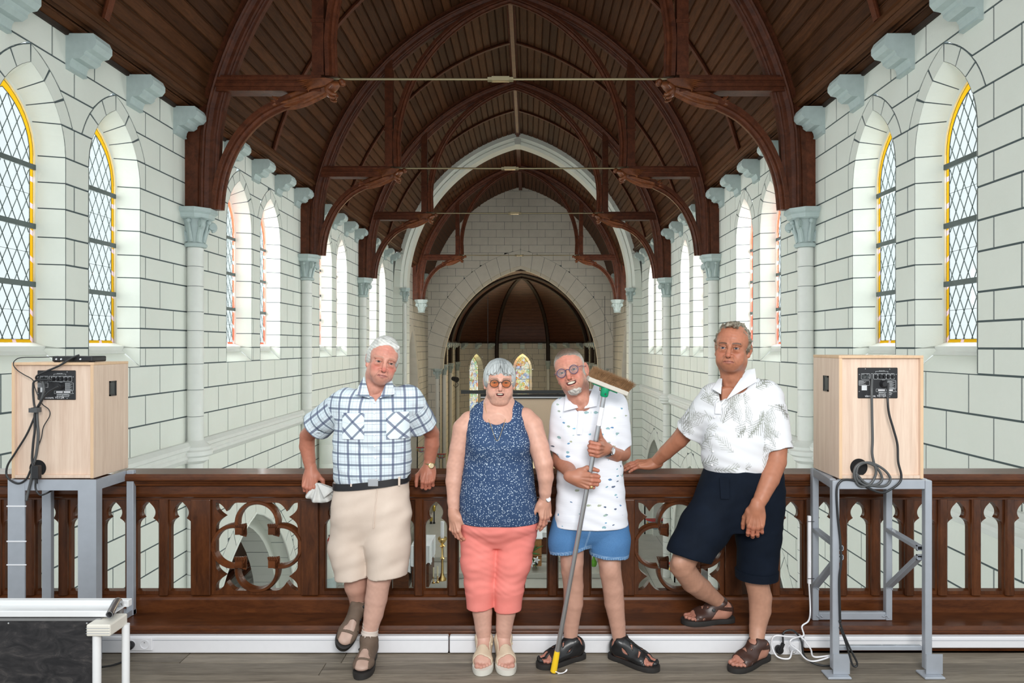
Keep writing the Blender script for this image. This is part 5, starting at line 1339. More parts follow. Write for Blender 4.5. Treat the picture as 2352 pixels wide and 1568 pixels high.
# ================================================================ people: signed-distance sculpting + surface nets
f32 = np.float32
class Field:
    def __init__(s, lo, hi, res):
        s.lo = np.array(lo, f32); s.res = res; n = np.ceil((np.array(hi)-np.array(lo))/res).astype(int)+1
        s.n = n; s.D = np.full(n, .06, f32)
        s.ax = [s.lo[i]+res*np.arange(n[i], dtype=f32) for i in range(3)]
    def sub(s, lo, hi, pad):
        sl = []
        for i in range(3):
            a = max(int(math.floor((lo[i]-pad-s.lo[i])/s.res)), 0); b = min(int(math.ceil((hi[i]+pad-s.lo[i])/s.res))+1, s.n[i])
            if b <= a: return None
            sl.append(slice(a, b))
        return tuple(sl)
    def grid(s, sl): return s.ax[0][sl[0]][:, None, None], s.ax[1][sl[1]][None, :, None], s.ax[2][sl[2]][None, None, :]
    def put(s, fn, lo, hi, k=.015, op='u'):
        sl = s.sub(lo, hi, .06 if op == 'u' else k+.01)
        if sl is None: return
        d = fn(*s.grid(sl)); a = s.D[sl]
        if op == 's': a, d = -a, d
        h = np.maximum(k-np.abs(a-d), 0)/max(k, 1e-6)
        m = np.minimum(a, d)-h*h*k*.25
        s.D[sl] = m if op == 'u' else -m
    # primitives (world or local coordinates)
    def cone(s, a, b, ra, rb, k=.015, op='u'):
        a = np.array(a, float); b = np.array(b, float); ba = b-a; L2 = max(float(ba@ba), 1e-9); R = max(ra, rb)
        def fn(x, y, z):
            px, py, pz = x-a[0], y-a[1], z-a[2]
            t = np.clip((px*ba[0]+py*ba[1]+pz*ba[2])/L2, 0, 1)
            return np.sqrt((px-t*ba[0])**2+(py-t*ba[1])**2+(pz-t*ba[2])**2)-(ra+(rb-ra)*t)
        s.put(fn, np.minimum(a, b)-R, np.maximum(a, b)+R, k, op)
    def ell(s, c, r, k=.015, op='u', R=None):
        c = np.array(c, float); r = np.array(r, float); Q = None if R is None else np.array(R).T
        def fn(x, y, z):
            p = (x-c[0], y-c[1], z-c[2])
            if Q is not None: p = tuple(Q[i, 0]*p[0]+Q[i, 1]*p[1]+Q[i, 2]*p[2] for i in range(3))
            q0 = np.sqrt((p[0]/r[0])**2+(p[1]/r[1])**2+(p[2]/r[2])**2)
            q1 = np.sqrt((p[0]/r[0]**2)**2+(p[1]/r[1]**2)**2+(p[2]/r[2]**2)**2)
            return q0*(q0-1)/np.maximum(q1, 1e-6)
        m = max(r); s.put(fn, c-m, c+m, k, op)
    def chain(s, pts, rad, k=.012, op='u'):
        for i in range(len(pts)-1): s.cone(pts[i], pts[i+1], rad[i], rad[i+1], k, op)
    def stack(s, secs, k=.02, p=2.3, op='u', grow=0.0, fold=None):
        """elliptic sections (x, y, z, rx, ry) sorted upward, superellipse power p"""
        S = np.array(secs, float); S = S[np.argsort(S[:, 2])]; zs = S[:, 2]
        def fn(x, y, z):
            zz = np.clip(z, zs[0], zs[-1]).ravel(); I = lambda j: csp(zs, S[:, j], zz)[None, None, :].astype(f32)
            cx, cy, rx, ry = I(0), I(1), I(3)+grow, I(4)+grow
            ux, uy = np.abs((x-cx)/rx), np.abs((y-cy)/ry)
            q = (ux**p+uy**p)**(1/p)
            d = (q-1)*np.minimum(rx, ry)*np.where(True, 1, 1)
            over = np.maximum(np.maximum(zs[0]-z, z-zs[-1]), -1)
            d = np.where(over > 0, np.sqrt(np.maximum(d, 0)**2+over**2), d)
            if fold is not None: d = d+fold(x, y, z)
            return d.astype(f32)
        m = S[:, 3:].max()+grow
        s.put(fn, (S[:, 0].min()-m, S[:, 1].min()-m, zs[0]), (S[:, 0].max()+m, S[:, 1].max()+m, zs[-1]), k, op)
    def cut(s, point, normal, round_k=.004):
        """remove everything on the side the normal points to"""
        n = np.array(normal, float); n /= np.linalg.norm(n); p = np.array(point, float)
        x, y, z = s.grid((slice(None),)*3)
        d = (x-p[0])*n[0]+(y-p[1])*n[1]+(z-p[2])*n[2]
        s.D = np.maximum(s.D, d.astype(f32))
    def add(s, fn):
        x, y, z = s.grid((slice(None),)*3); s.D = s.D+fn(x, y, z).astype(f32)
    def nets(s, smooth=1):
        D = np.pad(s.D, 1, constant_values=.05); lo = s.lo-s.res
        I = D < 0; c = np.zeros(np.array(D.shape)-1, np.int8)
        for dx in (0, 1):
            for dy in (0, 1):
                for dz in (0, 1): c += I[dx:D.shape[0]-1+dx, dy:D.shape[1]-1+dy, dz:D.shape[2]-1+dz]
        act = (c > 0) & (c < 8); idx = np.argwhere(act); N = len(idx)
        num = np.full(act.shape, -1, np.int64); num[tuple(idx.T)] = np.arange(N)
        P = np.zeros((N, 3)); W = np.zeros(N)
        cor = [(a, b, e) for a in (0, 1) for b in (0, 1) for e in (0, 1)]
        V = {q: D[idx[:, 0]+q[0], idx[:, 1]+q[1], idx[:, 2]+q[2]] for q in cor}
        for q in cor:
            for ax in range(3):
                if q[ax] == 0:
                    q2 = list(q); q2[ax] = 1; q2 = tuple(q2); a, b = V[q], V[q2]; m = (a < 0) != (b < 0)
                    t = np.where(m, a/np.where(m, a-b, 1), 0)
                    pt = np.array(q, float)[None, :].repeat(N, 0); pt[:, ax] += t
                    P[m] += pt[m]; W[m] += 1
        P = (P/np.maximum(W, 1)[:, None]+idx)*s.res+lo
        F_ = []
        for ax in range(3):
            u, v = (ax+1) % 3, (ax+2) % 3
            sl0 = [slice(1, -1)]*3; sl0[ax] = slice(0, -1); sl1 = list(sl0); sl1[ax] = slice(1, None)
            A = I[tuple(sl0)]; B = I[tuple(sl1)]; e = np.argwhere(A != B)
            if len(e) == 0: continue
            sg = A[tuple(e.T)]; off = np.ones(3, int); off[ax] = 0; e = e+off
            def cell(du, dv):
                w = e.copy(); w[:, u] -= du; w[:, v] -= dv; return num[tuple(w.T)]
            q = np.stack([cell(0, 0), cell(1, 0), cell(1, 1), cell(0, 1)], 1)
            q = np.where(sg[:, None], q, q[:, ::-1]); F_.append(q)
        Fq = np.concatenate(F_); Fq = Fq[(Fq >= 0).all(1)]
        for _ in range(smooth):
            acc = np.zeros_like(P); cnt = np.zeros(N)
            for i in range(4):
                a, b = Fq[:, i], Fq[:, (i+1) % 4]
                for d in range(3): acc[:, d] += np.bincount(a, P[b, d], N)+np.bincount(b, P[a, d], N)
                cnt += np.bincount(a, minlength=N)+np.bincount(b, minlength=N)
            P = P*.5+acc/np.maximum(cnt, 1)[:, None]*.5
        return P, Fq
def csp(xs, ys, x):
    """monotone-ish cubic interpolation"""
    xs = np.asarray(xs, float); ys = np.asarray(ys, float)
    if len(xs) < 3: return np.interp(x, xs, ys)
    h = np.diff(xs); d = np.diff(ys)/h; m = np.zeros(len(xs)); m[0], m[-1] = d[0], d[-1]
    for i in range(1, len(xs)-1): m[i] = 0 if d[i-1]*d[i] <= 0 else 3*(h[i-1]+h[i])/((2*h[i]+h[i-1])/d[i-1]+(h[i]+2*h[i-1])/d[i])
    j = np.clip(np.searchsorted(xs, x)-1, 0, len(xs)-2); t = (x-xs[j])/h[j]
    return (ys[j]*(1+2*t)*(1-t)**2+h[j]*m[j]*t*(1-t)**2+ys[j+1]*t*t*(3-2*t)+h[j]*m[j+1]*t*t*(t-1))
class NoiseN:
    def __init__(s, seed, freq, n=14):
        r = np.random.default_rng(seed); v = r.normal(size=(n, 3)); v /= np.linalg.norm(v, axis=1)[:, None]
        s.k = v*freq*r.uniform(.6, 1.6, n)[:, None]; s.p = r.uniform(0, 6.28, n)
    def __call__(s, x, y, z):
        o = 0
        for k, p in zip(s.k, s.p): o = o+np.sin(k[0]*x+k[1]*y+k[2]*z+p)
        return o/len(s.p)**.5
    def pts(s, P): return s(P[:, 0], P[:, 1], P[:, 2])
def np_mesh(name, P, Q, mat, parent=None, col=None, pat=None, origin=None):
    me = bpy.data.meshes.new(name); P = np.asarray(P, f32)
    if origin is not None: P = P-np.array(origin, f32)
    me.vertices.add(len(P)); me.vertices.foreach_set('co', P.ravel())
    me.loops.add(Q.size); me.loops.foreach_set('vertex_index', Q.ravel().astype(np.int32))
    me.polygons.add(len(Q)); me.polygons.foreach_set('loop_start', np.arange(0, Q.size, 4, dtype=np.int32))
    try: me.polygons.foreach_set('loop_total', np.full(len(Q), 4, np.int32))
    except Exception: pass
    me.update(calc_edges=True); me.validate()
    me.polygons.foreach_set('use_smooth', np.ones(len(me.polygons), bool))
    if col is not None:
        a = me.color_attributes.new('Col', 'FLOAT_COLOR', 'POINT'); c = np.ones((len(P), 4), f32); c[:, :3] = col; a.data.foreach_set('color', c.ravel())
    if pat is not None:
        a = me.attributes.new('pat', 'FLOAT_VECTOR', 'POINT'); a.data.foreach_set('vector', np.asarray(pat, f32).ravel())
    me.materials.append(mat); o = bpy.data.objects.new(name, me); COL.objects.link(o)
    return child(o, parent)
def join(*ms):
    P = []; Q = []; C = []; b = 0
    for p, q, c in ms: P.append(p); Q.append(q+b); C.append(np.broadcast_to(np.asarray(c, f32), (len(p), 3))); b += len(p)
    return np.concatenate(P), np.concatenate(Q), np.concatenate(C)
# ---- cloth and skin materials
def vcol_mat(name, rough=.5, bump=0, bscale=200, spec=.5, sheen=0, sss=0):
    t = NT(name); a = t.n('ShaderNodeAttribute', attribute_name='Col'); t.base(a.outputs['Color']).rough(rough)
    t.b.inputs['Specular IOR Level'].default_value = spec
    if bump: t.bump(t.noise(t.coord('Object'), bscale, 3, .6), bump, .002)
    if sheen: t.set(Sheen_Weight=sheen)
    if sss:
        t.set(Subsurface_Weight=sss, Subsurface_Scale=.01); t.b.inputs['Subsurface Radius'].default_value = (1, .35, .2)
    return t.mat
M['skin'] = vcol_mat('skin', .48, .12, 260, .4)
M['hair'] = vcol_mat('hair', .45, .3, 400)
M['cloth'] = vcol_mat('woven_cloth', .85, .15, 500, .25)
M['leather'] = plain('dark_brown_leather', (.050, .022, .016), .38, 0, .2, 60)
M['leather_black'] = plain('black_leather', (.012, .012, .013), .32, 0, .2, 60)
M['suede'] = plain('brown_suede', (.125, .085, .060), .8, 0, .2, 60)
M['sole_dark'] = plain('dark_rubber_sole', (.018, .016, .015), .6)
M['beige_leather'] = plain('beige_leather', (.56, .45, .33), .5, 0, .08, 40)
M['sole_light'] = plain('pale_rubber_sole', (.62, .60, .54), .6)
def mult(c, f): return np.array(c)*np.asarray(f)[..., None]
def lerp(a, b, t): t = np.clip(t, 0, 1)[..., None]; return np.asarray(a)*(1-t)+np.asarray(b)*t
def sstep(a, b, x): t = np.clip((x-a)/(b-a), 0, 1); return t*t*(3-2*t)
def rot(yaw, pitch, roll):
    return np.array(Matrix.Rotation(math.radians(yaw), 3, 'Z') @ Matrix.Rotation(math.radians(roll), 3, 'Y') @ Matrix.Rotation(math.radians(pitch), 3, 'X'))

# ---------------------------------------------------------------- heads
def make_head(g):
    """head sculpted in its own frame: x to the viewer's right, -y the face, z up, origin between the eyes"""
    J = g.get; w = J('w', 1.0); jw = J('jaw', 1.0)
    fl = Field((-.115, -.135, -.235), (.115, .135, .155), .0021)
    fl.ell((0, .018, .038), (.0745*w, .094, .082), .02)
    fl.ell((0, -.012, .020), (.068*w, .072, .07), .02)
    fl.ell((0, -.022, -.050), (.059*w*jw, .062, .068), .025)
    fl.ell((0, -.052, -.092), (.030*jw, .028, .024), .025)                      # chin
    for s in (-1, 1):
        fl.ell((s*.046*jw, .004, -.068), (.020, .032, .030), .03)              # jaw corner
        fl.ell((s*.044*w, -.058, -.026), (.021, .017, .018), .022)              # cheekbone
        fl.ell((s*.036*w, -.060, -.056), (.022*jw, .018, .026), .025)            # cheek
        fl.cone((s*.012, -.0825, .021), (s*.047, -.071, .019), .0095, .0095, .012)  # brow ridge
        fl.ell((s*.0315, -.098, -.001), (.0185, .0225, .0125), .012, 's')           # eye socket
        fl.ell((s*.0315, -.0735, -.001), (.0135, .0125, .0128), .003)
        # lids
        fl.cone((s*.0195, -.0815, .0052), (s*.0315, -.0872, .0078), .0032, .0036, .004); fl.cone((s*.0315, -.0872, .0078), (s*.0445, -.0785, .0035), .0036, .003, .004)
        fl.cone((s*.0205, -.0815, -.0048), (s*.032, -.0855, -.0072), .003, .0034, .004); fl.cone((s*.032, -.0855, -.0072), (s*.044, -.0785, -.0035), .0034, .003, .004)
        fl.ell((s*.033, -.078, -.0145), (.014, .008, .006), .010)                 # bag under the eye
    if J('double'):
        fl.ell((0, -.030, -.112), (.048, .045, .024), .03)
    nl = J('nose', 1.0)
    fl.cone((0, -.083, .012), (0, -.0985*1, -.016), .0070, .0085, .012); fl.cone((0, -.0985, -.016), (0, -.0845-.0235*nl, -.0355), .0085, .0105*nl, .010)
    for s in (-1, 1):
        fl.ell((s*.0130*nl, -.093, -.0385), (.0078, .0105, .0075), .006)
        fl.ell((s*.0065, -.102, -.0455), (.0036, .0050, .0034), .003, 's')
        fl.cone((s*.017, -.083, -.042), (s*.030, -.072, -.066), .0030, .0030, .012, 's')   # nasolabial fold
        fl.cone((s*.017, -.0865, -.049), (s*.025, -.078, -.058), .007, .007, .014)
    mo = J('mouth', 0.0); mw = J('mw', .024); mz = -.0655+J('mz', 0); lift = J('lift', 0.0)
    fl.ell((0, -.077, mz), (.033, .020, .024), .02)
    N = 6; crv = lambda u: (u*mw, -.0975+.012*u*u*1.3, mz+lift*u*u)
    for i in range(N):
        a, b = -1+2*i/N, -1+2*(i+1)/N; pa, pb = np.array(crv(a)), np.array(crv(b))
        up = lambda u: (0, 0, (.0043+mo*.45*(1-u*u))*(1-.55*abs(u)))
        dn = lambda u: (0, 0, -(.0052+mo*.55*(1-u*u))*(1-.5*abs(u)))
        fl.cone(pa+up(a)+(0, .002, 0), pb+up(b)+(0, .002, 0), .0040*(1-.3*abs(a)), .0040*(1-.3*abs(b)), .005); fl.cone(pa+dn(a)+(0, .003, 0), pb+dn(b)+(0, .003, 0), .0050*(1-.3*abs(a)), .0050*(1-.3*abs(b)), .005)
    if mo > 0:
        fl.ell((0, -.094, mz-.001+lift*.25), (mw*.86, .014, .0035+mo*.5), .003, 's')
    else:
        for i in range(N): fl.cone(np.array(crv(-1+2*i/N))-(0, .004, 0), np.array(crv(-1+2*(i+1)/N))-(0, .004, 0), .0011, .0011, .003, 's')
    for s in (-1, 1):                                        # ears
        ez = -.008; ex = .074*w
        Re = rot(s*-22, 0, s*8); ey = .022
        fl.ell((s*(ex+.004), ey, ez), (.0085, .021, .034), .006, 'u', Re); fl.ell((s*(ex+.014), ey-.004, ez+.003), (.0065, .0125, .022), .006, 's', Re)
        fl.ell((s*(ex+.003), ey-.008, ez-.029), (.007, .009, .010), .008)
    fl.cone((0, .026, -.055), (0, .066, -.19), .054*J('neck', 1), .054*J('neck', 1), .03)
    for s in (-1, 1): fl.cone((s*.045, .02, -.09), (s*.018, .010, -.19), .012, .012, .025)
    fl.ell((0, .000, -.150), (.012, .012, .016), .025)
    wr = NoiseN(5, 60)
    amp = J('wrinkle', .0006)
    fl.add(lambda x, y, z: amp*np.sin(430*z+1.2*np.sin(60*x))*np.exp(-((z-.055)/.022)**2)*(y < -.03)*np.exp(-(x/.045)**2)+amp*.7*wr(x, y, z))
    P, Q = fl.nets(2)
    x, y, z = P.T; fr = sstep(-.02, -.05, y)
    sk = np.array(J('skin')); C = np.broadcast_to(sk, P.shape).copy()
    n1 = NoiseN(9, 95).pts(P); n2 = NoiseN(3, 330).pts(P); C = C*(1+.05*n1+.045*n2)[:, None]
    red = np.array(J('red', (.55, .16, .12))); ra = J('redamt', .35)
    for s in (-1, 1):
        C = lerp(C, red, ra*np.exp(-(((x-s*.040)/.024)**2+((z+.030)/.022)**2))*fr)
    C = lerp(C, red, ra*1.2*np.exp(-((x/.015)**2+((z+.034)/.016)**2))*(y < -.085)); C = lerp(C, red, ra*.6*(np.abs(x) > .079*w))
    C = lerp(C, red, ra*.55*np.exp(-(((z-.06)/.03)**2+(x/.05)**2))*fr)
    C = lerp(C, sk*1.15, .5*np.exp(-(((z+.012)/.006)**2))*fr*(np.abs(np.abs(x)-.032) < .016))
    # lips
    u = x/mw; lz = z-(mz+lift*u*u); inl = (np.abs(u) < 1.02) & (y < -.075) & (lz < (.0085+mo*.45)*(1-.55*np.abs(u))) & (lz > -(.0105+mo*.55)*(1-.5*np.abs(u)))
    C[inl] = lerp(C[inl], J('lip', (.50, .20, .17)), np.full(inl.sum(), .75))
    seam = (np.abs(u) < 1) & (np.abs(lz) < .0016) & (y < -.07) & (mo == 0); C[seam] *= .45
    if mo > 0:
        cav = (np.abs(u) < .84) & (y > -.0975) & (y < -.06) & (np.abs(lz-(-.001)) < .0035+mo*.5); up_ = cav & (lz > -.0015+mo*.02)
        C[cav] = (.12, .03, .03); 
    # nostrils with their shade painted in, brows, lash lines
    for s in (-1, 1):
        C[((x-s*.0065)**2+(z+.0455)**2 < .0034**2) & (y < -.075)] *= .35
        eb = np.exp(-(((z-(.0235-8*(np.abs(x)-.032)**2))/.0042)**2)**2)*(np.abs(np.abs(x)-.033) < .020)*(y < -.05)
        C = lerp(C, J('brow', (.18, .12, .08)), eb*J('browamt', .55)*(.85+.15*np.sin(700*x+500*z)))
    la = J('lines', .35)
    for s in (-1, 1):          # laughter lines, crow's feet, lids: their shade painted into the skin colour
        t_ = np.clip((z+.040)/(-.034), 0, 1); C = lerp(C, sk*.45, la*np.exp(-((x-s*(.019+.014*t_))/.0017)**2)*(z < -.040)*(z > -.078)*fr)
        for q in (-1, 0, 1): C = lerp(C, sk*.5, la*.6*np.exp(-((z-.000-q*.006-.3*q*(np.abs(x)-.05))/.0009)**2)*(s*x > .050)*(s*x < .066)*fr)
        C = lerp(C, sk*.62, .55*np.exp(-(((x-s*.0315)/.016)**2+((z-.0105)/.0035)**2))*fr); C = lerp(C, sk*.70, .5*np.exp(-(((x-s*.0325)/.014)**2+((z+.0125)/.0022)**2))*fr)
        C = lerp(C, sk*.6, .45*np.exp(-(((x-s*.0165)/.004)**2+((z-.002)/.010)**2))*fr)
    for q in (.050, .060, .070): C = lerp(C, sk*.62, la*.5*np.exp(-((z-q-.003*np.cos(40*x))/.0010)**2)*np.exp(-(x/.036)**4)*fr)  # forehead creases, shade put into the colour
    C = lerp(C, sk*.60, .5*np.exp(-(((z+.0800)/.0030)**2+(x/.014)**2))*fr); C = lerp(C, sk*.55, .45*np.exp(-(((np.abs(x)-mw-.002)/.003)**2+((z-mz-lift)/.004)**2))*fr)  # painted shade under the lower lip and at the mouth corners
    # eyes: white, iris, pupil inside the almond between the lids
    for s in (-1, 1):
        ex = x-s*.0315; ez = z+.0008; opn = J('open', .0058)*.86
        alm = (np.abs(ex) < .0125) & (np.abs(ez) < opn*np.sqrt(np.clip(1-(ex/.0128)**2, 0, 1))) & (y < -.07)
        C[alm] = (.44, .39, .37)
        gx, gz = J('gaze', (0, 0)); r2 = np.sqrt((ex-gx)**2+(ez-gz-.0006)**2)
        C[alm & (r2 < .0060)] = J('iris', (.10, .15, .22)); C[alm & (r2 < .0028)] = (.01, .01, .01)
        edge = (np.abs(ex) < .0145) & (np.abs(ez) < (opn+.0016)*np.sqrt(np.clip(1-(ex/.0148)**2, 0, 1))) & ~alm & (y < -.068); C[edge] *= .30
    for (cx_, cz_, rx_, rz_, colr, am) in J('patches', []):
        C = lerp(C, colr, am*np.exp(-(((x-cx_)/rx_)**2+((z-cz_)/rz_)**2)**2)*fr)
    if 'paint' in g: C = g['paint'](P, C)
    return P, Q, np.clip(C, 0, 1), fl
def head_xf(g, P): return (P*g['size']) @ rot(*g['rot']).T+np.array(g['eye'])
def hair_shell(g, spec):
    """spec(field) sculpts the hair in the head frame"""
    fl = Field((-.125, -.135, -.17), (.125, .145, .175), .0024)
    spec(fl); P, Q = fl.nets(1)
    return P, Q
def torus_pts(c, rx, rz, n=36, y=None): return [(c[0]+rx*math.cos(2*math.pi*i/n), c[1], c[2]+rz*math.sin(2*math.pi*i/n)) for i in range(n)]
def glasses(g, root, rim_mat, lens_mat, rx, rz, tube_r, label, zc=-.002, temple=None):
    r = empty('glasses', (0, 0, 0)); child(r, root); r['label'] = label
    T = Matrix.Translation(Vector(g['eye'])-Vector(root.location)) @ Matrix(rot(*g['rot'])).to_4x4() @ Matrix.Scale(g['size'], 4)
    for s in (-1, 1):
        c = (s*.0325, -.1005, zc); mb = MB(); mb.T = T; mb.tube(torus_pts(c, rx, rz), tube_r, 8, closed=True); mb.build('rim', rim_mat, r, smooth=True)
        lm = MB(); lm.T = T; lm.add([(p[0], p[1]+.0005, p[2]) for p in torus_pts(c, rx, rz)], [tuple(range(36))]); lm.build('lens', lens_mat, r, fix=False)
        mb = MB(); mb.T = T; mb.tube(spline([(s*(.0325+rx), -.0995, zc+.004), (s*.071, -.088, .004), (s*.0775, -.04, .003), (s*.080, .018, .004), (s*.079, .032, -.012)], 5), tube_r*.85, 7); mb.build('temple_arm', temple or rim_mat, r, smooth=True)
    mb = MB(); mb.T = T; mb.tube(spline([(-.0325+rx, -.1005, zc+.004), (-.004, -.1055, zc+.009), (.004, -.1055, zc+.009), (.0325-rx, -.1005, zc+.004)], 5), tube_r, 7); mb.build('bridge', rim_mat, r, smooth=True)
    return r
def teeth(g, root, mz, lift, mw, mo):
    T = Matrix.Translation(Vector(g['eye'])-Vector(root.location)) @ Matrix(rot(*g['rot'])).to_4x4() @ Matrix.Scale(g['size'], 4)
    mb = MB(); mb.T = T; n = 8
    for i in range(n):
        u = (i-(n-1)/2)/(n/2)*.80; w = mw*.80/n*1.9; mb.box(u*mw-w/2*.92+0, u*mw+w/2*.92, -.0925+.011*u*u, -.086+.011*u*u, mz+lift*u*u-.0005-mo*.22*(1-u*u), mz+lift*u*u+.004+mo*.5*(1-u*u))
    mb.build('teeth', M['tooth'], root)
M['tooth'] = plain('tooth_enamel', (.72, .66, .55), .3)

# ---------------------------------------------------------------- hands, feet
def hand(wrist, fdir, ndir, curls, side, size=1.0, thumb=((.55, .75, -.35), (.85, .45, -.3)), fore=None, rw=.026, spread=.0, col=(.6, .36, .27), tcol=None, thin=1.0):
    """wrist position, finger direction, back-of-hand normal; side=+1 if the thumb is on fdir x ndir; returns P,Q,C"""
    X = Vector(fdir).normalized(); Zv = Vector(ndir); Zv = (Zv-X*Zv.dot(X)).normalized(); Y = Zv.cross(X)*side
    R = np.array([X, Y, Zv]).T; S = size
    fl = Field((-.085, -.085, -.12), (.205, .095, .065), .0023)
    fl.ell((.046, .000, -.003), (.050, .039*thin, .0155), .012); fl.ell((.070, .002, -.002), (.026, .040*thin, .0135), .012)
    fl.ell((.030, .024, -.010), (.032, .017, .016), .014); fl.ell((.030, -.024, -.008), (.034, .014, .014), .014)
    fl.cone((-.02, 0, 0), (.02, 0, -.002), rw/S, rw*.95/S, .02)
    base = [(.088, .0285, .000), (.092, .0095, .002), (.089, -.0095, .001), (.082, -.027, -.002)]; L = [.068, .075, .070, .055]; rr = [.0094, .0096, .0092, .0082]
    tips = []
    for i in range(4):
        a = 0; p = np.array(base[i]); seg = [.46, .30, .24]; cu = curls[i]; sp = (1.5-i)*spread
        fl.cone((.045, base[i][1]*.75, -.001), p, .010, rr[i]*1.08, .006)
        for j in range(3):
            a += math.radians(cu[j]); d = np.array((math.cos(a)*math.cos(sp), math.cos(a)*math.sin(sp), -math.sin(a))); q = p+d*L[i]*seg[j]
            r0 = rr[i]*(1.0, .93, .86)[j]; r1 = rr[i]*(.93, .86, .74)[j]
            fl.cone(p, q, r0, r1, .0028)
            if j: fl.ell(p-np.array((0, 0, 0)), (r0*1.06,)*3, .003)
            p = q
        tips.append((p, d))
    tb = np.array((.022, .030, -.010)); d0 = np.array(thumb[0]); d0 /= np.linalg.norm(d0); d1 = np.array(thumb[1]); d1 /= np.linalg.norm(d1)
    p1 = tb+d0*.040; p2 = p1+d1*.032; d2 = d1*.9+np.array((.25, -.1, -.1)); d2 /= np.linalg.norm(d2); p3 = p2+d2*.022
    fl.cone((.012, .018, -.008), tb, .016, .0155, .012); fl.cone(tb, p1, .0150, .0118, .010); fl.cone(p1, p2, .0115, .0103, .004); fl.cone(p2, p3, .0103, .0085, .003)
    if fore is not None:
        fd = R.T @ np.array(Vector(fore).normalized()); fl.cone((0, 0, 0), fd*.07/S, rw/S, rw*.80/S, .015)
    for i in range(4):              # tendons and knuckles
        fl.cone((.02, base[i][1]*.45, .012), (base[i][0]-.006, base[i][1], .0125), .0022, .0030, .006); fl.ell((base[i][0]-.002, base[i][1], .008), (.0085, .0072, .0062), .006)
    P, Q = fl.nets(1)
    n = NoiseN(2, 120).pts(P); C = np.array(col)*(1+.06*n)[:, None]
    C = lerp(C, np.array(tcol if tcol is not None else (.62, .24, .18)), .35*sstep(.075, .10, P[:, 0]))
    for i, (p, d) in enumerate(tips+[(p3, d2)]):
        dist = np.linalg.norm(P-(p+np.array((0, 0, .0035))*(i < 4)), axis=1); C = lerp(C, (.72, .45, .38), .6*(dist < .0075))
    if side < 0: Q = Q[:, ::-1]
    return P*S @ R.T+np.array(wrist), Q, C
def foot_frame(heel, toe, up=(0, 0, 1)):
    X = (Vector(toe)-Vector(heel)).normalized(); Z = Vector(up); Z = (Z-X*Z.dot(X)).normalized(); Y = Z.cross(X)
    return np.array([X, Y, Z]).T
def foot_field(L=.255, ankle=(.062, 0, .10), ra=.034, side=1, sock=False):
    fl = Field((-.03, -.075, -.012), (L+.03, .075, .17), .0024); k = L/.255
    fl.ell((.033*k, 0, .034), (.036, .031, .035), .02); fl.cone((.04*k, 0, .055), ankle, .034, ra, .03)
    fl.cone((.075*k, .0, .062), (.16*k, side*.006, .030), .036, .026, .03); fl.cone((.05*k, -side*.01, .024), (.17*k, -side*.022, .018), .026, .019, .02)
    fl.cone((.16*k, side*.018, .024), (.19*k, side*.020, .019), .026, .020, .02); fl.ell((.175*k, 0, .018), (.035, .043, .017), .02)
    fl.ell((.06*k, side*.032, .088), (.012, .009, .013), .015); fl.ell((.055*k, -side*.032, .080), (.012, .009, .013), .015)
    if sock: fl.ell((.205*k, 0, .019), (.046, .042, .020), .02)
    else:
        for i, (x, y, r, l) in enumerate(((.205, .026, .0125, .038), (.212, .006, .0095, .036), (.206, -.010, .009, .032), (.197, -.024, .0085, .028), (.186, -.037, .008, .024))):
            a = (x*k-.012, side*y, r+.004); b = (x*k+l*k-.012, side*(y*.96), r*.85+.001); fl.cone(a, b, r, r*.92, .004); fl.ell(b, (r*1.05, r*1.05, r*.95), .003)
    return fl
def sole_outline(L, side, grow=0.0, n=40):
    k = L/.255; pts = [(-.008, 0), (-.002, .024), (.03, .034), (.08, .032), (.12, .034), (.17, .046), (.21, .044), (.245, .030), (.258, .012), (.258, -.008), (.245, -.030), (.215, -.046), (.17, -.049), (.12, -.041), (.08, -.034), (.03, -.034), (-.002, -.024), (-.008, 0)]
    P = spline([(x*k, y*side, 0) for x, y in pts], 4)[:-1]; c = Vector((.12*k, 0, 0)); return [p+(p-c).normalized()*grow for p in P]
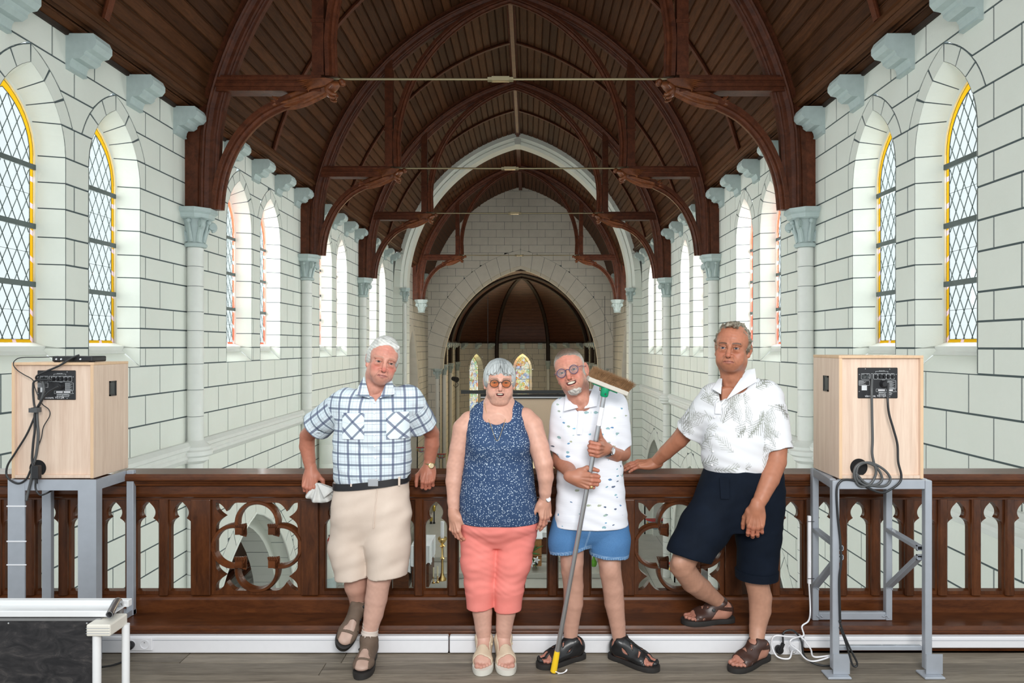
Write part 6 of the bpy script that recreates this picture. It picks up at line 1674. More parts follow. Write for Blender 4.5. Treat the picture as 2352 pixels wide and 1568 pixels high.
def shoe(root, heel, toe, side, L, straps, strap_mat, sole_mat, skin, up=(0, 0, 1), sock=False, name='sandal', thick=.018, ankle=None, ra=.034, buckles=(), inner=None, wrap=.0045, gr=.004):
    """a foot with a sole and straps; straps are slabs (point, normal, half width) of a shell round the foot"""
    R = foot_frame(heel, toe, up); o = np.array(heel, float); lift = thick
    xf = lambda P: P @ R.T+o+R[:, 2]*lift
    an = (.062, 0, .10) if ankle is None else tuple(R.T @ (np.array(ankle)-o-R[:, 2]*lift))
    fl = foot_field(L, an, ra, side, sock); P, Q = fl.nets(1)
    n = NoiseN(4, 140).pts(P); C = np.array(skin)*(1+.06*n)[:, None]
    if not sock:
        k = L/.255
        for i, (x, y) in enumerate(((.234, .025), (.238, .006), (.229, -.010), (.216, -.023), (.2, -.035))):
            d = np.sqrt(((P[:, 0]-x*k)/.008)**2+((P[:, 1]-side*y)/(.009 if i == 0 else .0065))**2); C = lerp(C, (.70, .46, .40), .8*(d < 1)*(P[:, 2] > .012))
        C = lerp(C, (.50, .20, .15), .4*sstep(.18, .23, P[:, 0]))
    sh = empty(name, (0, 0, 0)); child(sh, root); ro = np.array(root.location)
    mb = MB(); out = sole_outline(L, side, gr); lo = [Vector(xf(np.array([(p.x, p.y, -lift+.001)]))[0]-ro) for p in out]; mid = [Vector(xf(np.array([(p.x*1.0, p.y*1.04, -lift*.45)]))[0]-ro) for p in out]; hi = [Vector(xf(np.array([(p.x, p.y, .004)]))[0]-ro) for p in out]; m = len(out)
    mb.add(lo+mid+hi, [(i, (i+1) % m, m+(i+1) % m, m+i) for i in range(m)]+[(m+i, m+(i+1) % m, 2*m+(i+1) % m, 2*m+i) for i in range(m)]+[tuple(range(m))[::-1], tuple(range(2*m, 3*m))]); mb.build('sole', sole_mat, sh, smooth=30)
    sf = Field(fl.lo, fl.lo+fl.res*(fl.n-1), fl.res); shell = np.maximum(fl.D-wrap, -(fl.D-.0004)); x, y, z = sf.grid((slice(None),)*3); D = None
    for (p, nrm, hw, zc) in straps:
        nn = np.array(nrm, float); nn /= np.linalg.norm(nn); k = L/.255
        d = np.abs((x-p[0]*k)*nn[0]+(y-p[1]*side)*nn[1]*side+(z-p[2])*nn[2])-hw
        d = np.maximum(d, zc-z); D = d if D is None else np.minimum(D, d)
    sf.D = np.maximum(shell, D).astype(f32); SP, SQ = sf.nets(1)
    np_mesh('straps', xf(SP), SQ, strap_mat, sh, origin=root.location)
    for b in buckles:
        c = Vector(xf(np.array([(b[0]*L/.255, b[1]*side, b[2])]))[0]-ro); bb = MB(); bb.sphere(c, (.010, .006, .009), 8, 6); bb.build('buckle', b[3], sh)
    return xf(P), Q, C
# ================================================================ the four people
def secs(rows):
    """(py, left px, right px, half depth, depth Y) -> sections in the church"""
    out = []
    for (py, a, b, ry, Y) in rows:
        c = PX((a+b)/2, py, Y); out.append((c.x, Y, c.z, (b-a)/2*Y/F, ry))
    return out
def V3(px, py, Y): return np.array(PX(px, py, Y))
def depth_at(P, x, z, r=.016):
    m = (np.abs(P[:, 0]-x) < r) & (np.abs(P[:, 2]-z) < r)
    return P[m, 1].min() if m.any() else None
def wedge(fl, pts, y0, y1, op='s', k=.004):
    """vertical prism over a convex polygon of (x, z) points between depths"""
    pts = [np.array(p) for p in pts]; c = sum(pts)/len(pts)
    pl = []
    for a, b in zip(pts, pts[1:]+pts[:1]):
        n = np.array((b[1]-a[1], a[0]-b[0])); n /= np.linalg.norm(n)
        if n @ (c-a) > 0: n = -n
        pl.append((n, a))
    def fn(x, y, z):
        d = np.maximum(y0-y, y-y1)+0*x+0*z
        for n, a in pl: d = np.maximum(d, (x-a[0])*n[0]+(z-a[1])*n[1])
        return d.astype(f32)
    xs = [p[0] for p in pts]; zs = [p[1] for p in pts]
    fl.put(fn, (min(xs), y0, min(zs)), (max(xs), y1, max(zs)), k, op)
def slab(root, name, P3, th, mat, bev=.0015):
    """thin curved patch through rows of points (grid of world points), thickness th towards the back"""
    R = len(P3); Cn = len(P3[0]); o = Vector(root.location); mb = MB()
    fr = [Vector(p)-o for row in P3 for p in row]; bk = [p+Vector((0, th, 0)) for p in fr]; n = len(fr)
    fs = [(i*Cn+j, i*Cn+j+1, (i+1)*Cn+j+1, (i+1)*Cn+j) for i in range(R-1) for j in range(Cn-1)]
    fs += [tuple(n+q for q in f[::-1]) for f in fs]
    rim = [j for j in range(Cn)]+[i*Cn+Cn-1 for i in range(1, R)]+[(R-1)*Cn+j for j in range(Cn-2, -1, -1)]+[i*Cn for i in range(R-2, 0, -1)]
    for a, b in zip(rim, rim[1:]+rim[:1]): fs.append((a, n+a, n+b, b))
    mb.add(fr+bk, fs); return mb.build(name, mat, root, smooth=40)
def collar_leaf(root, P, corners, mat, th=.004, lift=.008, name='collar'):
    """collar flap on the surface of shirt points P; corners: 4 photo points (neck in, neck out, tip, V side) with depth"""
    c = [Vector(PX(*q)) for q in corners]; rows = []
    for i in range(5):
        row = []
        for j in range(5):
            u, v = j/4, i/4; p = (c[0]*(1-u)+c[1]*u)*(1-v)+(c[3]*(1-u)+c[2]*u)*v
            y = depth_at(P, p.x, p.z)
            if y is not None: p.y = min(p.y, y-lift*(1-.3*v)) if v > .2 else p.y
            row.append(p)
        rows.append(row)
    return slab(root, name, rows, th, mat)
def watch(root, c, axis, r, face_dir, strap_mat, case_mat, fr=.017, dial=None, wide=.010):
    w = empty('wrist_watch', (0, 0, 0)); child(w, root); o = Vector(root.location)
    A = Vector(axis).normalized(); q = A.to_track_quat('Z', 'Y').to_matrix().to_4x4(); T = Matrix.Translation(Vector(c)-o) @ q
    m = MB(); m.T = T; m.lathe([(r, -wide), (r+.0025, -wide), (r+.0025, wide), (r, wide)], n=28); m.build('strap', strap_mat, w, smooth=40)
    fd = Vector(face_dir); fd = (fd-A*fd.dot(A)).normalized(); m = MB(); m.T = Matrix.Translation(Vector(c)-o+fd*(r+.001)) @ fd.to_track_quat('Z', 'Y').to_matrix().to_4x4()
    m.lathe([(fr, 0), (fr, .006), (fr*.86, .0075), (0, .0076)], n=24); m.build('case', case_mat, w, smooth=40)
    d = MB(); d.T = m.T; d.lathe([(fr*.8, .0080), (0, .0081)], n=20); d.box(-.0006, .0006, 0, fr*.6, .0082, .0086); d.box(0, fr*.45, -.0006, .0006, .0082, .0086); d.build('dial', dial or M['white_pl'], w)
    return w
def limb(pts, rad, res=.004, col=(.6, .36, .28), k=.005, extra=None, seed=1, sub=None):
    P = [np.array(p, float) for p in pts]; lo = np.min([p-r for p, r in zip(P, rad)], 0)-.02; hi = np.max([p+r for p, r in zip(P, rad)], 0)+.02
    fl = Field(lo, hi, res); fl.chain(P, rad, k)
    if extra: extra(fl)
    V, Q = fl.nets(2); n = NoiseN(seed, 70).pts(V); n2 = NoiseN(seed+5, 260).pts(V)
    C = np.array(col)*(1+.025*n+.035*n2)[:, None]
    return V, Q, C
def cloth_mat(name, build, rough=.85):
    t = NT(name); a = t.n('ShaderNodeAttribute', attribute_name='pat'); build(t, a.outputs['Vector']); t.rough(rough)
    t.b.inputs['Specular IOR Level'].default_value = .2; return t.mat
def band(t, u, period, width, phase=0.0):
    q = t.math('FRACT', t.math('ADD', t.math('MULTIPLY', u, 1/period), phase)); q = t.math('ABSOLUTE', t.math('SUBTRACT', q, .5))
    o = t.n('ShaderNodeMapRange'); t.l(q, o.inputs[0]); o.inputs[1].default_value = width/period/2+.012; o.inputs[2].default_value = width/period/2-.012; return o.outputs[0]
def _plaid(t, v):
    s = t.n('ShaderNodeSeparateXYZ'); t.l(v, s.inputs[0]); u, w = s.outputs[0], s.outputs[1]
    b1 = band(t, u, .063, .0125); b2 = band(t, w, .056, .0105); t1 = band(t, u, .063, .002, .32); t2 = band(t, w, .056, .002, .32); t3 = band(t, u, .063, .002, .70); t4 = band(t, w, .056, .002, .72)
    c = t.mix(t.noise(t.coord('Object'), 3, 2), (.60, .72, .79), (.73, .79, .84))
    for f, k, cl in ((t2, .55, (.10, .14, .2)), (t1, .55, (.35, .25, .32)), (t3, .4, (.10, .14, .2)), (t4, .35, (.35, .25, .32)), (b2, .78, (.075, .105, .17)), (b1, .78, (.085, .10, .18))): c = t.mix(t.math('MULTIPLY', f, k), c, cl)
    t.base(c); t.bump(t.noise(t.coord('Object'), 300, 2), .1, .002)
M['plaid'] = cloth_mat('checked_shirt_cotton', _plaid)
def _dots(t, v):
    c = t.mix(t.noise(v, 12, 3), (.024, .050, .118), (.046, .085, .175)); f = None
    for sc, sz, off in (((1, 1.7, 1), .20, 0), ((1.7, 1, 1), .19, 3.3), ((1.2, 1.2, 1), .13, 7.7)):
        m = t.n('ShaderNodeMapping'); m.inputs['Scale'].default_value = sc; m.inputs['Location'].default_value = (off, off, 0); t.l(v, m.inputs[0])
        vo = t.n('ShaderNodeTexVoronoi'); vo.inputs['Scale'].default_value = 74; t.l(m.outputs[0], vo.inputs['Vector']); q = t.math('LESS_THAN', vo.outputs['Distance'], sz); f = q if f is None else t.math('MAXIMUM', f, q)
    t.base(t.mix(f, c, (.62, .72, .82)))
M['dots'] = cloth_mat('blue_sprigged_jersey', _dots)
def _prints(t, v):
    c = t.mix(t.noise(t.coord('Object', (1, 1, 30)), 6, 3), (.70, .71, .77), (.78, .79, .84))
    m = t.n('ShaderNodeVectorMath', operation='ADD'); nz = t.n('ShaderNodeTexNoise'); nz.inputs['Scale'].default_value = 60; t.l(v, nz.inputs['Vector'])
    sc = t.n('ShaderNodeVectorMath', operation='SCALE'); t.l(nz.outputs[1], sc.inputs[0]); sc.inputs['Scale'].default_value = .012; t.l(v, m.inputs[0]); t.l(sc.outputs[0], m.inputs[1])
    for rotz, st, off, stops in ((.5, (1.0, 2.3, 1), 0, [(0, (.02, .03, .08)), (.35, (.05, .18, .38)), (.6, (.12, .42, .58)), (1, (.02, .03, .07))]), (-.9, (1.0, 1.9, 1), 5, [(0, (.30, .33, .20)), (.4, (.15, .40, .52)), (.7, (.36, .37, .22)), (1, (.30, .45, .42))])):
        mp = t.n('ShaderNodeMapping'); mp.inputs['Rotation'].default_value = (0, 0, rotz); mp.inputs['Scale'].default_value = st; mp.inputs['Location'].default_value = (off, off, 0); t.l(m.outputs[0], mp.inputs[0])
        vo = t.n('ShaderNodeTexVoronoi'); vo.inputs['Scale'].default_value = 14.5; vo.inputs['Randomness'].default_value = .75; t.l(mp.outputs[0], vo.inputs['Vector'])
        sp = t.n('ShaderNodeSeparateColor'); t.l(vo.outputs['Color'], sp.inputs[0]); f = t.math('LESS_THAN', vo.outputs['Distance'], t.math('ADD', .10, t.math('MULTIPLY', sp.outputs[1], .10)))
        c = t.mix(t.math('MULTIPLY', f, .9), c, t.ramp(sp.outputs[0], stops))
    t.base(c)
M['prints'] = cloth_mat('white_printed_polo', _prints)
M['white_polo'] = plain('white_polo_cotton', (.74, .75, .81), .85, 0, .03)
M['plaid_plain'] = plain('pale_blue_cotton', (.62, .73, .80), .85, 0, .05)
M['palm_plain'] = plain('white_shirt_linen', (.69, .70, .73), .85, 0, .05)
def _denim(t, v):
    n = t.noise(t.coord('Object', (1, 1, 1)), 260, 3, .7); n2 = t.noise(t.coord('Object'), 9, 3); c = t.mix(n, (.020, .082, .22), (.085, .225, .47)); c = t.mix(t.math('MULTIPLY', n2, .3), c, (.16, .30, .48))
    a = t.n('ShaderNodeAttribute', attribute_name='Col'); s = t.n('ShaderNodeSeparateColor'); t.l(a.outputs['Color'], s.inputs[0]); c = t.mix(t.math('MULTIPLY', s.outputs[0], .6), c, (.36, .52, .70)); t.base(c); t.bump(n, .2, .002)
M['denim'] = cloth_mat('blue_denim', _denim)
def two_tone(name, a, b, sc=14): 
    t = NT(name); n = t.noise(t.coord('Object'), sc, 4, .6); t.base(t.mix(n, a, b)).rough(.85); t.b.inputs['Specular IOR Level'].default_value = .2; t.bump(t.noise(t.coord('Object'), 420, 2), .15, .002); return t.mat
M['khaki'] = two_tone('beige_cotton_twill', (.60, .49, .41), (.69, .58, .50)); M['coral'] = two_tone('coral_stretch_cotton', (.75, .205, .175), (.85, .275, .24)); M['navy'] = two_tone('navy_cotton', (.0008, .003, .008), (.003, .0075, .018))
M['sock'] = two_tone('beige_ribbed_sock', (.55, .47, .42), (.62, .54, .48), 40)
FOLD = NoiseN(21, 38); FOLD2 = NoiseN(22, 95)
def garment(rows, sleeves=(), neck=None, vcut=None, hem=None, res=.004, grow=0.0, folds=.004, seed=0, lo=None, hi=None, p=2.35, extra=None, cuff=.010, holes=True):
    """torso stack + sleeves [(shoulder, cuff, r0, r1, elbow-side skin axis)]; returns P, Q, field"""
    S = secs(rows); A = np.array(S); m = .02
    pts = [s[0] for s in sleeves]+[s[1] for s in sleeves]; rr = .10
    lo = np.minimum(np.array([(A[:, 0]-A[:, 3]).min(), (A[:, 1]-A[:, 4]).min(), A[:, 2].min()]), np.min([q-rr for q in pts], 0) if pts else 1e9)-m
    hi = np.maximum(np.array([(A[:, 0]+A[:, 3]).max(), (A[:, 1]+A[:, 4]).max(), A[:, 2].max()]), np.max([q+rr for q in pts], 0) if pts else -1e9)+m
    fl = Field(lo, hi, res); fl.stack(S, p=p, grow=grow)
    for (a, b, r0, r1) in sleeves:
        d = (b-a)/np.linalg.norm(b-a); L = float(np.linalg.norm(b-a))
        def fn(x, y, z, a=a, d=d, L=L, r0=r0, r1=r1):
            px_, py_, pz_ = x-a[0], y-a[1], z-a[2]; t = px_*d[0]+py_*d[1]+pz_*d[2]; tc = np.clip(t, -.02, L)
            rad = np.sqrt(np.maximum(px_**2+py_**2+pz_**2-t*t, 0)+np.where(t < -.02, (t+.02)**2, 0))-(r0+(r1-r0)*tc/L)
            return np.maximum(rad, (t-L)).astype(f32)
        R = max(r0, r1)+.02; fl.put(fn, np.minimum(a, b)-R, np.maximum(a, b)+R, .035)
    if extra: extra(fl)
    x, y, z = fl.grid((slice(None),)*3)
    if folds: fl.D = fl.D+(folds*(.45*FOLD(x*.8+.5*z+seed, y*.6, z*.35)+.30*FOLD2(x*.45+z*.8, y*.4+seed, z*.5))).astype(f32)
    if holes:
        for (a, b, r0, r1) in sleeves:
            d = (b-a)/np.linalg.norm(b-a); fl.cone(b-d*.055, b+d*.05, r1-cuff, r1-cuff*.8, .006, 's')
    if neck is not None: fl.cone(neck[0], neck[1], neck[2], neck[3], .008, 's')
    if vcut is not None: wedge(fl, [(PX(q[0], q[1], q[2]).x, PX(q[0], q[1], q[2]).z) for q in vcut[0]], vcut[1], vcut[2], 's', .003)
    return fl
def finish(fl, sm=2): return fl.nets(sm)
def pat_for(P, sleeves, org):
    """cloth coordinates: front projection for the body, along the arm for sleeves"""
    u = P[:, 0]-org[0]; v = P[:, 2]-org[2]; pat = np.stack([u+.5*(P[:, 1]-org[1])*np.sign(u)*.6, v, 0*u], 1)
    for (a, b, r0, r1) in sleeves:
        d = (b-a)/np.linalg.norm(b-a); rel = P-a; t = rel@d; rad = np.linalg.norm(rel-t[:, None]*d, axis=1)
        sd = np.cross(d, (0, 1, 0)); sd /= np.linalg.norm(sd); m = (t > .035) & (rad < max(r0, r1)*1.35)
        pat[m, 0] = (rel@sd)[m]+.013; pat[m, 1] = t[m]+.02
    return pat
def shorts(rows, legs, res=.0045, folds=.004, hems=(), seed=3, k=.03):
    S = secs(rows); A = np.array(S); pts = [q for L in legs for q in L[0]]; rr = max(max(L[1]) for L in legs)
    lo = np.minimum(np.array([(A[:, 0]-A[:, 3]).min(), (A[:, 1]-A[:, 4]).min(), A[:, 2].min()]), np.min(pts, 0)-rr)-.02; hi = np.maximum(np.array([(A[:, 0]+A[:, 3]).max(), (A[:, 1]+A[:, 4]).max(), A[:, 2].max()]), np.max(pts, 0)+rr)+.02
    fl = Field(lo, hi, res); fl.stack(S, p=2.4)
    legD = []
    for (P_, R_, hp, hn, hr) in legs:
        g = Field(lo, hi, res); g.chain(P_, R_, .03)
        hn = np.array(hn, float); hn /= np.linalg.norm(hn); g.cut(hp, hn); legD.append(g.D)
    D = fl.D
    for i, q in enumerate(legD):
        kk = k; h = np.maximum(kk-np.abs(D-q), 0)/kk
        D = np.minimum(D, q)-h*h*kk*.25*(1 if i == 0 else .6)
    fl.D = D
    x, y, z = fl.grid((slice(None),)*3)
    fl.D = fl.D+(folds*(.5*FOLD(x*1.1+seed-.35*z, y*.5, z*.25)+.30*FOLD2(x*.5-.6*z, y*.3+seed, z*.45))).astype(f32)
    for (P_, R_, hp, hn, hr) in legs:
        hn = np.array(hn, float); hn /= np.linalg.norm(hn); hp = np.array(hp); fl.cone(hp-hn*.03, hp+hn*.05, hr, hr, .004, 's')
    return fl
def person(px, Y, label):
    r = empty('person', (PX(px, 1500, Y).x, Y, 0)); lab(r, label, 'person'); return r
def skin_obj(root, parts): 
    P, Q, C = join(*parts); return np_mesh('body', P, Q, M['skin'], root, col=np.clip(C*np.array((.76, .62, .56)), 0, 1), origin=root.location)
def place_head(g, eye_px, Ys):
    g['eye'] = tuple(np.array(PX(eye_px[0], eye_px[1], Ys))-rot(*g['rot'])@np.array((0, -.08, 0))*g['size'])
def inner(rows, grow=-.014, zmin=None, col=(.6, .36, .28)):
    S = secs(rows); A = np.array(S); fl = Field((A[:, 0]-A[:, 3]).min()*np.array((1, 0, 0))+np.array((-.02, (A[:, 1]-A[:, 4]).min()-.02, A[:, 2].min()-.02)), ((A[:, 0]+A[:, 3]).max()+.02, (A[:, 1]+A[:, 4]).max()+.02, A[:, 2].max()+.02), .007)
    fl.stack(S, p=2.3, grow=grow); V, Q = fl.nets(1); n = NoiseN(8, 80).pts(V); return V, Q, np.array(col)*(1+.05*n)[:, None]

# ---------------------------------------------------------------- 1: elderly man in the checked shirt
def man_checked():
    r = person(845, 3.5, 'elderly white-haired man in checked shirt and beige shorts, ankles crossed, both hands on the rail')
    sk = (.74, .43, .355)
    g = dict(size=1.01, rot=(20, 5, 12), skin=sk, red=(.62, .13, .10), redamt=.55, lip=(.46, .20, .20), brow=(.42, .28, .22), browamt=.5, open=.0040, iris=(.04, .045, .05), wrinkle=.0010, mw=.025, lift=-.001, jaw=1.0, w=.93, nose=1.15, mo=0, lines=.55)
    place_head(g, (884, 832), 3.40)
    HP, HQ, HC, _ = make_head(g)
    rows = [(1135, 786, 924, .100, 3.575), (1116, 778, 932, .110, 3.572), (1100, 769, 940, .124, 3.57), (1085, 767, 943, .130, 3.565), (1040, 768, 945, .135, 3.56), (990, 769, 944, .132, 3.55), (950, 772, 946, .122, 3.545), (925, 780, 942, .108, 3.545), (905, 800, 930, .088, 3.545), (890, 826, 908, .068, 3.54), (878, 840, 898, .05, 3.54)]
    slv = [(V3(790, 928, 3.56), V3(728, 978, 3.66), .078, .082), (V3(940, 922, 3.56), V3(972, 978, 3.655), .078, .080)]
    nk = (V3(866, 893, 3.50), V3(868, 850, 3.50), .056, .070)
    fl = garment(rows, slv, nk, ([(833, 868, 3.45), (896, 868, 3.45), (862, 923, 3.45)], 3.2, 3.52), folds=.005, seed=1)
    P, Q = finish(fl); sh = np_mesh('shirt', P, Q, M['plaid'], r, pat=pat_for(P, slv, V3(858, 1000, 3.5)), origin=r.location)
    for c in (((836, 864, 3.50), (829, 876, 3.51), (816, 906, 3.44), (850, 914, 3.42)), ((892, 866, 3.48), (900, 874, 3.50), (908, 904, 3.43), (872, 914, 3.42))): collar_leaf(r, P, c, M['plaid_obj'], lift=.005)
    # pockets, placket, buttons
    for (x0, x1, y0, y1) in ((786, 838, 948, 1008), (888, 936, 946, 1008)):
        for nm, ya, yb in (('pocket', y0+8, y1), ('pocket_flap', y0, y0+20)):
            rows_ = []
            for v in np.linspace(0, 1, 5):
                row = []
                for u in np.linspace(0, 1, 5):
                    yy = ya+(yb-ya)*v+(6*(1-abs(2*u-1)) if (nm == 'pocket_flap' and v == 1) else 0); q = PX(x0+(x1-x0)*u, yy, 3.43); d = depth_at(P, q.x, q.z)
                    q.y = (d if d is not None else 3.43)-(.0045 if nm == 'pocket' else .007); row.append(tuple(q))
                rows_.append(row)
            o = slab(r, nm, rows_, .004, M['plaid_bias'])
    for py in (924, 948, 972, 998, 1024, 1052, 1080):
        q = PX(859+(py-924)*.02, py, 3.42); d = depth_at(P, q.x, q.z); MB().lathe([(0, -.003), (.005, -.003), (.0055, 0)], (q.x-r.location.x, (d or 3.42)-r.location.y-.001, q.z), 12, 'y').build('button', M['white_pl'], r)
    # belt, shorts
    srows = [(1106, 770, 940, .122, 3.575), (1125, 768, 941, .125, 3.575), (1160, 764, 943, .128, 3.575), (1190, 768, 940, .118, 3.575), (1215, 790, 918, .095, 3.575), (1240, 815, 893, .07, 3.575)]
    legs = [([V3(812, 1175, 3.585), V3(806, 1260, 3.60), V3(816, 1345, 3.60)], [.110, .108, .098], V3(818, 1322, 3.60), (.12, 0, -1), .078), ([V3(893, 1175, 3.570), V3(890, 1250, 3.555), V3(888, 1345, 3.545)], [.112, .110, .103], V3(888, 1320, 3.545), (.02, 0, -1), .085)]
    sf = shorts(srows, legs, folds=.0060); SP, SQ = finish(sf); np_mesh('shorts', SP, SQ, M['khaki'], r, origin=r.location)
    bl = MB(); n = 40; bs = secs([(1104, 769, 941, .1255, 3.573)])[0]
    prof = [(1.0, -.018), (1.02, -.018), (1.02, .018), (1.0, .018)]
    vs = []
    for i in range(n):
        t = 2*math.pi*i/n; cs, sn = math.cos(t), math.sin(t); e = (abs(cs)**2.35+abs(sn)**2.35)**(-1/2.35)
        for (k, dz) in prof: vs.append((bs[0]+bs[3]*k*1.01*e*cs-r.location.x, 3.573+bs[4]*k*1.03*e*sn-r.location.y, bs[2]+dz+.022*cs+.0))
    bl.add(vs, [(i*4+j, i*4+(j+1) % 4, ((i+1) % n)*4+(j+1) % 4, ((i+1) % n)*4+j) for i in range(n) for j in range(4)]); bl.build('belt', M['black'], r, smooth=40)
    q = PX(857, 1108, 3.435); o = MB().box(q.x-r.location.x-.026, q.x-r.location.x+.026, q.y-r.location.y-.004, q.y-r.location.y+.004, q.z-.02, q.z+.02).build('belt_buckle', M['alu'], r); bevel(o, .003, 2)
    for px_ in (806, 914): q = PX(px_, 1106, 3.44); d = depth_at(SP, q.x, q.z-.02); MB().box(q.x-r.location.x-.005, q.x-r.location.x+.005, (d or 3.45)-r.location.y-.009, (d or 3.45)-r.location.y, q.z-.026, q.z+.018).build('belt_loop', M['khaki'], r)
    fy = [PX(864-(py-1130)*.10, py, 3.44) for py in (1118, 1150, 1185, 1215)]; mb = MB(); mb.tube([Vector((p.x, (depth_at(SP, p.x, p.z) or 3.45)+.001, p.z))-Vector(r.location) for p in fy], .0035, 6); mb.build('fly_seam', M['khaki'], r)
    # arms and hands gripping the rail
    ac = (.60, .285, .205)
    A1 = limb([V3(765, 945, 3.60), V3(735, 972, 3.665), V3(706, 1000, 3.735), V3(705, 1025, 3.75), V3(710, 1055, 3.75), V3(714, 1083, 3.742)], [.055, .048, .040, .041, .034, .0275], .0036, ac, seed=11)
    A2 = limb([V3(950, 938, 3.60), V3(972, 968, 3.655), V3(992, 995, 3.735), V3(992, 1020, 3.745), V3(988, 1048, 3.75), V3(986, 1072, 3.745)], [.055, .048, .040, .041, .034, .0275], .0036, ac, seed=12)
    H1 = hand(V3(714, 1081, 3.742), (.02, -.42, -.80), (-.05, -.86, .50), [(48, 48, 25), (52, 50, 25), (54, 52, 25), (56, 50, 25)], 1, 1.06, ((.55, .72, -.35), (.95, .1, -.45)), fore=(-.05, .05, 1), rw=.027, col=ac, spread=.05)
    H2 = hand(V3(985, 1070, 3.742), (.0, -.45, -.80), (.05, -.86, .50), [(50, 60, 30), (52, 62, 30), (52, 62, 30), (54, 58, 30)], -1, 1.04, ((.55, .72, -.35), (.95, .1, -.45)), fore=(.02, .05, 1), rw=.027, col=ac, spread=.03)
    watch(r, V3(986, 1068, 3.745), (.03, .1, 1), .030, (.5, -1, .05), M['green_strap'], M['brass'], .0165, M['cream'])
    # legs
    lc = (.76, .56, .49)
    L1 = limb([V3(818, 1290, 3.60), V3(818, 1345, 3.61), V3(822, 1372, 3.63), V3(822, 1400, 3.655)], [.066, .060, .046, .037], .0045, (.66, .45, .38), seed=13)
    L2 = limb([V3(886, 1280, 3.545), V3(870, 1335, 3.54), V3(864, 1375, 3.545), V3(858, 1410, 3.545), V3(850, 1445, 3.54), V3(846, 1480, 3.535)], [.070, .059, .057, .050, .039, .036], .0045, lc, seed=14)
    def sockm(pts, rad, seed):
        P_ = [np.array(p) for p in pts]; lo = np.min(P_, 0)-.07; hi = np.max(P_, 0)+.07; f = Field(lo, hi, .0035); f.chain(P_, rad, .02); d = P_[0]-P_[1]; f.cut(P_[0]+d*.02, d); d0 = d/np.linalg.norm(d)
        x, y, z = f.grid((slice(None),)*3); f.D = f.D+(.0012*np.sin((x*d0[0]+y*d0[1]+z*d0[2])*420)).astype(f32); V, Qs = f.nets(1); np_mesh('sock', V, Qs, M['sock'], r, origin=r.location)
    h1, t1 = V3(827, 1393, 3.70), V3(785, 1487, 3.50); h2, t2 = np.array((PX(853, 1500, 3.585).x, 3.585, 0)), np.array((PX(829, 1550, 3.335).x, 3.335, 0))
    a2 = h2+(t2-h2)*.22+np.array((0, 0, .12))
    sockm([V3(822, 1385, 3.645), V3(820, 1402, 3.655), V3(812, 1420, 3.655)], [.041, .039, .037], 1); sockm([V3(853, 1428, 3.545), V3(848, 1460, 3.54), a2], [.043, .0395, .039], 2)
    st = [((.075, 0, .098), (.75, 0, 1), .0125, .03), ((.135, 0, .05), (1, 0, .55), .0125, .004), ((.195, 0, .03), (1, 0, .15), .006, .002), ((.005, 0, .05), (1, 0, 0), .018, .0), ((.10, .047, .015), (0, 1, .2), .012, .0), ((.10, -.047, .015), (0, 1, -.2), .012, .0)]
    sc = (.56, .47, .42); bk = [(.118, .032, .058, M['black']), (.07, .03, .105, M['black']), (.172, .04, .035, M['black'])]
    F2 = shoe(r, h2, t2, -1, .262, st, M['suede'], M['sole_dark'], sc, sock=True, thick=.026, ankle=a2, buckles=bk)
    F1 = shoe(r, h1, t1, 1, .255, st, M['suede'], M['sole_dark'], sc, up=(.30, -.55, .75), sock=True, thick=.024, ankle=V3(815, 1408, 3.66), buckles=bk)
    N = inner(rows[:-1], col=sk)
    skin_obj(r, [(head_xf(g, HP), HQ, HC), A1, A2, H1, H2, L1, L2, F1, F2, N])
    def sp(f):
        f.ell((.001, .022, .042), (.0755, .0985, .0855), .01)
        for s in (-1, 1): f.ell((s*.066, .034, .008), (.0165, .042, .046), .02)
        f.ell((0, .060, -.010), (.066, .052, .066), .03); f.cone((-.040, -.040, .098), (.050, -.052, .083), .012, .010, .02)
        f.ell((.004, -.105, .004), (.0585, .094, .0885), .008, 's'); f.ell((0, -.03, -.12), (.085, .07, .088), .01, 's')
        x, y, z = f.grid((slice(None),)*3); f.D = f.D+(.00035*np.sin(420*(x*.55+z*1.0+.3*y)+2*np.sin(30*y+15*x))+.0006*NoiseN(61, 70)(x, y, z)).astype(f32)
    HPz, HQz = hair_shell(g, sp); hc = np.array((.56, .56, .53))*(1+.13*np.sin(420*(HPz[:, 0]*.55+HPz[:, 2]+.3*HPz[:, 1])+3*np.sin(60*HPz[:, 1]+30*HPz[:, 0]))+.10*NoiseN(62, 300).pts(HPz))[:, None]*(.85+.15*sstep(-.02, .06, HPz[:, 2]))[:, None]
    o = np_mesh('hair', head_xf(g, HPz), HQz, M['hair'], r, col=np.clip(hc, 0, 1), origin=r.location); o['label'] = 'swept white hair'
    # sun hat held in his right hand
    hat = empty('sun_hat', PX(722, 1120, 3.70)); lab(hat, 'crumpled pale grey cloth sun hat hanging from the hand of the man in checks', 'hat'); O = Vector(hat.location)
    top = PX(727, 1108, 3.695); rows_ = []; N_ = 44
    vs = [top-O]; 
    rim = [(696, 1140), (706, 1148), (720, 1153), (738, 1155), (754, 1151), (766, 1144), (769, 1130), (768, 1124)]
    rimp = spline([PX(p[0], p[1], 3.66) for p in rim], 6); R_ = []
    for i, p in enumerate(rimp):
        f = i/(len(rimp)-1); p = Vector(p); p.y = 3.695-.035*math.sin(math.pi*f)-.012*math.sin(f*26); R_.append(p)
    hb = MB(); lay = []
    for j in range(1, 8):
        v = j/7; lay.append([top.lerp(p, v)+Vector((0, -.010*math.sin(i*.9+.6*j)*v*(1-.4*v), .006*math.sin(i*.5)*v*(1-v))) for i, p in enumerate(R_)])
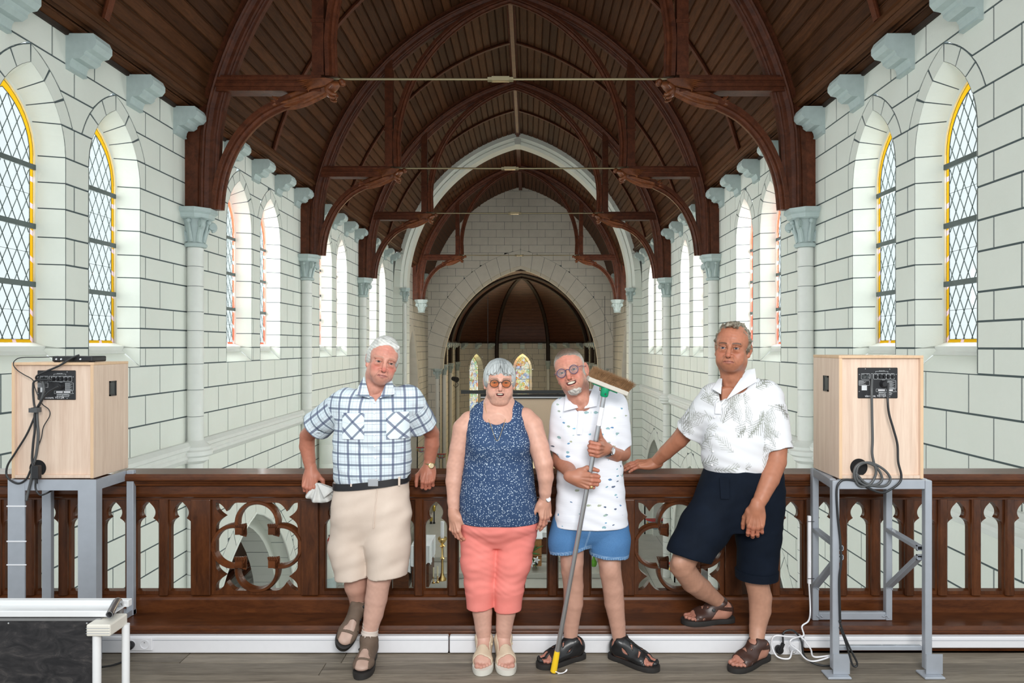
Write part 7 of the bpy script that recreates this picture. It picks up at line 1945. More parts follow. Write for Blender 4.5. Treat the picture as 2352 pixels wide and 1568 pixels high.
    n = len(R_); vs = [top-O]+[p-O for L_ in lay for p in L_]; fs = [(0, 1+i, 2+i) for i in range(n-1)]+[(1+(j-1)*n+i, 1+j*n+i, 1+j*n+i+1, 1+(j-1)*n+i+1) for j in range(1, 7) for i in range(n-1)]
    hb.add(vs, fs); o = hb.build('brim', M['hat'], hat, smooth=True); so = o.modifiers.new('thick', 'SOLIDIFY'); so.thickness = .003
    fb = MB(); a_, b_, c_, d_ = PX(728, 1108, 3.68), PX(769, 1123, 3.655), PX(764, 1138, 3.65), PX(743, 1144, 3.64); rr_ = []
    for i in range(7):
        v = i/6; rr_.append([tuple((a_.lerp(b_, v)).lerp(a_.lerp(d_, v), u)+Vector((0, -.010*math.sin(u*3.1)*v, 0))-O) for u in np.linspace(0, 1, 9)])
    m_ = MB(); m_.add([p for w_ in rr_ for p in w_], [(i*9+j, i*9+j+1, (i+1)*9+j+1, (i+1)*9+j) for i in range(6) for j in range(8)]); o = m_.build('folded_crown', M['hat'], hat, smooth=True); so = o.modifiers.new('thick', 'SOLIDIFY'); so.thickness = .003
    return r
M['hat'] = two_tone('pale_grey_hat_cotton', (.55, .55, .53), (.68, .68, .66), 60)
M['green_strap'] = plain('olive_watch_strap', (.14, .15, .06), .5); M['cream'] = plain('cream_dial', (.75, .62, .40), .3)
def _bias(t, v):
    co = t.coord('Object', (1, 1, 1), (0, math.radians(45), 0)); s = t.n('ShaderNodeSeparateXYZ'); t.l(co, s.inputs[0]); u, w = s.outputs[0], s.outputs[2]
    b1 = band(t, u, .063, .0125, .2); b2 = band(t, w, .056, .0105, .1); c = (.72, .81, .87)
    c = t.mix(t.math('MULTIPLY', b2, .78), c, (.075, .105, .17)); c = t.mix(t.math('MULTIPLY', b1, .78), c, (.085, .10, .18)); t.base(c)
M['plaid_bias'] = cloth_mat('checked_cotton_on_the_bias', _bias)
def _pobj(t, v):
    co = t.coord('Object'); s_ = t.n('ShaderNodeSeparateXYZ'); t.l(co, s_.inputs[0]); cb = t.n('ShaderNodeCombineXYZ'); t.l(s_.outputs[0], cb.inputs[0]); t.l(s_.outputs[2], cb.inputs[1]); _plaid(t, cb.outputs[0])
M['plaid_obj'] = cloth_mat('checked_collar_cotton', _pobj)

# ---------------------------------------------------------------- 2: woman in the blue top
def woman_blue():
    r = person(1140, 3.5, 'grey-haired woman in sleeveless blue sprigged top and coral cropped trousers, arms at her sides')
    sk = (.80, .54, .45)
    g = dict(size=.91, rot=(5, 2, 1), skin=sk, red=(.72, .30, .25), redamt=.35, lip=(.56, .22, .22), brow=(.22, .17, .13), browamt=.5, open=.0052, iris=(.10, .10, .09), mouth=.0075, mw=.0235, lift=.003, mz=.001, w=1.07, jaw=1.10, double=1, wrinkle=.0004, nose=1.0, neck=1.05)
    place_head(g, (1149, 878.5), 3.43)
    HP, HQ, HC, _ = make_head(g)
    rows = [(1193, 1053, 1240, .150, 3.555), (1170, 1054, 1237, .160, 3.55), (1130, 1057, 1231, .165, 3.545), (1090, 1062, 1226, .158, 3.545), (1055, 1067, 1223, .150, 3.545), (1020, 1069, 1222, .150, 3.54), (990, 1071, 1217, .140, 3.545), (965, 1073, 1213, .118, 3.555), (945, 1080, 1208, .098, 3.56), (930, 1092, 1198, .078, 3.56), (918, 1112, 1182, .06, 3.56)]
    def ex(f):
        for px_ in (1110, 1183): f.ell(V3(px_, 1018, 3.445), (.062, .055, .06), .05)
    fl = garment(rows, (), None, None, folds=.0028, extra=ex, res=.004)
    y0, y1 = 3.2, 3.62
    fl.ell(V3(1140, 917, 3.44), (.080, .16, .128), .004, 's'); fl.cone(V3(1146, 935, 3.53), V3(1148, 870, 3.52), .074, .085, .004, 's')
    P, Q = finish(fl); np_mesh('top', P, Q, M['dots'], r, pat=pat_for(P, (), V3(1146, 1000, 3.5)), origin=r.location)
    # trousers
    srows = [(1186, 1055, 1239, .148, 3.56), (1205, 1057, 1237, .145, 3.56), (1225, 1075, 1220, .12, 3.56), (1250, 1105, 1190, .08, 3.56)]
    legs = [([V3(1101, 1215, 3.56), V3(1101, 1290, 3.555), V3(1103, 1345, 3.55), V3(1104, 1420, 3.55)], [.104, .092, .076, .070], V3(1104, 1394, 3.55), (.08, 0, -1), .056), ([V3(1188, 1215, 3.56), V3(1178, 1290, 3.555), V3(1168, 1345, 3.55), V3(1166, 1420, 3.55)], [.106, .093, .077, .069], V3(1166, 1400, 3.55), (.02, 0, -1), .056)]
    sf = shorts(srows, legs, folds=.0028, seed=5, k=.018); x, y, z = sf.grid((slice(None),)*3); sf.D = sf.D+(.0007*np.sin(170*z+5*np.sin(23*x+9*z)+40*x)+.0010*FOLD2(x*.5, y*.3, z*1.3)).astype(f32)*(z > .35)
    SP, SQ = finish(sf); o = np_mesh('trousers', SP, SQ, M['coral'], r, origin=r.location)
    A1 = limb([V3(1080, 968, 3.555), V3(1066, 985, 3.55), V3(1056, 1030, 3.54), V3(1047, 1070, 3.535), V3(1043, 1105, 3.52), V3(1042, 1150, 3.50), V3(1043, 1182, 3.49)], [.056, .058, .052, .047, .043, .032, .0265], .0036, sk, seed=21, k=.008)
    A2 = limb([V3(1205, 960, 3.545), V3(1221, 978, 3.525), V3(1237, 1025, 3.485), V3(1249, 1065, 3.465), V3(1253, 1095, 3.465), V3(1252, 1128, 3.475), V3(1252, 1150, 3.49)], [.056, .058, .052, .047, .041, .031, .0265], .0036, sk, seed=22, k=.008)
    H1 = hand(V3(1042, 1180, 3.49), (.10, -.08, -1), (-.62, -.76, 0), [(20, 26, 14), (22, 28, 14), (26, 30, 14), (30, 32, 14)], 1, .98, ((.75, .55, -.35), (.95, .2, -.25)), fore=(0, .05, 1), rw=.0255, col=(.70, .44, .345), spread=.04)
    H2 = hand(V3(1252, 1148, 3.49), (.03, -.06, -1), (.62, -.76, 0), [(16, 20, 10), (16, 22, 10), (20, 24, 12), (24, 28, 12)], -1, 1.0, ((.75, .55, -.35), (.95, .2, -.25)), fore=(0, .05, 1), rw=.0255, col=(.70, .44, .345), spread=.04)
    watch(r, V3(1252, 1144, 3.492), (0, .05, 1), .0275, (.55, -1, 0), M['chrome'], M['chrome'], .0145, M['white_pl'], .007)
    q = V3(1252, 1148, 3.49)+np.array((.018, -.03, -.10)); rg = MB(); rg.tube([Vector(q)-Vector(r.location)+Vector((.0098*math.cos(t), .0098*math.sin(t), 0)) for t in np.linspace(0, 5.9, 16)], .0012, 6, closed=True); rg.build('ring', M['chrome'], r)
    lc = (.74, .52, .45)
    L1 = limb([V3(1118, 1180, 3.56), V3(1104, 1290, 3.555), V3(1106, 1370, 3.55), V3(1108, 1405, 3.55), V3(1110, 1440, 3.545), V3(1112, 1475, 3.54), V3(1111, 1495, 3.535)], [.075, .062, .052, .051, .043, .034, .034], .0045, lc, seed=23); L2 = limb([V3(1172, 1180, 3.56), V3(1172, 1290, 3.555), V3(1164, 1370, 3.55), V3(1162, 1405, 3.55), V3(1158, 1440, 3.545), V3(1156, 1475, 3.54), V3(1156, 1495, 3.535)], [.075, .062, .052, .051, .043, .034, .034], .0045, lc, seed=24)
    st = [((.082, 0, .06), (1, 0, .85), .024, .002), ((.165, 0, .03), (1, 0, .22), .024, .002)]
    FT = []
    for (hx, tx, sd) in ((1113, 1107, -1), (1153, 1166, 1)):
        h = np.array((PX(hx, 1500, 3.60).x, 3.60, 0)); t_ = np.array((PX(tx, 1545, 3.375).x, 3.375, 0))
        FT.append(shoe(r, h, t_, -sd if False else sd, .236, st, M['beige_leather'], M['sole_light'], lc, thick=.024, ankle=h+(t_-h)*.25+np.array((0, 0, .125)), ra=.034, buckles=[(.085, -sd*.036*-1, .062, M['cream'])], gr=.006))
    N = inner(rows[:-1], -.008, col=sk)
    def chest(f): pass
    NK = limb([V3(1147, 905, 3.53), V3(1146, 935, 3.545), V3(1145, 960, 3.545)], [.062, .075, .085], .005, sk, seed=25, k=.04, extra=lambda f: (f.ell(V3(1143, 965, 3.515), (.10, .085, .065), .05), f.ell(V3(1110, 945, 3.56), (.07, .05, .035), .04), f.ell(V3(1182, 943, 3.56), (.07, .05, .035), .04)))
    skin_obj(r, [(head_xf(g, HP), HQ, HC), A1, A2, H1, H2, L1, L2, FT[0], FT[1], N, NK])
    teeth(g, r, -.0655+.001, .003, .0235, .0075)
    def sp(f):
        f.ell((0, .016, .042), (.0850, .100, .0885), .01)
        for s in (-1, 1): f.ell((s*.070, .014, .014), (.0205, .060, .052), .02)
        f.ell((0, .065, -.005), (.072, .05, .07), .03)
        f.ell((0, -.122, -.040), (.0605, .10, .088), .006, 's'); f.ell((0, -.02, -.115), (.10, .12, .096), .006, 's')
        for s in (-1, 1):
            for j in range(6): a = j/5; f.cone((s*(.004+.03*a), -.066+.012*a, .101-.010*a), (s*(.022+.050*a), -.0895+.026*a, .050-.010*a+.008*(j % 2)), .0085, .0045, .006)
        f.cone((.002, -.10, .030), (.004, -.096, .080), .025, .004, .004, 's')
        x, y, z = f.grid((slice(None),)*3); ang = np.arctan2(x, -(y-.03)); f.D = f.D+(.0006*np.sin(41*ang+5*np.sin(50*z)+2*np.sin(7*ang))+.0004*np.sin(93*ang+30*z)+.0012*NoiseN(63, 160)(x, y, z*.4)).astype(f32)
    HPz, HQz = hair_shell(g, sp); ang = np.arctan2(HPz[:, 0], -(HPz[:, 1]-.03)); st_ = .5+.5*np.sin(34*ang+3*np.sin(3*ang+HPz[:, 2]*20)); st2 = .5+.5*np.sin(71*ang+2)
    dark = np.exp(-((HPz[:, 0]-.012)/.035)**2)*sstep(.02, .07, HPz[:, 2])*.75+.22*sstep(.0, -.06, HPz[:, 2])
    hc = lerp(np.array((.47, .50, .50))*np.ones((len(HPz), 1)), (.10, .11, .11), np.clip(.55*st_*st2+dark*(.35+.65*st2), 0, 1))
    o = np_mesh('hair', head_xf(g, HPz), HQz, M['hair'], r, col=hc, origin=r.location); o['label'] = 'short grey streaked hair with a fringe'
    glasses(g, r, M['black'], M['amber_lens'], .0245, .0205, .0019, 'round black glasses with amber lenses', -.004, M['cream'])
    nk = spline([V3(1112, 925, 3.50), V3(1118, 950, 3.455), V3(1130, 985, 3.415), V3(1142, 1012, 3.388), V3(1154, 985, 3.415), V3(1164, 950, 3.455), V3(1168, 922, 3.50)], 6)
    MB().tube([Vector(p)-Vector(r.location) for p in nk], .0011, 5).build('necklace', M['brass'], r)
def lens_mat(name, c, f):
    t = NT(name); tr = t.n('ShaderNodeBsdfTransparent'); tr.inputs[0].default_value = (*c, 1); gl = t.n('ShaderNodeBsdfGlossy'); gl.inputs['Roughness'].default_value = .03; mx = t.n('ShaderNodeMixShader'); mx.inputs[0].default_value = f
    t.l(tr.outputs[0], mx.inputs[1]); t.l(gl.outputs[0], mx.inputs[2]); t.l(mx.outputs[0], t.out.inputs[0]); return t.mat
M['amber_lens'] = lens_mat('amber_lens', (.95, .62, .28), .06); M['clear_lens'] = lens_mat('clear_lens', (.93, .95, .97), .16)
M['blue_rim'] = plain('dark_blue_rim', (.035, .04, .12), .3)

# ---------------------------------------------------------------- 3: man with the broom
BR0, BR1 = None, None
def man_broom():
    r = person(1355, 3.5, 'smiling man in white printed polo and denim shorts, round glasses, holding a broom')
    sk = (.68, .38, .30)
    def paint(P, C):
        x, y, z = P.T; n = .6+.4*np.sin(700*x)*np.sin(640*z)
        C = lerp(C, (.62, .58, .54), .85*n*np.exp(-((x/.030)**2+((z+.100)/.020)**2)**2)*(y < -.03)); C = lerp(C, (.50, .42, .38), .45*n*np.exp(-((x/.026)**2+((z+.052)/.006)**2)**2)*(y < -.07))
        C = lerp(C, (.55, .45, .40), .4*n*(np.abs(x) > .052)*sstep(-.02, -.06, z)*(y < .0))
        return C
    g = dict(size=.99, rot=(-12, -4, -18), skin=sk, red=(.66, .18, .13), redamt=.5, lip=(.52, .20, .18), brow=(.45, .33, .26), browamt=.3, open=.0046, iris=(.05, .08, .11), mouth=.0100, mw=.029, lift=.0085, lines=.5, mz=.002, w=.98, jaw=1.0, wrinkle=.0008, nose=1.1, paint=paint)
    place_head(g, (1305, 852), 3.36)
    HP, HQ, HC, _ = make_head(g)
    rows = [(1203, 1272, 1441, .134, 3.54), (1180, 1274, 1439, .134, 3.54), (1130, 1279, 1433, .130, 3.54), (1080, 1281, 1430, .130, 3.535), (1030, 1281, 1428, .128, 3.53), (985, 1278, 1428, .124, 3.53), (955, 1277, 1428, .116, 3.53), (935, 1284, 1424, .105, 3.53), (918, 1298, 1408, .088, 3.53), (905, 1312, 1388, .07, 3.52), (895, 1322, 1375, .05, 3.52)]
    slv = [(V3(1295, 952, 3.545), V3(1285, 1034, 3.555), .070, .064), (V3(1410, 940, 3.53), V3(1423, 1026, 3.55), .074, .066)]
    nk = (V3(1338, 908, 3.48), V3(1328, 868, 3.45), .056, .070)
    fl = garment(rows, slv, nk, ([(1307, 895, 3.42), (1368, 888, 3.42), (1336, 945, 3.42)], 3.2, 3.50), folds=.0042, seed=2)
    P, Q = finish(fl); np_mesh('polo_shirt', P, Q, M['prints'], r, pat=pat_for(P, slv, V3(1355, 1000, 3.5)), origin=r.location)
    for c in (((1306, 893, 3.475), (1299, 906, 3.50), (1295, 944, 3.42), (1328, 936, 3.405)), ((1366, 880, 3.46), (1377, 884, 3.50), (1371, 932, 3.405), (1342, 938, 3.40))): collar_leaf(r, P, c, M['white_polo'])
    for py in (955, 985):
        q = PX(1333, py, 3.40); d = depth_at(P, q.x, q.z); MB().lathe([(0, -.003), (.0048, -.003), (.005, 0)], (q.x-r.location.x, (d or 3.40)-r.location.y-.001, q.z), 12, 'y').build('button', M['white_pl'], r)
    pl = []
    for v in np.linspace(0, 1, 6):
        row = []
        for u in (-6, 0, 6): q = PX(1335+u-4*v, 944+54*v, 3.40); d = depth_at(P, q.x, q.z); q.y = (d or 3.40)-.003; row.append(tuple(q))
        pl.append(row)
    slab(r, 'placket', pl, .003, M['white_polo'])
    srows = [(1185, 1284, 1428, .112, 3.545), (1205, 1276, 1436, .122, 3.545), (1228, 1290, 1420, .105, 3.545), (1250, 1320, 1390, .07, 3.545)]
    legs = [([V3(1312, 1205, 3.545), V3(1308, 1240, 3.54), V3(1307, 1300, 3.525)], [.100, .103, .098], V3(1307, 1262, 3.53), (.22, 0, -1), .083), ([V3(1398, 1205, 3.545), V3(1399, 1240, 3.54), V3(1399, 1300, 3.53)], [.102, .104, .099], V3(1399, 1274, 3.535), (-.08, 0, -1), .084)]
    sf = shorts(srows, legs, folds=.003, seed=8, k=.02); SP, SQ = finish(sf)
    hc = np.zeros(len(SP))
    for (_, _, hp, hn, _) in legs:
        hn = np.array(hn)/np.linalg.norm(hn); d = (SP-hp)@hn; near = np.abs(SP[:, 0]-hp[0]) < .11; hc = np.maximum(hc, near*np.exp(-((d+.017)/.0022)**2)); hc = np.maximum(hc, near*(d > -.013)*(.5+.5*np.sin(SP[:, 0]*520)))
    q = PX(1353, 1230, 3.42); hc = np.maximum(hc, .8*np.exp(-((SP[:, 0]-q.x-(SP[:, 2]-q.z)*.25)/.003)**2)*(SP[:, 1] < 3.5))
    np_mesh('denim_shorts', SP, SQ, M['denim'], r, col=np.stack([hc, hc, hc], 1), origin=r.location)
    ac = (.50, .255, .175)
    # broom axis
    B0 = np.array((PX(1271, 1544, 3.388).x, 3.388, .004)); B1 = V3(1388, 905, 3.285); ax = (B1-B0)/np.linalg.norm(B1-B0)
    at = lambda py: B0+(B1-B0)*((1544-py)/(1544-905))
    g1, g2 = at(1098), at(1027)
    # lower hand (image left): back of the hand to the viewer, fingers round the shaft
    X1 = np.array((.86, -.30, -.22)); X1 -= ax*(X1@ax)*.9; X1 /= np.linalg.norm(X1); Z1 = np.cross(ax, X1); Z1 = Z1 if Z1[1] < 0 else -Z1
    w1 = g1-X1*.072+Z1*.024
    H1 = hand(w1, X1, Z1, [(38, 88, 52), (40, 90, 52), (42, 90, 50), (46, 88, 48)], 1, 1.04, ((.75, .62, -.25), (.97, -.05, -.42)), fore=V3(1300, 1072, 3.455)-w1, rw=.028, col=ac)
    X2 = np.array((-.42, -.80, .30)); X2 -= ax*(X2@ax)*.9; X2 /= np.linalg.norm(X2); Z2 = np.cross(ax, X2); Z2 = Z2 if Z2[0] > 0 else -Z2
    w2 = g2-X2*.072+Z2*.024
    H2 = hand(w2, X2, Z2, [(62, 78, 50), (64, 80, 50), (64, 80, 50), (66, 78, 48)], -1, 1.04, ((.55, .85, -.25), (.45, .92, -.15)), fore=V3(1437, 1042, 3.56)-w2, rw=.028, col=ac)
    A1 = limb([V3(1290, 985, 3.55), V3(1287, 1030, 3.555), V3(1287, 1060, 3.53), V3(1304, 1075, 3.44), w1], [.047, .044, .042, .038, .0285], .0036, ac, seed=31)
    A2 = limb([V3(1420, 980, 3.54), V3(1428, 1022, 3.555), V3(1430, 1040, 3.55), V3(1412, 1044, 3.46), w2], [.047, .044, .042, .038, .0285], .0036, ac, seed=32)
    fd2 = (V3(1412, 1044, 3.46)-w2); fd2 /= np.linalg.norm(fd2)
    watch(r, w2+fd2*.024, fd2, .0305, (.35, -1, .15), M['black'], M['chrome'], .018, M['white_pl'], .010)
    fd1 = (V3(1304, 1075, 3.44)-w1); fd1 /= np.linalg.norm(fd1); br = MB(); br.T = Matrix.Translation(Vector(w1+fd1*.010)-Vector(r.location)) @ Vector(fd1).to_track_quat('Z', 'Y').to_matrix().to_4x4(); br.lathe([(.028, -.004), (.031, -.003), (.031, .003), (.028, .004)], n=24); br.build('bracelet', M['leather'], r, smooth=40)
    q = w1+X1*.100+Z1*.004-ax*.020; rg = MB(); rg.sphere(Vector(q)-Vector(r.location)+Vector(Z1)*.010, .0085, 10, 8); rg.build('signet_ring', M['brass'], r, smooth=True)
    lc = (.66, .45, .37)
    L1 = limb([V3(1313, 1240, 3.53), V3(1314, 1290, 3.52), V3(1314, 1312, 3.515), V3(1317, 1345, 3.53), V3(1317, 1385, 3.54), V3(1312, 1430, 3.545), V3(1310, 1472, 3.545), V3(1311, 1490, 3.545)], [.066, .059, .055, .052, .050, .041, .034, .035], .0045, lc, seed=33, extra=lambda f: f.ell(V3(1313, 1300, 3.475), (.032, .02, .035), .03))
    L2 = limb([V3(1396, 1245, 3.535), V3(1400, 1290, 3.525), V3(1402, 1315, 3.52), V3(1408, 1350, 3.53), V3(1411, 1385, 3.54), V3(1418, 1430, 3.545), V3(1423, 1472, 3.545), V3(1423, 1490, 3.545)], [.066, .058, .055, .053, .051, .041, .034, .035], .0045, lc, seed=34, extra=lambda f: f.ell(V3(1401, 1304, 3.48), (.032, .02, .035), .03))
    st = [((.080, 0, .085), (.8, 0, 1), .0145, .02), ((.120, 0, .055), (1, 0, .8), .0125, .0), ((.155, 0, .04), (1, 0, .5), .0115, .0), ((.187, 0, .03), (1, 0, .2), .0115, .0), ((.0, 0, .04), (1, 0, 0), .024, .0), ((.25, 0, .02), (1, 0, 0), .014, .0), ((.13, .050, .012), (0, 1, 0), .010, .0), ((.13, -.050, .012), (0, 1, 0), .010, .0), ((.16, 0, .04), (0, 1, 0), .008, .02)]
    h1 = np.array((PX(1338, 1508, 3.565).x, 3.565, 0)); t1_ = np.array((PX(1243, 1530, 3.45).x, 3.45, 0)); h2 = np.array((PX(1404, 1508, 3.565).x, 3.565, 0)); t2_ = np.array((PX(1500, 1540, 3.42).x, 3.42, 0))
    F1 = shoe(r, h1, t1_, -1, .262, st, M['leather_black'], M['sole_dark'], (.55, .30, .24), thick=.022, ankle=V3(1311, 1482, 3.545), wrap=.005, inner=1); F2 = shoe(r, h2, t2_, 1, .265, st, M['leather_black'], M['sole_dark'], (.55, .30, .24), thick=.022, ankle=V3(1423, 1482, 3.545), wrap=.005)
    N = inner(rows[:-1], col=sk)
    NK = limb([V3(1325, 905, 3.46), V3(1336, 925, 3.51), V3(1343, 945, 3.55)], [.052, .054, .060], .005, sk, seed=35, k=.04)
    skin_obj(r, [(head_xf(g, HP), HQ, HC), A1, A2, H1, H2, L1, L2, F1, F2, N, NK])
    teeth(g, r, -.0655+.002, .007, .027, .0105)
    def sp(f):
        f.ell((0, .019, .0385), (.0765, .0965, .0845), .02); f.ell((0, .03, -.02), (.0755, .072, .07), .02)
        f.ell((0, -.105, -.008), (.0655, .094, .092), .006, 's'); f.ell((0, -.045, -.11), (.09, .085, .085), .01, 's')
        for s in (-1, 1): f.ell((s*.080, .022, -.010), (.018, .024, .034), .004, 's')
        x, y, z = f.grid((slice(None),)*3); f.D = f.D+(.0006*NoiseN(3, 700)(x, y, z)).astype(f32)
    HPz, HQz = hair_shell(g, sp); n = NoiseN(6, 500).pts(HPz); hc = lerp(np.array((.36, .33, .29))*np.ones((len(HPz), 1)), (.10, .062, .04), sstep(.045, .10, HPz[:, 2])*.95)*(1+.12*n)[:, None]
    o = np_mesh('hair', head_xf(g, HPz), HQz, M['hair'], r, col=np.clip(hc, 0, 1), origin=r.location); o['label'] = 'close-cropped greying hair'
    def gb(f):
        f.ell((0, -.054, -.096), (.036, .0325, .028), .01); f.ell((0, -.055, -.070), (.028, .06, .0185), .008, 's')
        x, y, z = f.grid((slice(None),)*3); f.D = f.D+(.0014*NoiseN(4, 520)(x, y, z*.4)).astype(f32)
    GP, GQ = hair_shell(g, gb); n = NoiseN(7, 400).pts(GP); o = np_mesh('goatee', head_xf(g, GP), GQ, M['hair'], r, col=np.clip(np.array((.44, .41, .38))*(1+.2*n)[:, None], 0, 1), origin=r.location); o['label'] = 'short white goatee'
    glasses(g, r, M['blue_rim'], M['clear_lens'], .0215, .0215, .0016, 'small round glasses with dark blue rims', -.002)
    # ---- the broom
    b = empty('broom', tuple(B0)); lab(b, 'push broom with grey metal handle, green socket and brown bristles, held upright', 'broom'); O = Vector(B0); A = Vector(ax)
    MB().tube([A*.07, Vector(B1)-O], .0118, 16).build('handle', M['alu'], b, smooth=40)
    MB().tube([A*.0, A*.006, A*.10, A*.112], [.011, .0165, .0145, .0125], 16).build('yellow_grip', M['yellow'], b, smooth=40)
    lp = spline([A*.012+Vector((.004, -.012, 0)), Vector((.035, -.02, .006)), Vector((.062, -.014, .012)), Vector((.066, -.01, .02)), Vector((.05, -.012, .004)), Vector((.02, -.014, .0))], 6); MB().tube(lp, .0022, 6).build('hanging_loop', M['white_pl'], b, smooth=True)
    S0 = Vector(B1)-O
    MB().tube([S0-A*.012, S0-A*.006, S0+A*.030, S0+A*.046, S0+A*.052, S0+A*.075], [.016, .020, .021, .018, .016, .017], 18).build('green_socket', M['green'], b, smooth=40)
    c0, c1 = PX(1350, 868, 3.275)-O, PX(1440, 903, 3.30)-O; D = (c1-c0).normalized(); U = (A-D*A.dot(D)).normalized(); Wd = D.cross(U)
    blk = MB(); blk.bar(c0, c1, .060, .022, up=U); bevel(blk.build('head_block', M['broom_wood'], b), .004, 2)
    cm = (c0+c1)/2
    gp = MB(); gp.bar(cm-D*.075-U*.014, cm+D*.055-U*.014, .036, .007, up=U); gp.tube([S0+A*.06, cm-D*.012-U*.012], [.018, .021], 14); bevel(gp.build('green_plate', M['green'], b), .002, 1)
    bm = MB(); L = (c1-c0).length; rg_ = random.Random(4)
    for i in range(1500):
        u = rg_.uniform(.02, .98); w = rg_.uniform(-.5, .5); p = c0+D*(L*u)+Wd*(w*.056)+U*.009
        ln = rg_.uniform(.048, .066); lean = D*rg_.gauss(.26+.25*(u-.4), .13)+Wd*(w*.5+rg_.gauss(0, .12)); d_ = (U+lean).normalized(); q = p+d_*ln*.55; e = p+(U+lean*1.25).normalized()*ln; s_ = D*.0011
        bm.add([p-s_, p+s_, q+s_, q-s_, e], [(0, 1, 2, 3), (3, 2, 4)]); s2 = Wd*.0011; bm.add([p-s2, p+s2, q+s2, q-s2, e], [(0, 1, 2, 3), (3, 2, 4)])
    o = bm.build('bristles', M['bristle'], b, fix=False); o['kind'] = 'stuff'
    core = MB(); core.bar(c0+D*.006+U*.008, c1-D*.004+U*.008+D*.006, .052, .008, up=U); core.build('bristle_bed', M['bristle'], b)
    q = PX(1372, 955, 3.288)-O; lb = MB(); lb.T = Matrix.Translation(A*((q).dot(A))) @ A.to_track_quat('Z', 'Y').to_matrix().to_4x4(); lb.lathe([(.01195, -.045), (.0121, -.045), (.0121, .045), (.01195, .045)], n=16); lb.build('paper_label', M['white_pl'], b, smooth=40)
    kn = MB(); 
    for s in (-1, 1): kn.tube([S0+A*.004+Wd*s*.018, S0+A*.004+Wd*s*.026], .004, 8)
    kn.build('socket_screw', M['black_metal2'], b)
M['broom_wood'] = plain('weathered_broom_wood', (.52, .49, .43), .7, 0, .18, 25); 
def _br():
    t = NT('coir_bristle'); t.base(t.mix(t.noise(t.coord('Object'), 90, 2), (.13, .065, .028), (.36, .20, .09))).rough(.7); return t.mat
M['bristle'] = _br()

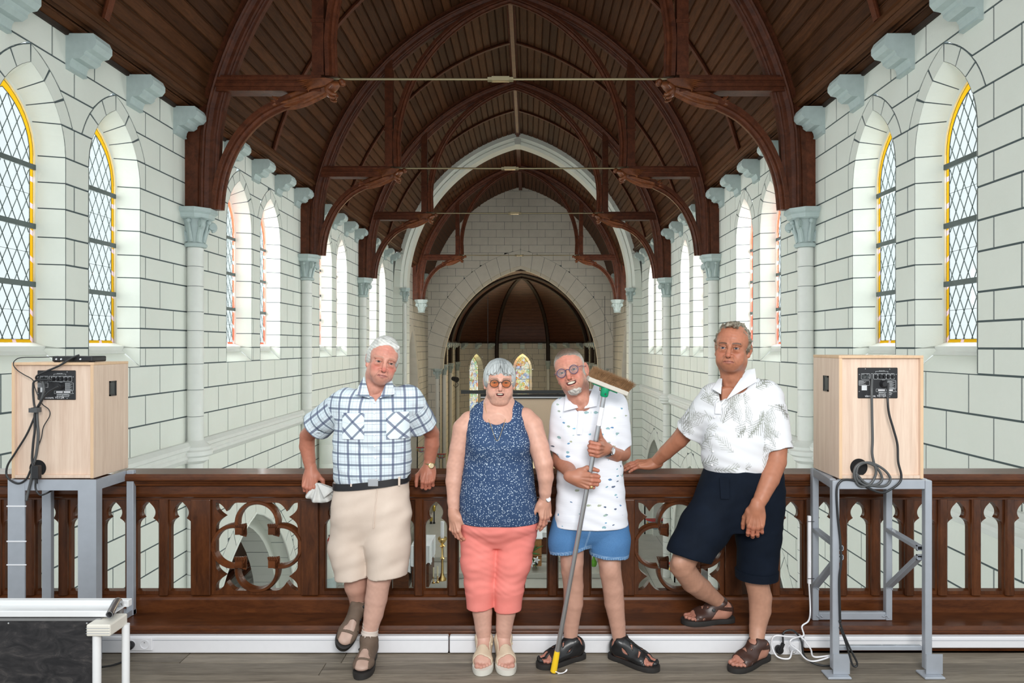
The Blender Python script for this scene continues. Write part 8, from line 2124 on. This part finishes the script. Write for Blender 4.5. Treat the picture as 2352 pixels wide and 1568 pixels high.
# ---------------------------------------------------------------- 4: man in the palm-leaf shirt
def man_palm():
    r = person(1720, 3.55, 'tall man in white palm-leaf shirt and navy shorts, one foot on the step')
    sk = (.50, .245, .155)
    g = dict(size=1.025, rot=(-25, 1, 3), skin=sk, red=(.56, .17, .12), redamt=.28, lip=(.40, .16, .14), brow=(.10, .06, .04), browamt=.85, open=.0052, iris=(.03, .06, .12), lines=.45, wrinkle=.0008, mw=.026, lift=-.002, w=1.03, jaw=1.14, nose=1.15, neck=1.1)
    place_head(g, (1676, 799), 3.39)
    HP, HQ, HC, _ = make_head(g)
    rows = [(1100, 1640, 1765, .125, 3.56), (1085, 1622, 1776, .142, 3.565), (1060, 1614, 1776, .150, 3.56), (1020, 1611, 1772, .152, 3.56), (980, 1611, 1772, .148, 3.56), (945, 1615, 1778, .140, 3.56), (920, 1624, 1784, .128, 3.56), (900, 1640, 1772, .105, 3.56), (884, 1655, 1752, .08, 3.56), (870, 1668, 1735, .06, 3.56)]
    slv = [(V3(1640, 922, 3.56), V3(1583, 990, 3.66), .085, .078), (V3(1762, 920, 3.55), V3(1786, 1034, 3.49), .088, .080)]
    nk = (V3(1690, 880, 3.50), V3(1690, 830, 3.49), .060, .078)
    fl = garment(rows, slv, nk, ([(1657, 868, 3.42), (1705, 858, 3.42), (1660, 926, 3.42)], 3.2, 3.51), folds=.0055, seed=4, res=.0033, p=2.2)
    P, Q = finish(fl); pat = pat_for(P, slv, V3(1700, 1000, 3.5)); sid = np.zeros(len(P))
    # palm fronds drawn into the cloth colour: rib and leaflets
    rg_ = np.random.default_rng(12); col = np.array((.70, .71, .74))*np.ones((len(P), 1)); ink = np.zeros(len(P))
    u, v = pat[:, 0], pat[:, 1]; grid_c = []
    for i in range(-5, 6):
        for j in range(-6, 6): grid_c.append((i*.105+rg_.uniform(-.035, .035), j*.095+(i % 2)*.045+rg_.uniform(-.035, .035)))
    for (cu, cv) in grid_c:
        a = rg_.uniform(0, 6.28); L = rg_.uniform(.11, .17); ww = L*rg_.uniform(.26, .42); cv_ = rg_.uniform(-3, 3); du, dv = u-cu, v-cv; m = (np.abs(du) < .19) & (np.abs(dv) < .19)
        if not m.any(): continue
        s_ = du[m]*math.cos(a)+dv[m]*math.sin(a); t_ = -du[m]*math.sin(a)+dv[m]*math.cos(a)-cv_*s_*s_; f = s_/L
        env = ww*np.sqrt(np.clip(1-((f-.48)/.52)**2, 0, 1))*(.55+.45*f)
        inside = (f > -.02) & (f < 1.02); sl = rg_.uniform(1.0, 1.7); ph = (s_-sl*np.abs(t_)+4*t_*t_)/.0165+.35*np.sign(t_)+.25*np.sin(40*s_); lf = np.abs((ph % 1)-.5); env = env*(.72+.28*np.sin(5.3*np.floor(ph)+a)); leaf = inside & (np.abs(t_) < env) & (f > 0)
        wdt = .20*(1-.65*np.abs(t_)/np.maximum(env, 1e-3)); val = np.where(leaf, sstep(wdt+.10, wdt-.06, lf)*.9, 0); val = np.maximum(val, np.where(inside & (np.abs(t_) < .0018), .7, 0))
        ink[m] = np.maximum(ink[m], val*rg_.uniform(.6, 1.1))
    tone = lerp(np.array((.15, .15, .125))*np.ones((len(P), 1)), (.24, .26, .21), .5+.5*NoiseN(3, 30).pts(P)); col = lerp(col, tone, ink*1.0)
    np_mesh('palm_shirt', P, Q, M['cloth'], r, col=col, origin=r.location)
    for c in (((1659, 868, 3.49), (1650, 870, 3.53), (1636, 893, 3.46), (1656, 905, 3.43)), ((1714, 850, 3.47), (1734, 846, 3.545), (1738, 876, 3.47), (1668, 918, 3.42))): collar_leaf(r, P, c, M['palm_plain'], lift=.005)
    pl = []
    for v_ in np.linspace(0, 1, 6):
        row = []
        for u_ in (-6, 0, 6): q = PX(1658+u_-3*v_, 926+26*v_, 3.40); d = depth_at(P, q.x, q.z); q.y = (d or 3.40)-.003; row.append(tuple(q))
        pl.append(row)
    slab(r, 'placket', pl, .003, M['palm_plain'])
    for py in (960, 1000, 1040, 1072): q = PX(1648-(py-960)*.05, py, 3.40); d = depth_at(P, q.x, q.z); MB().lathe([(0, -.003), (.0048, -.003), (.005, 0)], (q.x-r.location.x, (d or 3.40)-r.location.y-.001, q.z), 12, 'y').build('button', M['white_pl'], r)
    srows = [(1075, 1622, 1794, .150, 3.565), (1100, 1610, 1797, .155, 3.565), (1140, 1602, 1797, .155, 3.565), (1180, 1600, 1796, .145, 3.565), (1210, 1606, 1794, .13, 3.565)]
    legs = [([V3(1650, 1160, 3.555), V3(1615, 1215, 3.51), V3(1585, 1265, 3.475), V3(1568, 1310, 3.47)], [.128, .124, .112, .108], V3(1581, 1278, 3.475), (-.30, -.12, -1), .088), ([V3(1742, 1165, 3.565), V3(1742, 1230, 3.56), V3(1738, 1350, 3.555)], [.120, .112, .098], V3(1738, 1322, 3.555), (-.06, 0, -1), .083)]
    sf = shorts(srows, legs, folds=.0048, seed=6); SP, SQ = finish(sf); np_mesh('navy_shorts', SP, SQ, M['navy'], r, origin=r.location)
    fy = [PX(1664+(py-1100)*.02, py, 3.42) for py in (1098, 1120, 1145)]; rowsf = []
    for p in fy: rowsf.append([tuple((p.x+dx, (depth_at(SP, p.x+dx, p.z) or 3.42)-.003, p.z)) for dx in (-.02, 0, .02)])
    slab(r, 'fly', rowsf, .003, M['navy'])
    q = MB(); cuff_c = V3(1738, 1316, 3.555); q.T = Matrix.Translation(Vector(cuff_c)-Vector(r.location)); q.lathe([(.100, -.022), (.108, -.022), (.110, .018), (.102, .020)], n=36); o = q.build('turned_cuff', M['navy'], r, smooth=40)
    ac = (.50, .245, .155)
    wl = V3(1503, 1063, 3.80)
    A1 = limb([V3(1615, 945, 3.60), V3(1580, 985, 3.67), V3(1560, 1010, 3.70), V3(1530, 1038, 3.75), wl], [.056, .050, .045, .039, .0295], .0036, ac, seed=41)
    H1 = hand(wl, (-.96, .10, -.10), (-.12, -.25, .96), [(10, 12, 6), (12, 12, 6), (12, 12, 6), (14, 12, 6)], -1, 1.08, ((.75, .55, -.25), (.95, .25, -.15)), fore=V3(1530, 1038, 3.75)-wl, rw=.028, col=ac, spread=.10)
    wr = V3(1738, 1165, 3.365)
    A2 = limb([V3(1778, 945, 3.54), V3(1784, 1010, 3.50), V3(1783, 1060, 3.46), V3(1768, 1100, 3.42), V3(1750, 1140, 3.385), wr], [.058, .055, .050, .047, .036, .0305], .0036, ac, seed=42)
    H2 = hand(wr, (-.10, -.10, -1), (-.35, -.92, .05), [(22, 34, 18), (24, 38, 18), (26, 40, 18), (28, 42, 18)], -1, 1.10, ((.8, .5, -.4), (.95, .15, -.35)), fore=V3(1750, 1140, 3.385)-wr, rw=.029, col=ac, spread=.04)
    lc = (.60, .385, .29)
    hL = np.array((PX(1681, 1425, 3.675).x, 3.675, .1425)); tL = np.array((PX(1560, 1430, 3.64).x, 3.64, .1425)); hR = np.array((PX(1760, 1512, 3.55).x, 3.55, 0)); tR = np.array((PX(1658, 1550, 3.36).x, 3.36, 0))
    aL = V3(1654, 1384, 3.667); aR = V3(1737, 1478, 3.51)
    L1 = limb([V3(1578, 1270, 3.475), V3(1566, 1300, 3.48), V3(1590, 1335, 3.54), V3(1612, 1352, 3.60), V3(1636, 1370, 3.64), aL], [.066, .060, .058, .055, .041, .036], .0045, lc, seed=43, extra=lambda f: f.ell(V3(1560, 1292, 3.435), (.034, .03, .034), .03))
    L2 = limb([V3(1738, 1290, 3.555), V3(1738, 1335, 3.55), V3(1746, 1370, 3.56), V3(1746, 1400, 3.56), V3(1740, 1440, 3.545), aR], [.066, .058, .059, .055, .042, .036], .0045, lc, seed=44)
    st = [((.070, 0, .085), (.55, 0, 1), .014, .02), ((.108, 0, .055), (1, 0, .8), .017, .0), ((.150, .0, .035), (1, .5, .4), .010, .0), ((.182, 0, .03), (1, 0, .2), .017, .0), ((-.006, 0, .055), (1, 0, 0), .016, .024), ((.03, 0, .058), (-.2, 0, 1), .010, .0)]
    F1 = shoe(r, hL, tL, -1, .272, st, M['leather'], M['sole_dark'], (.55, .32, .25), thick=.022, ankle=aL, buckles=[(.108, -.036, .055, M['black_metal2'])]); F2 = shoe(r, hR, tR, -1, .272, st, M['leather'], M['sole_dark'], (.55, .32, .25), thick=.022, ankle=aR, buckles=[(.085, .033, .072, M['black_metal2'])])
    N = inner(rows[1:-1], col=sk)
    NK = limb([V3(1690, 885, 3.53), V3(1686, 905, 3.55), V3(1685, 925, 3.57)], [.048, .058, .070], .005, sk, seed=45, k=.04, extra=lambda f: f.ell(V3(1668, 920, 3.49), (.075, .06, .075), .04))
    skin_obj(r, [(head_xf(g, HP), HQ, HC), A1, A2, H1, H2, L1, L2, F1, F2, N, NK])
    def sp(f):
        f.ell((0, .034, .046), (.0795, .090, .083), .02)
        for s in (-1, 1): f.ell((s*.068, .030, .006), (.0165, .040, .052), .02)
        f.ell((0, .07, .0), (.068, .045, .075), .03); f.ell((.0, -.030, .108), (.034, .034, .017), .012)
        f.ell((0, -.095, .006), (.069, .105, .092), .006, 's'); f.ell((0, -.02, -.12), (.09, .08, .085), .01, 's')
        x, y, z = f.grid((slice(None),)*3); f.D = f.D+(.0040*NoiseN(31, 150)(x, y, z)+.0022*NoiseN(32, 360)(x, y, z)).astype(f32)
    HPz, HQz = hair_shell(g, sp); n = NoiseN(33, 230).pts(HPz); hc = lerp(np.array((.095, .07, .048))*np.ones((len(HPz), 1)), (.26, .23, .175), .34+.40*n+.2*sstep(.02, .1, HPz[:, 2]))
    o = np_mesh('hair', head_xf(g, HPz), HQz, M['hair'], r, col=np.clip(hc, 0, 1), origin=r.location); o['label'] = 'receding curly grey-brown hair'
man_checked(); woman_blue(); man_broom(); man_palm()
